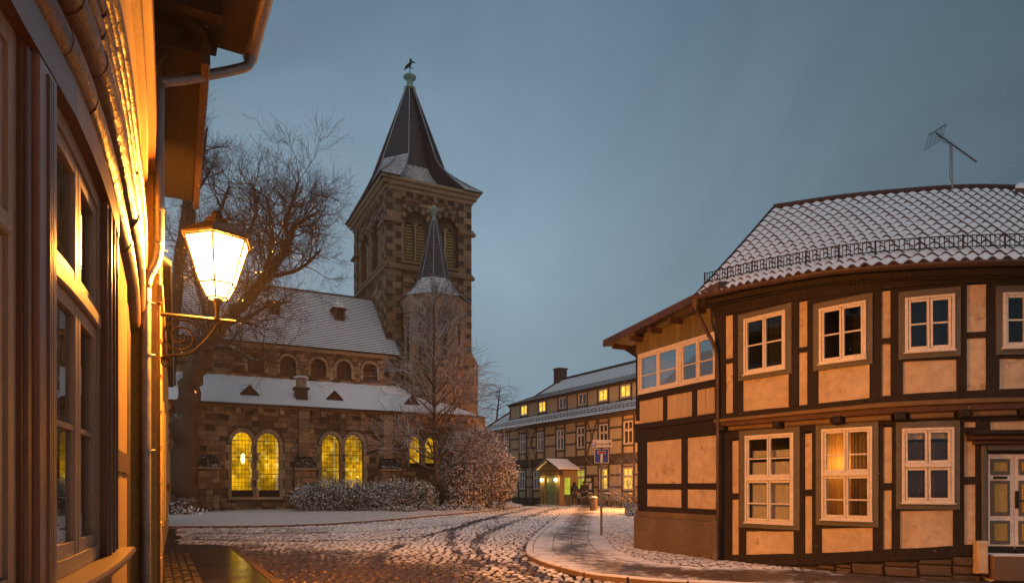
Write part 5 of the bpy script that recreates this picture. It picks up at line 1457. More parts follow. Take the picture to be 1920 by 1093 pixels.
# table lamp in the lit room
a, c, hb, ht, _, _ = gw[1]
tl = thing('table_lamp', FR.P(lerp(a, c, .27), lerp(hb, ht, .44), -.42), 'orange glowing lamp behind the curtain of the middle ground floor window', 'lamp')
q = ORG[tl.name]
b = MB(); b.lathe([(.10, 0), (.11, .02), (.02, .05), (.015, .25)], q - Vector((0, 0, .25)), 12); b.build('lamp_base', M['iron'], tl)
b = MB(); b.lathe([(.13, 0), (.08, .2)], q, 14, cap=False); b.build('lamp_shade', emis('lamp_shade_lit', (1, .48, .10), 2.6), tl)
lt = bpy.data.lights.new('table_lamp_light', 'POINT'); lt.energy = 9.0; lt.color = (1, .50, .14); lt.shadow_soft_size = .08
lo = bpy.data.objects.new('table_lamp_light', lt); col.objects.link(lo); lo.parent = tl; lo.location = (0, 0, .26)
rpart('base_beam', 'timber', 0.0, U(1836), lg_low, lg_bot, -.16, .04, j=.01)
# stone plinth of field stones
b = MB(); b.fbox(FR, 0.0, ULEN, 0.0, lg_low, -.3, -.02); pl = b.build('plinth', M['joint'], rh)
u = .05
while u < U(1845):
    h = .0; top = lg_low(u)
    l = rnd.uniform(.25, .5)
    while h < top - .03:
        hh = min(rnd.uniform(.1, .18), top - h); b = MB(); b.fbox(FR, u + .008, u + l - .008, h + .006, h + hh - .006, -.08, .03 + rnd.uniform(-.02, .03), bev=.02, seg=1); b.build('plinth_stone', M['field'], pl); h += hh
    u += l
# ---- door with hood
hd = FR.line([(1812, 826), (1920, 822)])
ud0 = U(1838)
dk0, dk1 = U(1852), U(1960)
Yd = FR.P(dk0, 0).y
db = EYE + (HY - 1029) / FPX * Yd; dt = EYE + (HY - 847) / FPX * Yd
rpart('door_hood', 'timber_red', U(1812), U(2000), dt + .17, dt + .24, -.1, .20, bev=.02); rpart('door_hood', 'timber', U(1810), U(2002), dt + .24, dt + .31, -.1, .26, bev=.02); rpart('door_hood', 'timber_red', U(1822), U(1990), dt + .11, dt + .169, -.1, .12, bev=.015)
rpart('infill_panel', 'plaster', U(1856), U(2180), dt + .33, lg_top, -.14, 0.0)
rpart('timber_post', 'timber', U(1829), U(1856) - .002, dt + .315, lg_top, -.15, .02)
rpart('door_frame', 'grey_board', ud0, U(1848), .40, dt + .11, -.14, .05, bev=.012); rpart('door_frame', 'grey_board', U(1848), U(1964), dt + .02, dt + .108, -.14, .048, bev=.012)
rpart('door_reveal', 'timber', U(1848), dk0, db - .06, dt + .02, -.2, .0); rpart('door_reveal', 'timber', dk0, U(1964), dt - .02, dt + .018, -.2, -.02)
M['door_teal'] = surf('teal_edge_paint', (.06, .10, .10), (.08, .12, .12), 3, .5, .1)
M['door_yellow'] = surf('mustard_door_panel', (.36, .26, .075), (.42, .31, .10), 3, .5, .12)
rpart('door_edge', 'door_teal', U(1849), U(1852), db - .04, dt - .01, -.1, .012)
dm = (dk0 + dk1) / 2
for a, c in ((dk0 + .004, U(1905)), (U(1905) + .008, U(1962))):
    dl = rpart('door_leaf', 'white_frame', a, c, db, dt - .03, -.12, -.05)
    H = dt - .03 - db; w_ = c - a
    for z0, z1 in ((.05, .30), (.35, .72), (.78, .95)):
        rpart('panel_frame', 'grey_board', a + .055, c - .055, db + H * z0, db + H * z1, -.06, -.038, parent=dl, bev=.006)
        rpart('door_panel', 'door_yellow', a + .095, c - .095, db + H * z0 + .05, db + H * z1 - .05, -.05, -.026, parent=dl, bev=.012)
    rpart('kick_rail', 'timber', a + .01, c - .01, db - .05, db + H * .03, -.06, -.03, parent=dl)
b = MB(); b.fbox(FR, dk0 + .10, U(1905) - .10, db + (dt - db) * .725, db + (dt - db) * .75, -.05, -.03); b.build('mail_slot', M['iron'], rh)
b = MB(); b.fbox(FR, U(1907), U(1907) + .05, lerp(db, dt, .42), lerp(db, dt, .60), -.05, -.03, bev=.006); b.tube([FR.P(U(1907) + .025, lerp(db, dt, .50), -.03), FR.P(U(1907) + .025, lerp(db, dt, .50), .02), FR.P(U(1907) + .13, lerp(db, dt, .50), .025)], .012, 6); b.build('door_handle', M['iron'], rh)
rpart('door_step', 'kerb', U(1845), U(1975), .12, db - .06, -.1, .26, bev=.02, j=.004)
gs = MB(); gu = U(1822)
gs.fbox(FR, gu, U(1843), .22, EYE + (HY - 1013) / FPX * Yd, .03, .20, bev=.02, j=.006); gs = gs.build('guard_stone', M['plaster'], rh)
# ---- roof
RG = Facade([xz(1450, 16.3), xz(1600, 15.7), xz(1790, 15.25), xz(1920, 15.25), (15.4, 15.5)], True)
rgl = RG.line([(1450, 393), (1600, 372), (1790, 357), (1920, 358)])
uE0, uE1 = FR.u_of(1306, .44), FR.u_of(2235, .44)
kR = (FR.u_of(1990, .44) - uE0) / (uE1 - uE0)
vE1 = RG.u_of(2085) / kR
def RF(a, t):
    e_ = FR.P(lerp(uE0, uE1, a), rE(lerp(uE0, uE1, a)), .44)
    v = vE1 * a; g = RG.P(v, rgl(v), 0)
    p = e_.lerp(g, t)
    p.z -= .02 * math.sin(math.pi * t)            # slight bellcast sag
    return p
b = MB(); b.grid([[RF(i / 40, k / 10) - Vector((0, 0, .06)) for i in range(41)] for k in range(11)]); roof = b.build('roof', M['tile_clay'], rh)
NCOL, NROW = int(34 / kR), 16
def tile_into(b, i, k):
    a0, a1 = i / NCOL, (i + 1.06) / NCOL; t0, t1 = k / NROW - .012, (k + 1.12) / NROW
    jz = rnd.uniform(-.006, .006)
    N = 8
    r0, r1, r2, lip = [], [], [], []
    for q in range(N + 1):
        f = q / N; a = min(1.0, lerp(a0, a1, f)); w_ = .030 * math.cos((f - .30) * 2 * math.pi) * (1 if f < .8 else 1) 
        z = Vector((0, 0, w_ + .03 + jz))
        n = Vector((0, 0, 1))
        tt0 = max(-.02, t0)
        r0.append(RF(a, tt0) + z + n * .028); r1.append(RF(a, lerp(tt0, t1, .035)) + z + n * .028); r2.append(RF(a, min(t1, 1.0)) + z * .9 - n * .004); lip.append(RF(a, tt0 + .001) + z - n * .004)
    b.grid([lip, r0, r1], 0, True); b.grid([r1, r2], 1, True)
cells = [(i, k) for k in range(NROW) for i in range(NCOL)]
def on_screen(i, k):
    p = RF((i + .5) / NCOL, (k + .5) / NROW); return p.x / p.y * FPX + CX < 1925
vis = [c for c in cells if on_screen(*c)]
vis.sort(key=lambda c: RF((c[0] + .5) / NCOL, (c[1] + .5) / NROW).length)
one = set(vis[:300])
for c in vis[:300]:
    b = MB(); tile_into(b, *c); b.build('pantile', [M['tile_clay'], M['tile_snow']], roof)
b = MB()
for c in cells:
    if c not in one: tile_into(b, *c)
b.build('upper_pantiles', [M['tile_clay'], M['tile_snow']], roof, 'stuff')
b = MB()
nr_ = int(44 / kR)
for i in range(nr_):
    b2 = MB(); p, q = RF(i / nr_, 1.0), RF((i + 1.1) / nr_ if i < nr_ - 1 else 1, 1.0); up_ = Vector((0, 0, .05))
    b2.tube([p + up_, q + up_ * 1.2], .075, 8); b2.build('ridge_tile', M['tile_clay'], roof)
b = MB(); b.tube([RF(0, k / 12) + Vector((0, 0, .03)) for k in range(13)], .045, 5); b.build('verge', M['timber'], roof)
# eaves underside, gutter, snow guard
b = MB()
rowa = [FR.P(lerp(uE0, uE1, i / 40), rE(lerp(uE0, uE1, i / 40)) - .07, .42) for i in range(41)]; rowb = [FR.P(lerp(uE0, uE1, i / 40), rE(lerp(uE0, uE1, i / 40)) + .02, -.3) for i in range(41)]
b.grid([rowa, rowb]); b.build('soffit', M['timber'], rh)
gutter(rh, FR, uE0 - .02, uE1, 0, .50, .07, M['brown_pipe'], hf=lambda u: rE(u) - .02)
sg = MB()
gl = lambda a, hgt: RF(a, .085) + Vector((0, 0, hgt + .07))
sg.tube([gl(i / 60, .03) for i in range(61)], .009, 5); sg.tube([gl(i / 60, .20) for i in range(61)], .009, 5); sgo = sg.build('snow_guard', M['iron'], rh)
n_ = int(96 / kR)
for i in range(n_ + 1):
    a = i / n_; r_ = .016 if i % 9 == 0 else .008
    b = MB(); b.tube([gl(a, -.02 if i % 9 == 0 else .03), gl(a, .22 if i % 9 == 0 else .20)], r_, 4); b.build('guard_bar', M['iron'], sgo)
# downpipe at the corner
pc = FR.P(0.0, 0, .0); g0 = FR.P(uE0 + .03, rE(uE0) - .08, .50)
def Y12(px, py): return at(px, py, 12.55)
dpp = [g0, g0 - Vector((0, 0, .10)), at(1314, 600, 12.75), at(1336, 642, 12.6), at(1344, 668, 12.62), at(1346, 720, 12.62), at(1346, 960, 12.62), at(1342, 985, 12.62), at(1341, 1052, 12.62)]
b = MB(); b.tube(smooth_path(dpp, 4), .036, 10); dpo = b.build('downpipe', M['brown_pipe'], rh)
b = MB(); b.lathe([(.04, -.2), (.05, -.16), (.085, -.06), (.09, .0)], g0, 10); b.build('hopper', M['brown_pipe'], dpo)
b = MB(); b.tube([at(1341, 975, 12.6), at(1341, 1053, 12.6)], .052, 10); b.build('standpipe', M['plinth'], dpo)
# skylight and solar panel at the ridge
sa = .71 * kR
b = MB(); p = [RF(sa, .90), RF(sa + .055 * kR, .90), RF(sa + .055 * kR, .97), RF(sa, .97)]; up_ = Vector((0, 0, .17)); b.hexa(p + [x + up_ for x in p]); sk = b.build('skylight', M['timber_red'], rh)
b = MB(); p2 = [x + up_ * 1.0 for x in p]; b.hexa([x + Vector((0, 0, .003)) for x in p2] + [x + Vector((0, 0, .05)) for x in p2]); b.build('snow_cap', M['snow'], sk)
sp_ = MB(); p = [RF(.79 * kR, .93) + Vector((0, 0, .1)), RF(.99 * kR, .93) + Vector((0, 0, .1)), RF(.99 * kR, 1.0) + Vector((0, 0, .24)), RF(.79 * kR, 1.0) + Vector((0, 0, .24))]; sp_.hexa([x - Vector((0, 0, .04)) for x in p] + p); so = sp_.build('solar_panel', surf('solar_cells', (.012, .012, .016), (.02, .02, .026), 3, .25, 0), rh)
b = MB()
for k in range(1, 14): b.tube([p[0].lerp(p[1], k / 14) + Vector((0, 0, .01)), p[3].lerp(p[2], k / 14) + Vector((0, 0, .01))], .012, 4)
b.build('panel_ribs', M['zinc'], so)
# closing walls behind
b = MB(); b.face([FR.P(0, 0, -.1), RG.P(0, 0, -.3), RG.P(0, 8.1, -.3), FR.P(0, 5.0, -.1)]); b.build('gable_wall', M['plaster'], rh)
b = MB(); b.grid([[RG.P(vE1 * i / 12, z, d_) for i in range(13)] for z, d_ in ((8.2, 0), (4.9, -4.0))]); b.build('rear_roof', M['tile_clay'], rh)
b = MB(); b.grid([[RG.P(vE1 * i / 12, z, -3.7) for i in range(13)] for z in (5.1, 0)]); b.build('rear_wall', M['plaster'], rh)
b = MB(); b.face([FR.P(ULEN, 0, -.05), RG.P(vE1 * .985, 0, -3.7), RG.P(vE1 * .985, 5.1, -3.7), RG.P(vE1 * .985, 8.1, 0), FR.P(ULEN, lt_top(ULEN) + .2, -.05)]); b.build('gable_wall', M['plaster'], rh)
# bays beyond the door
for x0, x1 in ((1985, 2085), (2105, 2180)):
    a, c = U(x0), U(x1); rpart('infill_panel', 'plaster', a, c, lt_bot, off(lt_mid, -.045), JT - .14, JT); rpart('infill_panel', 'plaster', a, c, off(lt_mid, .045), lt_top, JT - .14, JT); rpart('timber_rail', 'timber', a, c, off(lt_mid, -.045), off(lt_mid, .045), JT - .15, JT + .022)
    rpart('infill_panel', 'plaster', a, c, lg_bot, off(lg_mid, -.055), -.14, 0.0); rpart('infill_panel', 'plaster', a, c, off(lg_mid, .055), off(lg_top, -.36), -.14, 0.0); rpart('timber_rail', 'timber', a, c, off(lg_mid, -.055), off(lg_mid, .055), -.15, .022)
for x0, x1 in ((2085, 2105), (2180, 2200)):
    rpart('timber_post', 'timber', U(x0), U(x1), lt_bot, off(lt_top, .02), JT - .16, JT + .024, j=.008); rpart('timber_post', 'timber', U(x0), U(x1), lg_bot, lg_top, -.16, .024, j=.008)
rpart('timber_post', 'timber', U(1964), U(1985), lg_bot, lg_top, -.16, .024, j=.008); rpart('base_beam', 'timber', U(1985), ULEN, lg_low, lg_bot, -.16, .04, j=.01)

b = MB(); b.grid([[FR.P(ULEN * i / 20, 0.1, -1.2) for i in range(21)], [FR.P(ULEN * i / 20, 4.9, -1.2) for i in range(21)]]); b.build('inner_wall', M['dark'], rh)

# ================================================================== ANNEX
FX = Facade([xz(1195, 15.2), xz(1347.5, 12.81)])
an = thing('low_annex', FX.P(1.3, 0, -1.2), 'small two-storey timbered annex with boarded upper floor left of the cream house', 'annex')
def xpart(name, mat, u0, u1, h0, h1, d0, d1, parent=an, j=0.0, bev=0.0):
    b = MB(); b.fbox(FX, u0, u1, h0, h1, d0, d1, j=j, bev=bev); return b.build(name, M[mat], parent)
X = lambda px: FX.u_of(px)
XL = FX.len - .01
yl = lambda pts: FX.line(pts)
w_top = yl([(1199, 657), (1348, 630)]); w_bot = yl([(1200, 736), (1348, 715)])
p_top = yl([(1199, 747), (1347, 730)]); p_bot = yl([(1199, 789), (1347, 780)])
g_t = yl([(1214, 820), (1348, 829)]); gm0 = yl([(1214, 906), (1348, 906)]); gm1 = yl([(1209, 917), (1348, 917)]); gb = yl([(1209, 951), (1348, 951)])
hw0 = (w_bot(X(1199)) + w_bot(X(1347))) / 2; hw1 = (w_top(X(1199)) + w_top(X(1347))) / 2
mid = X(1276.5)
casement_window(an, FX, X(1199), mid - .004, hw0, hw1, .05, (M['white_frame'], M['glass']), 2, (.42,), None, fw=.06, sw=.05, room=1.6)
casement_window(an, FX, mid + .004, XL, hw0, hw1, .05, (M['white_frame'], M['glass']), 2, (.42,), None, fw=.06, sw=.05, room=.6)
xpart('corner_post', 'timber', -.02, X(1199) - .003, p_bot, hw1 + .55, -.12, .03, j=.006)
hp0 = (p_bot(0) + p_bot(XL)) / 2; hp1 = (p_top(0) + p_top(XL)) / 2
xpart('timber_rail', 'timber', X(1199), XL, hp1, hw0 - .003, -.12, .02, j=.005)
for (a, c) in ((1199, 1244.5), (1251, 1298.5), (1307, 1347)):
    a, c = X(a), X(c); n = 5
    for k in range(n):
        q0, q1 = lerp(a, c, k / n), lerp(a, c, (k + 1) / n); xpart('board', 'board', q0 + .002, q1 - .002, hp0, hp1 - .002, -.05, rnd.uniform(-.004, .004), bev=.004)
for a, c in ((1244.5, 1251), (1298.5, 1307)):
    xpart('timber_post', 'timber', X(a), X(c), hp0, hp1, -.1, .022, j=.006)
xpart('sill_beam', 'timber', -.08, XL, hp0 - .13, hp0 - .002, -.2, .05, j=.008); xpart('sill_beam', 'timber', -.06, XL, hp0 - .42, hp0 - .132, -.2, .02, j=.01)
n = 17
for k in range(n):
    q0, q1 = lerp(0, XL, k / n), lerp(0, XL, (k + 1) / n); xpart('cladding_board', 'olive_board', q0 + .002, q1 - .002, hw1 + .003, hw1 + lerp(.34, .52, k / n), -.04, .03 + rnd.uniform(-.004, .004), bev=.004)
# ground floor
hg = (g_t(0) + g_t(XL)) / 2; h2_ = gm0(XL/2); h3_ = gm1(XL/2); h4_ = gb(XL/2)
g0x = X(1213)
xpart('corner_post', 'timber', .02, g0x, h4_, hg, -.2, .012, j=.006)
xpart('head_beam', 'timber', .02, XL, hg, hp0 - .422, -.2, .01, j=.006)
for a, c in ((1213, 1278), (1289, 1348)):
    a, c = X(a), min(X(c), XL); xpart('infill_panel', 'plaster', a, c, h2_, hg, -.14, -.008, j=.004); xpart('infill_panel', 'plaster', a, c, h4_, h3_, -.14, -.008, j=.004); xpart('timber_rail', 'timber', a, c, h3_, h2_, -.15, .006, j=.006)
xpart('timber_post', 'timber', X(1278), X(1289), h4_, hg, -.15, .01, j=.006)
xpart('base_beam', 'timber', .02, XL, h4_ - .11, h4_, -.2, .015, j=.006)
pb1 = EYE + (HY - 972) / FPX * 14.0
xpart('plinth_band', 'plinth', .01, XL, pb1, h4_ - .112, -.2, .03, j=.004); xpart('plinth', 'plinth', -.03, XL, -.1, pb1 - .002, -.2, .09, j=.012, bev=.02)
# end wall and roof
FXL = Facade([FX.P(0, 0, -5).xy, FX.P(0, 0, -.12).xy])
b = MB(); b.fbox(FXL, 0, FXL.len, -.1, hw1 + .4, -.15, 0); b.build('end_wall', M['plaster'], an)
rz0, rz1 = hw1 + .30, hw1 + .56
q = [FX.P(-.72, rz0, .42), FX.P(XL + .5, rz1 + .04, .42), FX.P(XL + .5, rz1 + .55, -4.5), FX.P(-.72, rz0 + .5, -4.5)]
b = MB(); b.hexa(q + [x + Vector((0, 0, .06)) for x in q]); b.build('roof_deck', M['timber_red'], an)
b = MB(); q2 = [x + Vector((0, 0, .062)) for x in q]; b.hexa(q2 + [x + Vector((0, 0, .10)) for x in q2]); b.build('roof', M['slate_dust'], an)
b = MB(); b.hexa([FX.P(-.74, rz0 + .0, .425), FX.P(XL + .5, rz1 + .04, .425), FX.P(XL + .5, rz1 + .04, .45), FX.P(-.74, rz0, .45), FX.P(-.74, rz0 + .15, .425), FX.P(XL + .5, rz1 + .19, .425), FX.P(XL + .5, rz1 + .19, .45), FX.P(-.74, rz0 + .15, .45)]); b.build('fascia', M['brown_pipe'], an)
for k in range(5):
    u = -.45 + k * .68; b = MB(); z0, z1 = lerp(rz0, rz1, (u + .72) / 3.4), 0; b.fbox(FX, u - .04, u + .04, z0 - .11, z0 - .003, -.1, .36); b.build('rafter_end', M['timber_red'], an)
b = MB(); b.hexa([FX.P(-.05, rz0 - .35, -.02), FX.P(.05, rz0 - .35, -.02), FX.P(.05, rz0 - .35, -.12), FX.P(-.05, rz0 - .35, -.12), FX.P(-.62, rz0 - .03, -.02), FX.P(.05, rz0 - .03, -.02), FX.P(.05, rz0 - .03, -.12), FX.P(-.62, rz0 - .03, -.12)]); b.build('bracket', M['timber'], an)

# ================================================================== TREES AND SHRUBS
class Tree:
    def __init__(s, seed, rmin=.004): s.rmin = rmin; s.r = random.Random(seed); s.big = MB(); s.small = MB()
    def limb(s, pts, rad):
        """main limb given by hand; returns its samples"""
        q = smooth_path(pts, 5); n = len(q)
        rr = [lerp(rad[0], rad[1], (k / (n - 1)) ** .8) for k in range(n)]
        q = [p + Vector((s.r.uniform(-1, 1), s.r.uniform(-1, 1), s.r.uniform(-1, 1))) * rr[k] * .22 if 0 < k < n - 1 else p for k, p in enumerate(q)]
        s.big.tube(q, rr, 9)
        return list(zip(q, rr))
    def grow(s, p, d, length, r, lvl, up=.12, wig=.35, kids=(6, 5, 4), maxl=3):
        n = 5 if lvl < 2 else 3
        pts = [Vector(p)]; d = Vector(d).normalized(); rr = [r]; dirs = [d]
        for k in range(n):
            d = (d + Vector((s.r.uniform(-1, 1), s.r.uniform(-1, 1), s.r.uniform(-1, 1))) * wig + Vector((0, 0, up))).normalized()
            pts.append(pts[-1] + d * length / n); rr.append(max(s.rmin, r * (1 - .82 * (k + 1) / n))); dirs.append(d)
        (s.big if r > .05 else s.small).tube(pts, rr, 6 if r > .05 else 4 if r > .02 else 3, cap=False)
        if lvl >= maxl: return
        nk = kids[min(lvl, len(kids) - 1)]
        for k in range(nk):
            f = s.r.uniform(.25, 1.0) * n; i = min(n - 1, int(f)); q = pts[i].lerp(pts[i+1], f - i)
            ax = dirs[i].orthogonal().normalized(); ax.rotate(Matrix.Rotation(s.r.uniform(0, 6.28), 3, dirs[i]))
            nd = (dirs[i] + ax * s.r.uniform(.5, 1.1)).normalized()
            s.grow(q, nd, length * s.r.uniform(.42, .68), max(s.rmin * 1.25, rr[i] * s.r.uniform(.4, .62)), lvl + 1, up, wig, kids, maxl)
    def build(s, th, trunk_mat, twig_mat):
        s.big.build('trunk', trunk_mat, th); s.small.build('crown', twig_mat, th)

# big bare lime tree on the lawn
TY = 33.5
tree = thing('bare_tree', at(345, 965, TY) * 1.0 - Vector((0, 0, at(345, 965, TY).z)), 'big bare gnarled tree leaning right behind the lit lantern', 'tree')
T = Tree(11)
P = lambda x, y, dy=0: at(x, y, TY + dy)
base = P(342, 975)
L1 = T.limb([P(340, 985), P(343, 940), P(343, 880), P(346, 800), P(354, 735), P(376, 680), P(402, 625)], (.86, .40))
T.limb([P(322, 990, -.5), P(334, 965), P(342, 925)], (.5, .35)); T.limb([P(372, 988, -.4), P(356, 962), P(348, 915)], (.45, .35))
L2 = T.limb([P(402, 625), P(442, 582, -.6), P(490, 532, -.8), P(520, 490, -.5), P(543, 452), P(548, 425)], (.36, .14))
L3 = T.limb([P(548, 425), P(572, 412, .6), P(600, 395, 1)], (.12, .05)); L3b = T.limb([P(543, 450), P(535, 420, -.8), P(548, 380, -1.2), P(560, 340, -1.5)], (.13, .05))
L4 = T.limb([P(396, 632), P(398, 560, .8), P(392, 490, 1.4), P(405, 420, 1.6), P(430, 350, 1.8)], (.30, .07))
L5 = T.limb([P(384, 662), P(402, 652, -1), P(440, 655, -2), P(478, 676, -2.6), P(512, 664, -3)], (.20, .06))
L6 = T.limb([P(394, 600, .6), P(372, 540, 1.5), P(360, 470, 2.2), P(365, 400, 2.6)], (.22, .07))
L7 = T.limb([P(470, 552, -.7), P(500, 500, -2), P(510, 440, -3), P(500, 370, -3.4)], (.17, .06)); L8 = T.limb([P(500, 520, -.7), P(560, 505, -1.5), P(600, 470, -2)], (.12, .05))
L9 = T.limb([P(400, 520, 1.2), P(450, 460, 1.8), P(480, 400, 2.4), P(475, 345, 2.6)], (.15, .06)); L10 = T.limb([P(424, 600, -.4), P(455, 600, -1), P(500, 575, -1.4), P(545, 565, -1.6)], (.13, .05))
for limb, n, ln in ((L2, 20, 2.6), (L3, 9, 2.0), (L3b, 12, 2.0), (L4, 20, 2.6), (L5, 14, 2.2), (L6, 14, 2.4), (L7, 16, 2.2), (L8, 12, 2.0), (L9, 16, 2.2), (L10, 12, 2.2), (L1[-8:], 8, 2.6)):
    for k in range(int(n * 1.5)):
        q, r = limb[int(len(limb) * T.r.uniform(.25, .999))]
        d = Vector((T.r.uniform(-1, 1), T.r.uniform(-1, 1), T.r.uniform(-.35, 1.0)))
        T.grow(q, d, ln * T.r.uniform(.6, 1.15), min(.05, r * .42), 1, .07, .36, (8, 9, 7), 3)
T.build(tree, M['bark'], M['twig'])
# second bare tree, mostly hidden behind the houses
tree2 = thing('bare_tree', Vector((at(300, 900, 37).x, 37, 0)), 'tall bare tree whose twigs rise above the left-hand eaves', 'tree')
T = Tree(23); TY2 = 37
T.limb([Vector((at(305, 900, 37).x, 37, 0)), at(320, 700, 37), at(335, 500, 37), at(350, 380, 37), at(365, 300, 37)], (.5, .1))
LL = T.limb([at(335, 500, 37), at(360, 400, 37), at(380, 300, 36.5), at(388, 240, 36.5)], (.2, .05))
LM = T.limb([at(345, 420, 37), at(370, 360, 37), at(395, 320, 36)], (.15, .05))
for limb, n in ((LL, 16), (LM, 10)):
    for k in range(n):
        q, r = limb[int(len(limb) * T.r.uniform(.3, .999))]; T.grow(q, Vector((T.r.uniform(-.6, 1), T.r.uniform(-1, 1), T.r.uniform(-.2, 1))), 1.5 * T.r.uniform(.6, 1.2), min(.05, r * .5), 1, .12, .3, (8, 8, 6), 3)
T.build(tree2, M['bark'], M['twig'])
# young snow-dusted tree in front of the turret
YT = 38.6
yt = thing('young_tree', Vector((at(820, 900, YT).x, YT, 0)), 'slender young tree with snow-dusted branches before the turret', 'tree')
T = Tree(5, .008)
yl_ = T.limb([at(820, 962, YT), at(817, 880, YT), at(814, 780, YT), at(813, 690, YT), at(815, 620, YT), at(812, 560, YT)], (.17, .03))
for k in range(64):
    f = T.r.uniform(.22, .98); q, r = yl_[int((len(yl_) - 1) * f)]
    a = T.r.uniform(0, 6.28); z = lerp(.05, 1.3, f) + T.r.uniform(-.1, .3)
    T.grow(q, (math.cos(a), math.sin(a), z), lerp(4.0, 1.5, f) * T.r.uniform(.7, 1.15), min(.06, r * .6), 1, .03, .20, (9, 8, 6), 3)
T.build(yt, M['bark'], M['twig_snow'])
# distant birch
YB = 66
bt_ = thing('distant_birch', Vector((at(925, 900, YB).x, YB, 0)), 'pale drooping birch far behind between church and timbered hall', 'tree')
T = Tree(9); bl = T.limb([Vector((at(925, 900, YB).x, YB, 0)), at(928, 820, YB), at(934, 760, YB), at(938, 722, YB)], (.2, .03))
for k in range(34):
    q, r = bl[int((len(bl) - 1) * T.r.uniform(.25, 1))]; a = T.r.uniform(0, 6.28); T.grow(q, (math.cos(a), math.sin(a), .8), 2.2 * T.r.uniform(.5, 1.1), .04, 1, -.22, .25, (6, 6, 4), 3)
T.build(bt_, M['bark'], M['twig_snow'])

def leafy(name, label, cat, blobs, n, size, mat, stem_mat, seed, droop=0.0, flat=.6, twigs=0, group=None):
    """shrub: leaf-sized faces spread through lobes, on a few stems"""
    r = random.Random(seed)
    cx = sum(b[0].x for b in blobs) / len(blobs); cy = sum(b[0].y for b in blobs) / len(blobs)
    th = thing(name, Vector((cx, cy, 0.1)), label, cat, group)
    b = MB()
    wts = [b_[1].x * b_[1].y * b_[1].z for b_ in blobs]; tot = sum(wts)
    for (c, e), w_ in zip(blobs, wts):
        for k in range(int(n * w_ / tot)):
            v = Vector((r.gauss(0, 1), r.gauss(0, 1), r.gauss(0, 1))).normalized()
            rad = r.uniform(.35, 1.0) ** .45 * (1 + .30 * noise.noise(v * 2.3 + c) + .16 * noise.noise(v * 6 + c))
            if noise.noise(v * 4.5 + c * 3) < -.28: continue
            p = c + Vector((v.x * e.x, v.y * e.y, v.z * e.z)) * rad
            if p.z < .06: continue
            ax = Vector((r.gauss(0, 1), r.gauss(0, 1), r.gauss(0, flat) + .4 * v.z - droop)).normalized(); sd = ax.cross(Vector((r.gauss(0, .6), r.gauss(0, .6), 1))).normalized(); s_ = size * r.uniform(.6, 1.4)
            b.face([p - ax * s_, p + sd * s_ * .38, p + ax * s_, p - sd * s_ * .38])
    for (c, e) in blobs:                                          # ragged sprigs standing out of the mass
        for k in range(int(26 + n / 900)):
            v = Vector((r.gauss(0, 1), r.gauss(0, 1), abs(r.gauss(.3, 1)))).normalized(); p0 = c + Vector((v.x * e.x, v.y * e.y, v.z * e.z)) * .9
            d_ = (v + Vector((r.gauss(0, .5), r.gauss(0, .5), r.gauss(.1 - droop, .4)))).normalized(); ln = r.uniform(.15, .42) * (1 + size * 3)
            for q_ in range(9):
                p = p0 + d_ * ln * q_ / 8
                if p.z < .06: continue
                ax = (d_ + Vector((r.gauss(0, .8), r.gauss(0, .8), r.gauss(0, .5)))).normalized(); sd = ax.cross(Vector((r.gauss(0, .6), r.gauss(0, .6), 1))).normalized(); s_ = size * r.uniform(.6, 1.2)
                b.face([p - ax * s_, p + sd * s_ * .38, p + ax * s_, p - sd * s_ * .38])
    b.build('foliage', mat, th)
    b = MB()
    for (c, e) in blobs:
        for k in range(5 + twigs):
            a = r.uniform(0, 6.28); tip = c + Vector((math.cos(a) * e.x * .85, math.sin(a) * e.y * .85, e.z * r.uniform(.2, 1.02)))
            g = Vector((c.x + r.uniform(-.2, .2), c.y, .05)); b.tube([g, g.lerp(tip, .5) + Vector((0, 0, .15 * e.z)), tip], [.03, .02, .008], 4)
    b.build('stems', stem_mat, th)
    return th
def blob(px, py, Y, rx, ry, rz): p = at(px, py, Y); return (p, Vector((rx, ry, rz)))
leafy('evergreen_hedge', 'low green evergreen hedge dusted with snow under the church windows', 'hedge',
      [blob(578, 936, 35.6, .9, .9, .72), blob(612, 930, 35.9, 1.1, 1.0, .92), blob(655, 930, 36.2, 1.2, 1.0, .90), blob(700, 932, 36.6, 1.2, 1.0, .84), blob(742, 930, 37.0, 1.2, 1.0, .92), blob(785, 932, 37.4, 1.1, 1.0, .88)], 30000, .06, M['leaf_snow'], M['twig'], 3)
leafy('snowy_bush', 'large rounded brown bush covered in snow beside the kerb bend', 'bush',
      [blob(858, 900, 40.6, 1.4, 1.4, 1.6), blob(885, 880, 41.2, 1.5, 1.5, 2.3), blob(915, 875, 42.0, 1.4, 1.5, 2.2), blob(940, 893, 42.8, 1.1, 1.4, 1.7), blob(868, 850, 41.0, 1.1, 1.2, 1.4), blob(900, 835, 42.0, 1.0, 1.1, 1.1)], 52000, .07, M['bush_snow'], M['twig_snow'], 8, droop=.5, twigs=8)
leafy('ivy_clump', 'dark ivy clump around the foot of the young tree', 'shrub', [blob(822, 944, 38.2, .35, .35, .75), blob(826, 925, 38.4, .28, .3, .6)], 1800, .07, M['ivy'], M['twig'], 6)
leafy('ground_cover', 'snowy low plants along the foot of the big bush', 'shrub', [blob(740, 956, 36.0, 1.6, .5, .22), blob(800, 955, 37.0, 1.5, .5, .24), blob(860, 953, 39.0, 1.6, .5, .26), blob(915, 950, 42, 1.5, .5, .28)], 5200, .07, M['leaf_snow'], M['twig_snow'], 12)
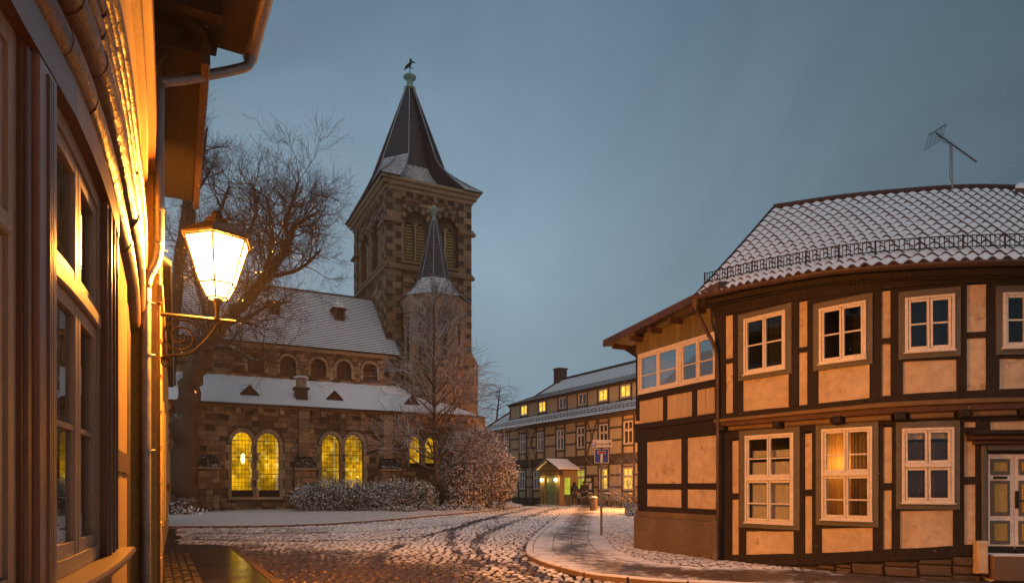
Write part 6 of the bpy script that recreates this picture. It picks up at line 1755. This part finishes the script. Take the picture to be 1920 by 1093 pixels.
leafy('root_mound_plants', 'snowy leaf litter and sprouts heaped round the big tree trunk', 'shrub', [blob(352, 970, 31.5, .75, .6, .35), blob(335, 968, 31.5, .7, .6, .4)], 1800, .10, M['bush_snow'], M['twig'], 13)
# twiggy shrub by the annex
sh = thing('twiggy_shrub', Vector((at(1186, 930, 33).x, 33, .1)), 'bare twiggy shrub beside the annex corner near the bicycles', 'shrub')
T = Tree(31); q0 = Vector((at(1190, 930, 33).x, 33, .05))
for k in range(14):
    a = T.r.uniform(0, 6.28); T.grow(q0, (math.cos(a) * .55 - .25, math.sin(a) * .5, 1.2), 2.6 * T.r.uniform(.6, 1.1), .013, 1, .02, .16, (6, 5, 4), 3)
T.small.build('twigs', M['twig_snow'], sh)
leafy('creeper_clump', 'leafless creeper with snow at the foot of the annex shrub', 'shrub', [blob(1187, 966, 32.0, .35, .3, .35)], 700, .06, M['bush_snow'], M['twig'], 17)
# grave slabs and stones on the lawn
def boulder(name, c, e, label, snow=True, seed=1):
    th = thing(name, Vector((c.x, c.y, .12)), label, 'stone'); r = random.Random(seed)
    for nm, zz, m_ in (('stone', 1.0, M['field']),) + ((('snow_cap', 1.06, M['snow']),) if snow else ()):
        b = MB(); rows = []
        for i in range(9):
            ph = (i / 8) * math.pi / 2 if nm == 'stone' else lerp(.62, 1.0, i / 8) * math.pi / 2
            rows.append([c + Vector((e.x * math.cos(ph) ** .5 * math.cos(k * math.pi / 8) if i < 8 else 0, e.y * math.cos(ph) ** .5 * math.sin(k * math.pi / 8) if i < 8 else 0, e.z * math.sin(ph) * zz)) + Vector((1, 1, 1)) * .05 * noise.noise(Vector((i, k % 16, seed))) for k in range(16)])
        b.grid(rows, 0, True, close=True); b.build(nm, m_, th)
boulder('boulder', Vector((gnd(487, 956).x * .98, gnd(487, 956).y * .98, .1)), Vector((.85, .4, .5)), 'flat stone with a snow cap below the leftmost window pair', True, 2)
boulder('boulder', Vector((gnd(428, 958).x * .97, gnd(428, 958).y * .97, .1)), Vector((.45, .3, .42)), 'rounded bare stone beside the left church buttress', False, 3)
boulder('boulder', Vector((gnd(528, 957).x * .98, gnd(528, 957).y * .98, .1)), Vector((.7, .35, .42)), 'low mossy stone beside the hedge end', False, 4)

# ================================================================== STREET FURNITURE
M['sign_blue'] = surf('sign_blue', (.020, .07, .42), (.022, .08, .46), 3, .4, 0)
M['sign_white'] = surf('sign_white', (.72, .70, .68), (.76, .74, .72), 3, .45, 0)
M['sign_red'] = surf('sign_red', (.42, .02, .015), (.46, .025, .02), 3, .4, 0)
M['sign_black'] = surf('sign_black', (.02, .02, .02), (.025, .025, .025), 3, .5, 0)
M['pole'] = surf('galvanised_pole', (.20, .18, .16), (.28, .25, .23), 4, .5, .1, metal=.5)
SY = 19.1; sx_ = at(1127.5, 900, SY).x
FS = Facade([(sx_ - 1, SY - .045), (sx_ + 1, SY - .045)]); k_ = 1.0
sgn = thing('dead_end_sign', (sx_, SY, .1), 'blue dead-end road sign with red-topped white T on a pole', 'road sign')
b = MB(); b.tube([(sx_, SY, .08), (sx_, SY, 2.86)], .035, 10); b.build('pole', M['pole'], sgn)
zt = at(0, 841, SY).z; zb = at(0, 868, SY).z; hw = .205
b = MB(); b.fbox(FS, 1 - hw, 1 + hw, zb, zt, -.006, .006); b.build('sign_border', M['sign_white'], sgn)
b = MB(); b.fbox(FS, 1 - hw + .018, 1 + hw - .018, zb + .018, zt - .018, .006, .009); b.build('sign_face', M['sign_blue'], sgn)
b = MB(); b.fbox(FS, 1 - .036, 1 + .036, zb + .018, zb + .262, .009, .012); b.fbox(FS, 1 - .112, 1 + .112, zb + .262, zb + .345, .009, .012); b.build('t_symbol', M['sign_white'], sgn)
b = MB(); b.fbox(FS, 1 - .098, 1 + .098, zb + .274, zb + .333, .012, .015); b.build('bar_symbol', M['sign_red'], sgn)
b = MB(); b.tube([(sx_, SY - .04, zt - .1), (sx_, SY + .04, zt - .1)], .02, 6); b.tube([(sx_, SY - .04, zb + .06), (sx_, SY + .04, zb + .06)], .02, 6); b.build('clamp', M['iron'], sgn)
# direction sign turned a little on the same pole
rz = R(14)
FD = Facade([(sx_ - math.cos(rz), SY - .05 + math.sin(rz)), (sx_ + math.cos(rz), SY - .05 - math.sin(rz))])
dsg = thing('direction_sign', (sx_, SY - .05, at(0, 836, SY).z), 'small white direction plate with arrow above the dead-end sign', 'road sign')
z0, z1 = at(0, 838.5, SY).z, at(0, 826, SY).z
b = MB(); b.fbox(FD, .73, 1.29, z0, z1, -.006, .006); b.build('plate', M['sign_white'], dsg)
b = MB(); b.fbox(FD, .74, .835, z0 + .015, z1 - .015, .006, .009); b.build('parking_field', M['sign_blue'], dsg)
b = MB(); b.fbox(FD, .765, .782, z0 + .03, z1 - .03, .009, .012); b.fbox(FD, .782, .812, z1 - .05, z1 - .03, .009, .012); b.fbox(FD, .782, .812, z0 + .09, z0 + .108, .009, .012); b.fbox(FD, .798, .812, z0 + .108, z1 - .05, .009, .012); b.build('letter_p', M['sign_white'], dsg)
b = MB(); b.fpoly(FD, [(1.215, z0 + .03), (1.265, (z0 + z1) / 2), (1.215, z1 - .03)], .006, .010); b.build('arrow', M['sign_black'], dsg)
b = MB(); b.fbox(FD, .728, 1.292, z1, z1 + .018, -.012, .014, bev=.004); b.build('snow_ridge', M['snow'], dsg)
b = MB(); b.tube([(sx_, SY - .06, z0 - .03), (sx_, SY + .02, z0 - .03)], .03, 6); b.build('clamp', M['iron'], dsg)
cu = bpy.data.curves.new('lettering', 'FONT'); cu.body = 'Schiefer-Hof'; cu.size = .098; cu.align_x = 'LEFT'; cu.extrude = .001
to = bpy.data.objects.new('lettering', cu); col.objects.link(to)
bpy.context.view_layer.update()
me = bpy.data.meshes.new_from_object(to.evaluated_get(bpy.context.evaluated_depsgraph_get())); bpy.data.objects.remove(to)
tl_ = bpy.data.objects.new('lettering', me); col.objects.link(tl_); me.materials.append(M['sign_black']); wtxt = max(v.co.x for v in me.vertices)
for v in me.vertices: v.co.x *= .36 / wtxt
tl_.parent = dsg; tl_.matrix_local = Matrix.Translation(FD.P(.845, z0 + .062, .010) - ORG[dsg.name]) @ Matrix.Rotation(-rz, 4, 'Z') @ Matrix.Rotation(R(90), 4, 'X')

# bollard-like litter bin of stone with snow cap
cb = Vector((at(1113.5, 900, 39.2).x, 39.2, .09))
st = thing('stone_bin', cb, 'squat tapering stone litter bin with snowy lid left of the sign pole', 'litter bin')
b = MB(); b.lathe([(.25, 0), (.245, .05), (.215, .66), (.205, .70)], cb, 8, 0, False, R(10)); b.build('body', surf('exposed_concrete', (.17, .13, .08), (.23, .18, .12), 5, .9, .5), st)
b = MB(); b.lathe([(.18, .70), (.18, .74), (.22, .76)], cb, 12); b.build('rim', M['zinc'], st)
b = MB(); b.lathe([(.23, .765), (.22, .80), (.14, .85), (.03, .87)], cb, 12); b.build('snow_cap', M['snow'], st)
cb = Vector((at(1182, 900, 34.0).x - .05, 34.0, .09))
lbn = thing('litter_bin', cb, 'grey ribbed metal litter bin by the annex corner', 'litter bin')
b = MB(); b.lathe([(.21, .0), (.22, .02), (.235, .60), (.22, .62)], cb + Vector((0, 0, .02)), 18); b.build('drum', surf('grey_bin_metal', (.20, .20, .20), (.27, .27, .26), 4, .5, .2, metal=.5), lbn)
for z in (.1, .32, .55):
    b = MB(); b.lathe([(.236, 0), (.245, .012), (.245, .03), (.236, .042)], cb + Vector((0, 0, z)), 18); b.build('band', M['zinc'], lbn)
b = MB(); b.tube([cb + Vector((.3, .05, -.02)), cb + Vector((.3, .05, .85))], .03, 8); b.build('post', M['pole'], lbn)

# bicycles along the wall of the hall
def bicycle(frame_col, seed):
    r = random.Random(seed); m_f = surf('bicycle_paint', frame_col, tuple(x * 1.2 for x in frame_col), 3, .35, 0)
    th = thing('bicycle', (0, 0, 0), 'bicycle', 'bicycle', 'bicycles parked by the hall wall')
    V = Vector
    for x in (-.53, .53):
        b = MB(); b.tube([V((x + .33 * math.cos(a * math.pi / 12), 0, .345 + .33 * math.sin(a * math.pi / 12))) for a in range(24)], .022, 6, close=True); w_ = b.build('wheel', M['sign_black'], th)
        b = MB(); b.tube([V((x + .305 * math.cos(a * math.pi / 12), 0, .345 + .305 * math.sin(a * math.pi / 12))) for a in range(24)], .012, 5, close=True)
        for a in range(14): b.tube([V((x, 0, .345)), V((x + .30 * math.cos(a * math.pi / 7), 0, .345 + .30 * math.sin(a * math.pi / 7)))], .003, 3)
        b.tube([V((x, -.05, .345)), V((x, .05, .345))], .025, 8); b.build('rim', M['zinc'], w_)
        b = MB(); b.tube([V((x + .365 * math.cos(R(a)), 0, .345 + .365 * math.sin(R(a)))) for a in range(10, 171, 16)], .024, 5); b.build('mudguard', M['slate_dust'], w_)
    bb, st_, hd_, rr, fw_ = V((-.06, 0, .30)), V((-.20, 0, .82)), V((.36, 0, .80)), V((-.53, 0, .345)), V((.53, 0, .345))
    b = MB()
    for p, q in ((bb, st_), (st_ + V((.02, 0, -.1)), hd_ + V((-.02, 0, -.02))), (bb, hd_ + V((.01, 0, -.12))), (rr, bb), (rr, st_ + V((.03, 0, -.1))), (hd_ + V((-.03, 0, .1)), hd_ + V((.04, 0, -.18))), (hd_ + V((.04, 0, -.18)), fw_)): b.tube([p, q], .018, 6)
    b.build('frame', m_f, th)
    b = MB(); b.tube(smooth_path([V((.26, -.28, .98)), V((.34, -.24, 1.02)), V((.35, 0, .98)), V((.34, .24, 1.02)), V((.26, .28, .98))], 3), .012, 6); b.tube([hd_, V((.34, 0, .98))], .013, 6); b.build('handlebar', M['zinc'], th)
    b = MB(); b.tube([V((-.36, 0, .925)), V((-.28, 0, .93)), V((-.12, 0, .92)), V((-.05, 0, .915))], [.09, .085, .04, .02], 8); b.tube([st_, V((-.22, 0, .92))], .014, 6); b.build('saddle', M['slate_dust'], th)
    b = MB(); b.fbox(Facade([(-.75, -.06), (-.35, -.06)]), 0, .4, .70, .715, -.12, 0); b.tube([V((-.7, 0, .7)), rr], .008, 4); b.build('carrier', M['zinc'], th)
    b = MB(); b.tube([V((bb.x + .085 * math.cos(a * math.pi / 8), .03, bb.z + .085 * math.sin(a * math.pi / 8))) for a in range(16)], .008, 4, close=True); b.tube([bb, bb + V((.1, .06, -.13))], .01, 4); b.build('crank', M['zinc'], th)
    return th
proto = bicycle((.12, .025, .018), 1); proto2 = bicycle((.03, .035, .03), 2)
blabs = ['bicycle nearest the notice board, leftmost of the row', 'second bicycle from the notice board, behind the sign pole', 'third bicycle of the row, below the middle lit window', 'fourth bicycle of the row, under the rightmost lit window', 'fifth bicycle of the row, beside the ribbed metal bin', 'bicycle at the right end of the row behind the twiggy shrub']
tF = FF.frame(5)[1]; ang = math.atan2(tF.y, tF.x)
for k, (px, Yb) in enumerate(((1113, 48.6), (1128, 47.4), (1147, 46.2), (1163, 45.3), (1176, 44.6), (1188, 44.0))):
    o = (proto if k == 0 else proto2 if k == 1 else copy_tree(proto if k % 2 == 0 else proto2))
    o['label'] = blabs[k]
    o.location = (at(px, 900, Yb - 1.0).x, Yb - 1.0, .10); o.rotation_euler = (R(rnd.uniform(-5, 3)), 0, ang * .45 + R(rnd.uniform(-14, 14)) + (math.pi if k % 3 == 1 else 0))

# ================================================================== PEOPLE
def person(loc, label, tall, seed, jacket, trousers, hair, bag=False, long_coat=False, hood=False):
    th = thing('person', loc, label, 'person')
    s = tall / 1.75; o0 = Vector(loc)
    st = .12
    J = {'pel': (0, 0, .95), 'sp': (0, .01, 1.15), 'ch': (0, .0, 1.34), 'nk': (0, -.01, 1.48), 'hd': (0, .01, 1.60), 'ht': (0, .01, 1.70),
         'hl': (-.09, 0, .90), 'kl': (-.10, .10, .50), 'al': (-.10, .06, .09), 'tl': (-.11, .20, .035),
         'hr': (.09, 0, .90), 'kr': (.10, .02, .50), 'ar': (.10, -.20, .14), 'tr': (.11, -.08, .04),
         'sl': (-.19, 0, 1.40), 'el': (-.25, -.05, 1.13), 'wl': (-.25, .06, .92), 'fl': (-.24, .10, .83),
         'sr': (.19, 0, 1.40), 'er': (.26, .02, 1.13), 'wr': (.24, .14, .95), 'fr': (.21, .19, .90)}
    E = [('pel', 'sp'), ('sp', 'ch'), ('ch', 'nk'), ('nk', 'hd'), ('hd', 'ht'), ('pel', 'hl'), ('hl', 'kl'), ('kl', 'al'), ('al', 'tl'), ('pel', 'hr'), ('hr', 'kr'), ('kr', 'ar'), ('ar', 'tr'), ('ch', 'sl'), ('sl', 'el'), ('el', 'wl'), ('wl', 'fl'), ('ch', 'sr'), ('sr', 'er'), ('er', 'wr'), ('wr', 'fr')]
    rad = {'pel': .15, 'sp': .15, 'ch': .165, 'nk': .06, 'hd': .098, 'ht': .07, 'hl': .10, 'kl': .065, 'al': .045, 'tl': .04, 'hr': .10, 'kr': .065, 'ar': .045, 'tr': .04, 'sl': .075, 'el': .055, 'wl': .04, 'fl': .035, 'sr': .075, 'er': .055, 'wr': .04, 'fr': .035}
    def skin(name, keys, scale, mat, parent):
        bm = bmesh.new(); lay = bm.verts.layers.skin.verify(); vs = {}
        for k in keys:
            v = bm.verts.new(Vector(J[k]) * s); rr = rad[k] * s * scale.get(k, scale.get('*', 1)); v[lay].radius = (rr, rr); v[lay].use_root = (k == keys[0]); vs[k] = v
        for a, c in E:
            if a in vs and c in vs: bm.edges.new((vs[a], vs[c]))
        me = bpy.data.meshes.new(name); bm.to_mesh(me); bm.free(); me.materials.append(mat)
        o = bpy.data.objects.new(name, me); col.objects.link(o); o.parent = parent; ORG[o.name] = o0
        o.modifiers.new('skin', 'SKIN').use_smooth_shade = True; m2 = o.modifiers.new('sub', 'SUBSURF'); m2.levels = 2; m2.render_levels = 2
        return o
    body = skin('body', list(J), {'*': 1}, M.setdefault('skin', surf('skin', (.45, .27, .19), (.48, .30, .21), 5, .6, 0)), th)
    jm = surf('jacket', jacket, tuple(x * 1.4 for x in jacket), 6, .8, .2); tm = surf('trousers', trousers, tuple(x * 1.4 for x in trousers), 6, .8, .2)
    skin('jacket', ['pel', 'sp', 'ch', 'nk', 'sl', 'el', 'wl', 'sr', 'er', 'wr'], {'*': 1.22, 'nk': 1.35, 'pel': 1.28}, jm, body)
    skin('trousers', ['pel', 'hl', 'kl', 'al', 'hr', 'kr', 'ar'], {'*': 1.18, 'al': 1.5, 'ar': 1.5}, tm, body)
    b = MB()
    for k, t_ in (('al', 'tl'), ('ar', 'tr')):
        a, c = Vector(J[k]) * s + o0, Vector(J[t_]) * s + o0; b.tube([a + Vector((0, -.07, -.03)), a.lerp(c, .4) + Vector((0, 0, -.02)), c + Vector((0, .02, .01))], [.05, .055, .04], 8)
    b.build('shoes', M['sign_black'], body)
    c = Vector(J['hd']) * s + o0; hm = surf('hair', hair, tuple(x * 1.3 for x in hair), 10, .7, .3)
    b = MB(); b.lathe([(.02, -.17 if hood else -.09), (.125, -.12 if hood else -.07), (.122, .0), (.112, .08), (.07, .135), (.01, .15)], c + Vector((0, -.018, .0)), 12); b.build('hood' if hood else 'hair', jm if hood else hm, body)
    if bag:
        q = o0 + Vector(J['fr']) * s + Vector((.04, .0, .05))
        bg_ = thing('paper_bag', q - Vector((0, 0, .2)), 'small pale parcel tucked under the right arm of the left walker', 'parcel')
        b = MB(); b.box(q - Vector((-.02, 0, .12)), (.10, .26, .30), .1, 0, .85); b.build('parcel_body', surf('brown_paper', (.36, .24, .16), (.42, .29, .19), 5, .7, .2), bg_)
    return th
g1 = Vector((at(1077, 900, 47.0).x, 47.0, .10)); g2 = Vector((at(1095.5, 900, 48.2).x, 48.2, .10))
person(g1, 'walker in black hooded jacket and dark jeans carrying a parcel, seen from behind', 1.74, 1, (.010, .010, .012), (.012, .018, .032), (.02, .014, .01), bag=True, hood=True)
person(g2, 'taller walker in long black coat walking away on the right', 1.84, 2, (.009, .008, .008), (.010, .009, .010), (.02, .012, .008))

# ================================================================== ROOF ANTENNA
AY = 15.0
ant = thing('tv_antenna', at(1785, 372, AY), 'television antenna with slanted boom and mesh reflector on the right roof ridge', 'antenna')
b = MB(); b.tube([at(1786, 372, AY), at(1784, 270, AY)], .020, 6); b.build('mast', M['zinc'], ant)
p, q = at(1754, 249, AY), at(1831, 304, AY - .25)
b = MB(); b.tube([p, q], .014, 5); b.build('boom', M['iron'], ant)
b = MB(); dirn = (q - p).normalized(); crs = Vector((.55, .35, .42)).normalized()
for k in range(16):
    c = p.lerp(q, .08 + .92 * k / 15); l = lerp(.16, .085, k / 15); b.tube([c - crs * l, c + crs * l], .005, 4)
b.build('elements', M['iron'], ant)
b = MB(); o_ = at(1756, 250, AY); e1 = at(1774, 233, AY) - at(1741, 254, AY); e2 = at(1746, 273, AY) - at(1741, 254, AY) + Vector((0, .25, 0))
c0 = at(1741, 254, AY)
for k in range(9): b.tube([c0 + e2 * k / 8, c0 + e2 * k / 8 + e1], .0035, 3)
for k in range(5): b.tube([c0 + e1 * k / 4, c0 + e1 * k / 4 + e2], .0035, 3)
b.tube([c0, c0 + e1], .010, 4); b.build('reflector', M['iron'], ant)
b = MB(); b.tube(smooth_path([at(1760, 255, AY), at(1768, 265, AY), at(1780, 272, AY), at(1781, 300, AY), at(1781, 330, AY), at(1785, 345, AY), at(1782, 365, AY)], 4), .006, 4); b.build('cable', M['iron'], ant)

# ================================================================== FALLING SNOW
r = random.Random(77); b = MB()
def flake(p, s):
    d = Vector((r.uniform(-.3, .5), r.uniform(-.3, .3), -1)).normalized(); x = d.orthogonal().normalized(); y = d.cross(x)
    a, c = p - d * s, p + d * s; m_ = [p + x * s * .55, p + y * s * .55, p - x * s * .55, p - y * s * .55]
    for k in range(4): b.face([a, m_[k], m_[(k + 1) % 4]]); b.face([c, m_[(k + 1) % 4], m_[k]])
lampc = lb + Vector((0, 0, .5))
for k in range(900):
    v = Vector((r.gauss(0, 1), r.gauss(0, 1), r.gauss(0, 1))).normalized() * (r.random() ** .6) * 4.2
    p = lampc + v
    if p.z < .3 or p.y < 5 or (Vector((p.x, p.y)) - FLB.P(0, 0).xy).dot(FLB.frame(0)[2]) < .15: continue
    flake(p, r.uniform(.0022, .0055))
for k in range(1600):
    Y = r.uniform(6, 34); p = at(r.uniform(330, 1920), r.uniform(150, 1050), Y)
    if p.z > .3 and not (p.x > 2.5 and Y > 9.2): flake(p, r.uniform(.002, .006) * (1 + Y * .03))
M['flake'] = snowy('snowflake', (.85, .85, .87), (.85, .85, .87), 0, .1, .9, up=False, bmp=0)
b.build('falling_snow', M['flake'], None, 'stuff')

# ================================================================== HAZE (snowfall in the air)
b = MB(); b.hexa([(-75, -12, -1), (60, -12, -1), (60, 90, -1), (-75, 90, -1), (-75, -12, 37), (60, -12, 37), (60, 90, 37), (-75, 90, 37)])
hm, t, bs = new_mat('snow_haze'); t.nodes.remove(bs)
pv = t.nodes.new('ShaderNodeVolumePrincipled'); pv.inputs['Color'].default_value = (.86, .88, .9, 1); pv.inputs['Density'].default_value = .0007; pv.inputs['Anisotropy'].default_value = .45
t.links.new(pv.outputs[0], t.nodes['Material Output'].inputs['Volume'])
b.build('haze', hm, None, 'stuff')
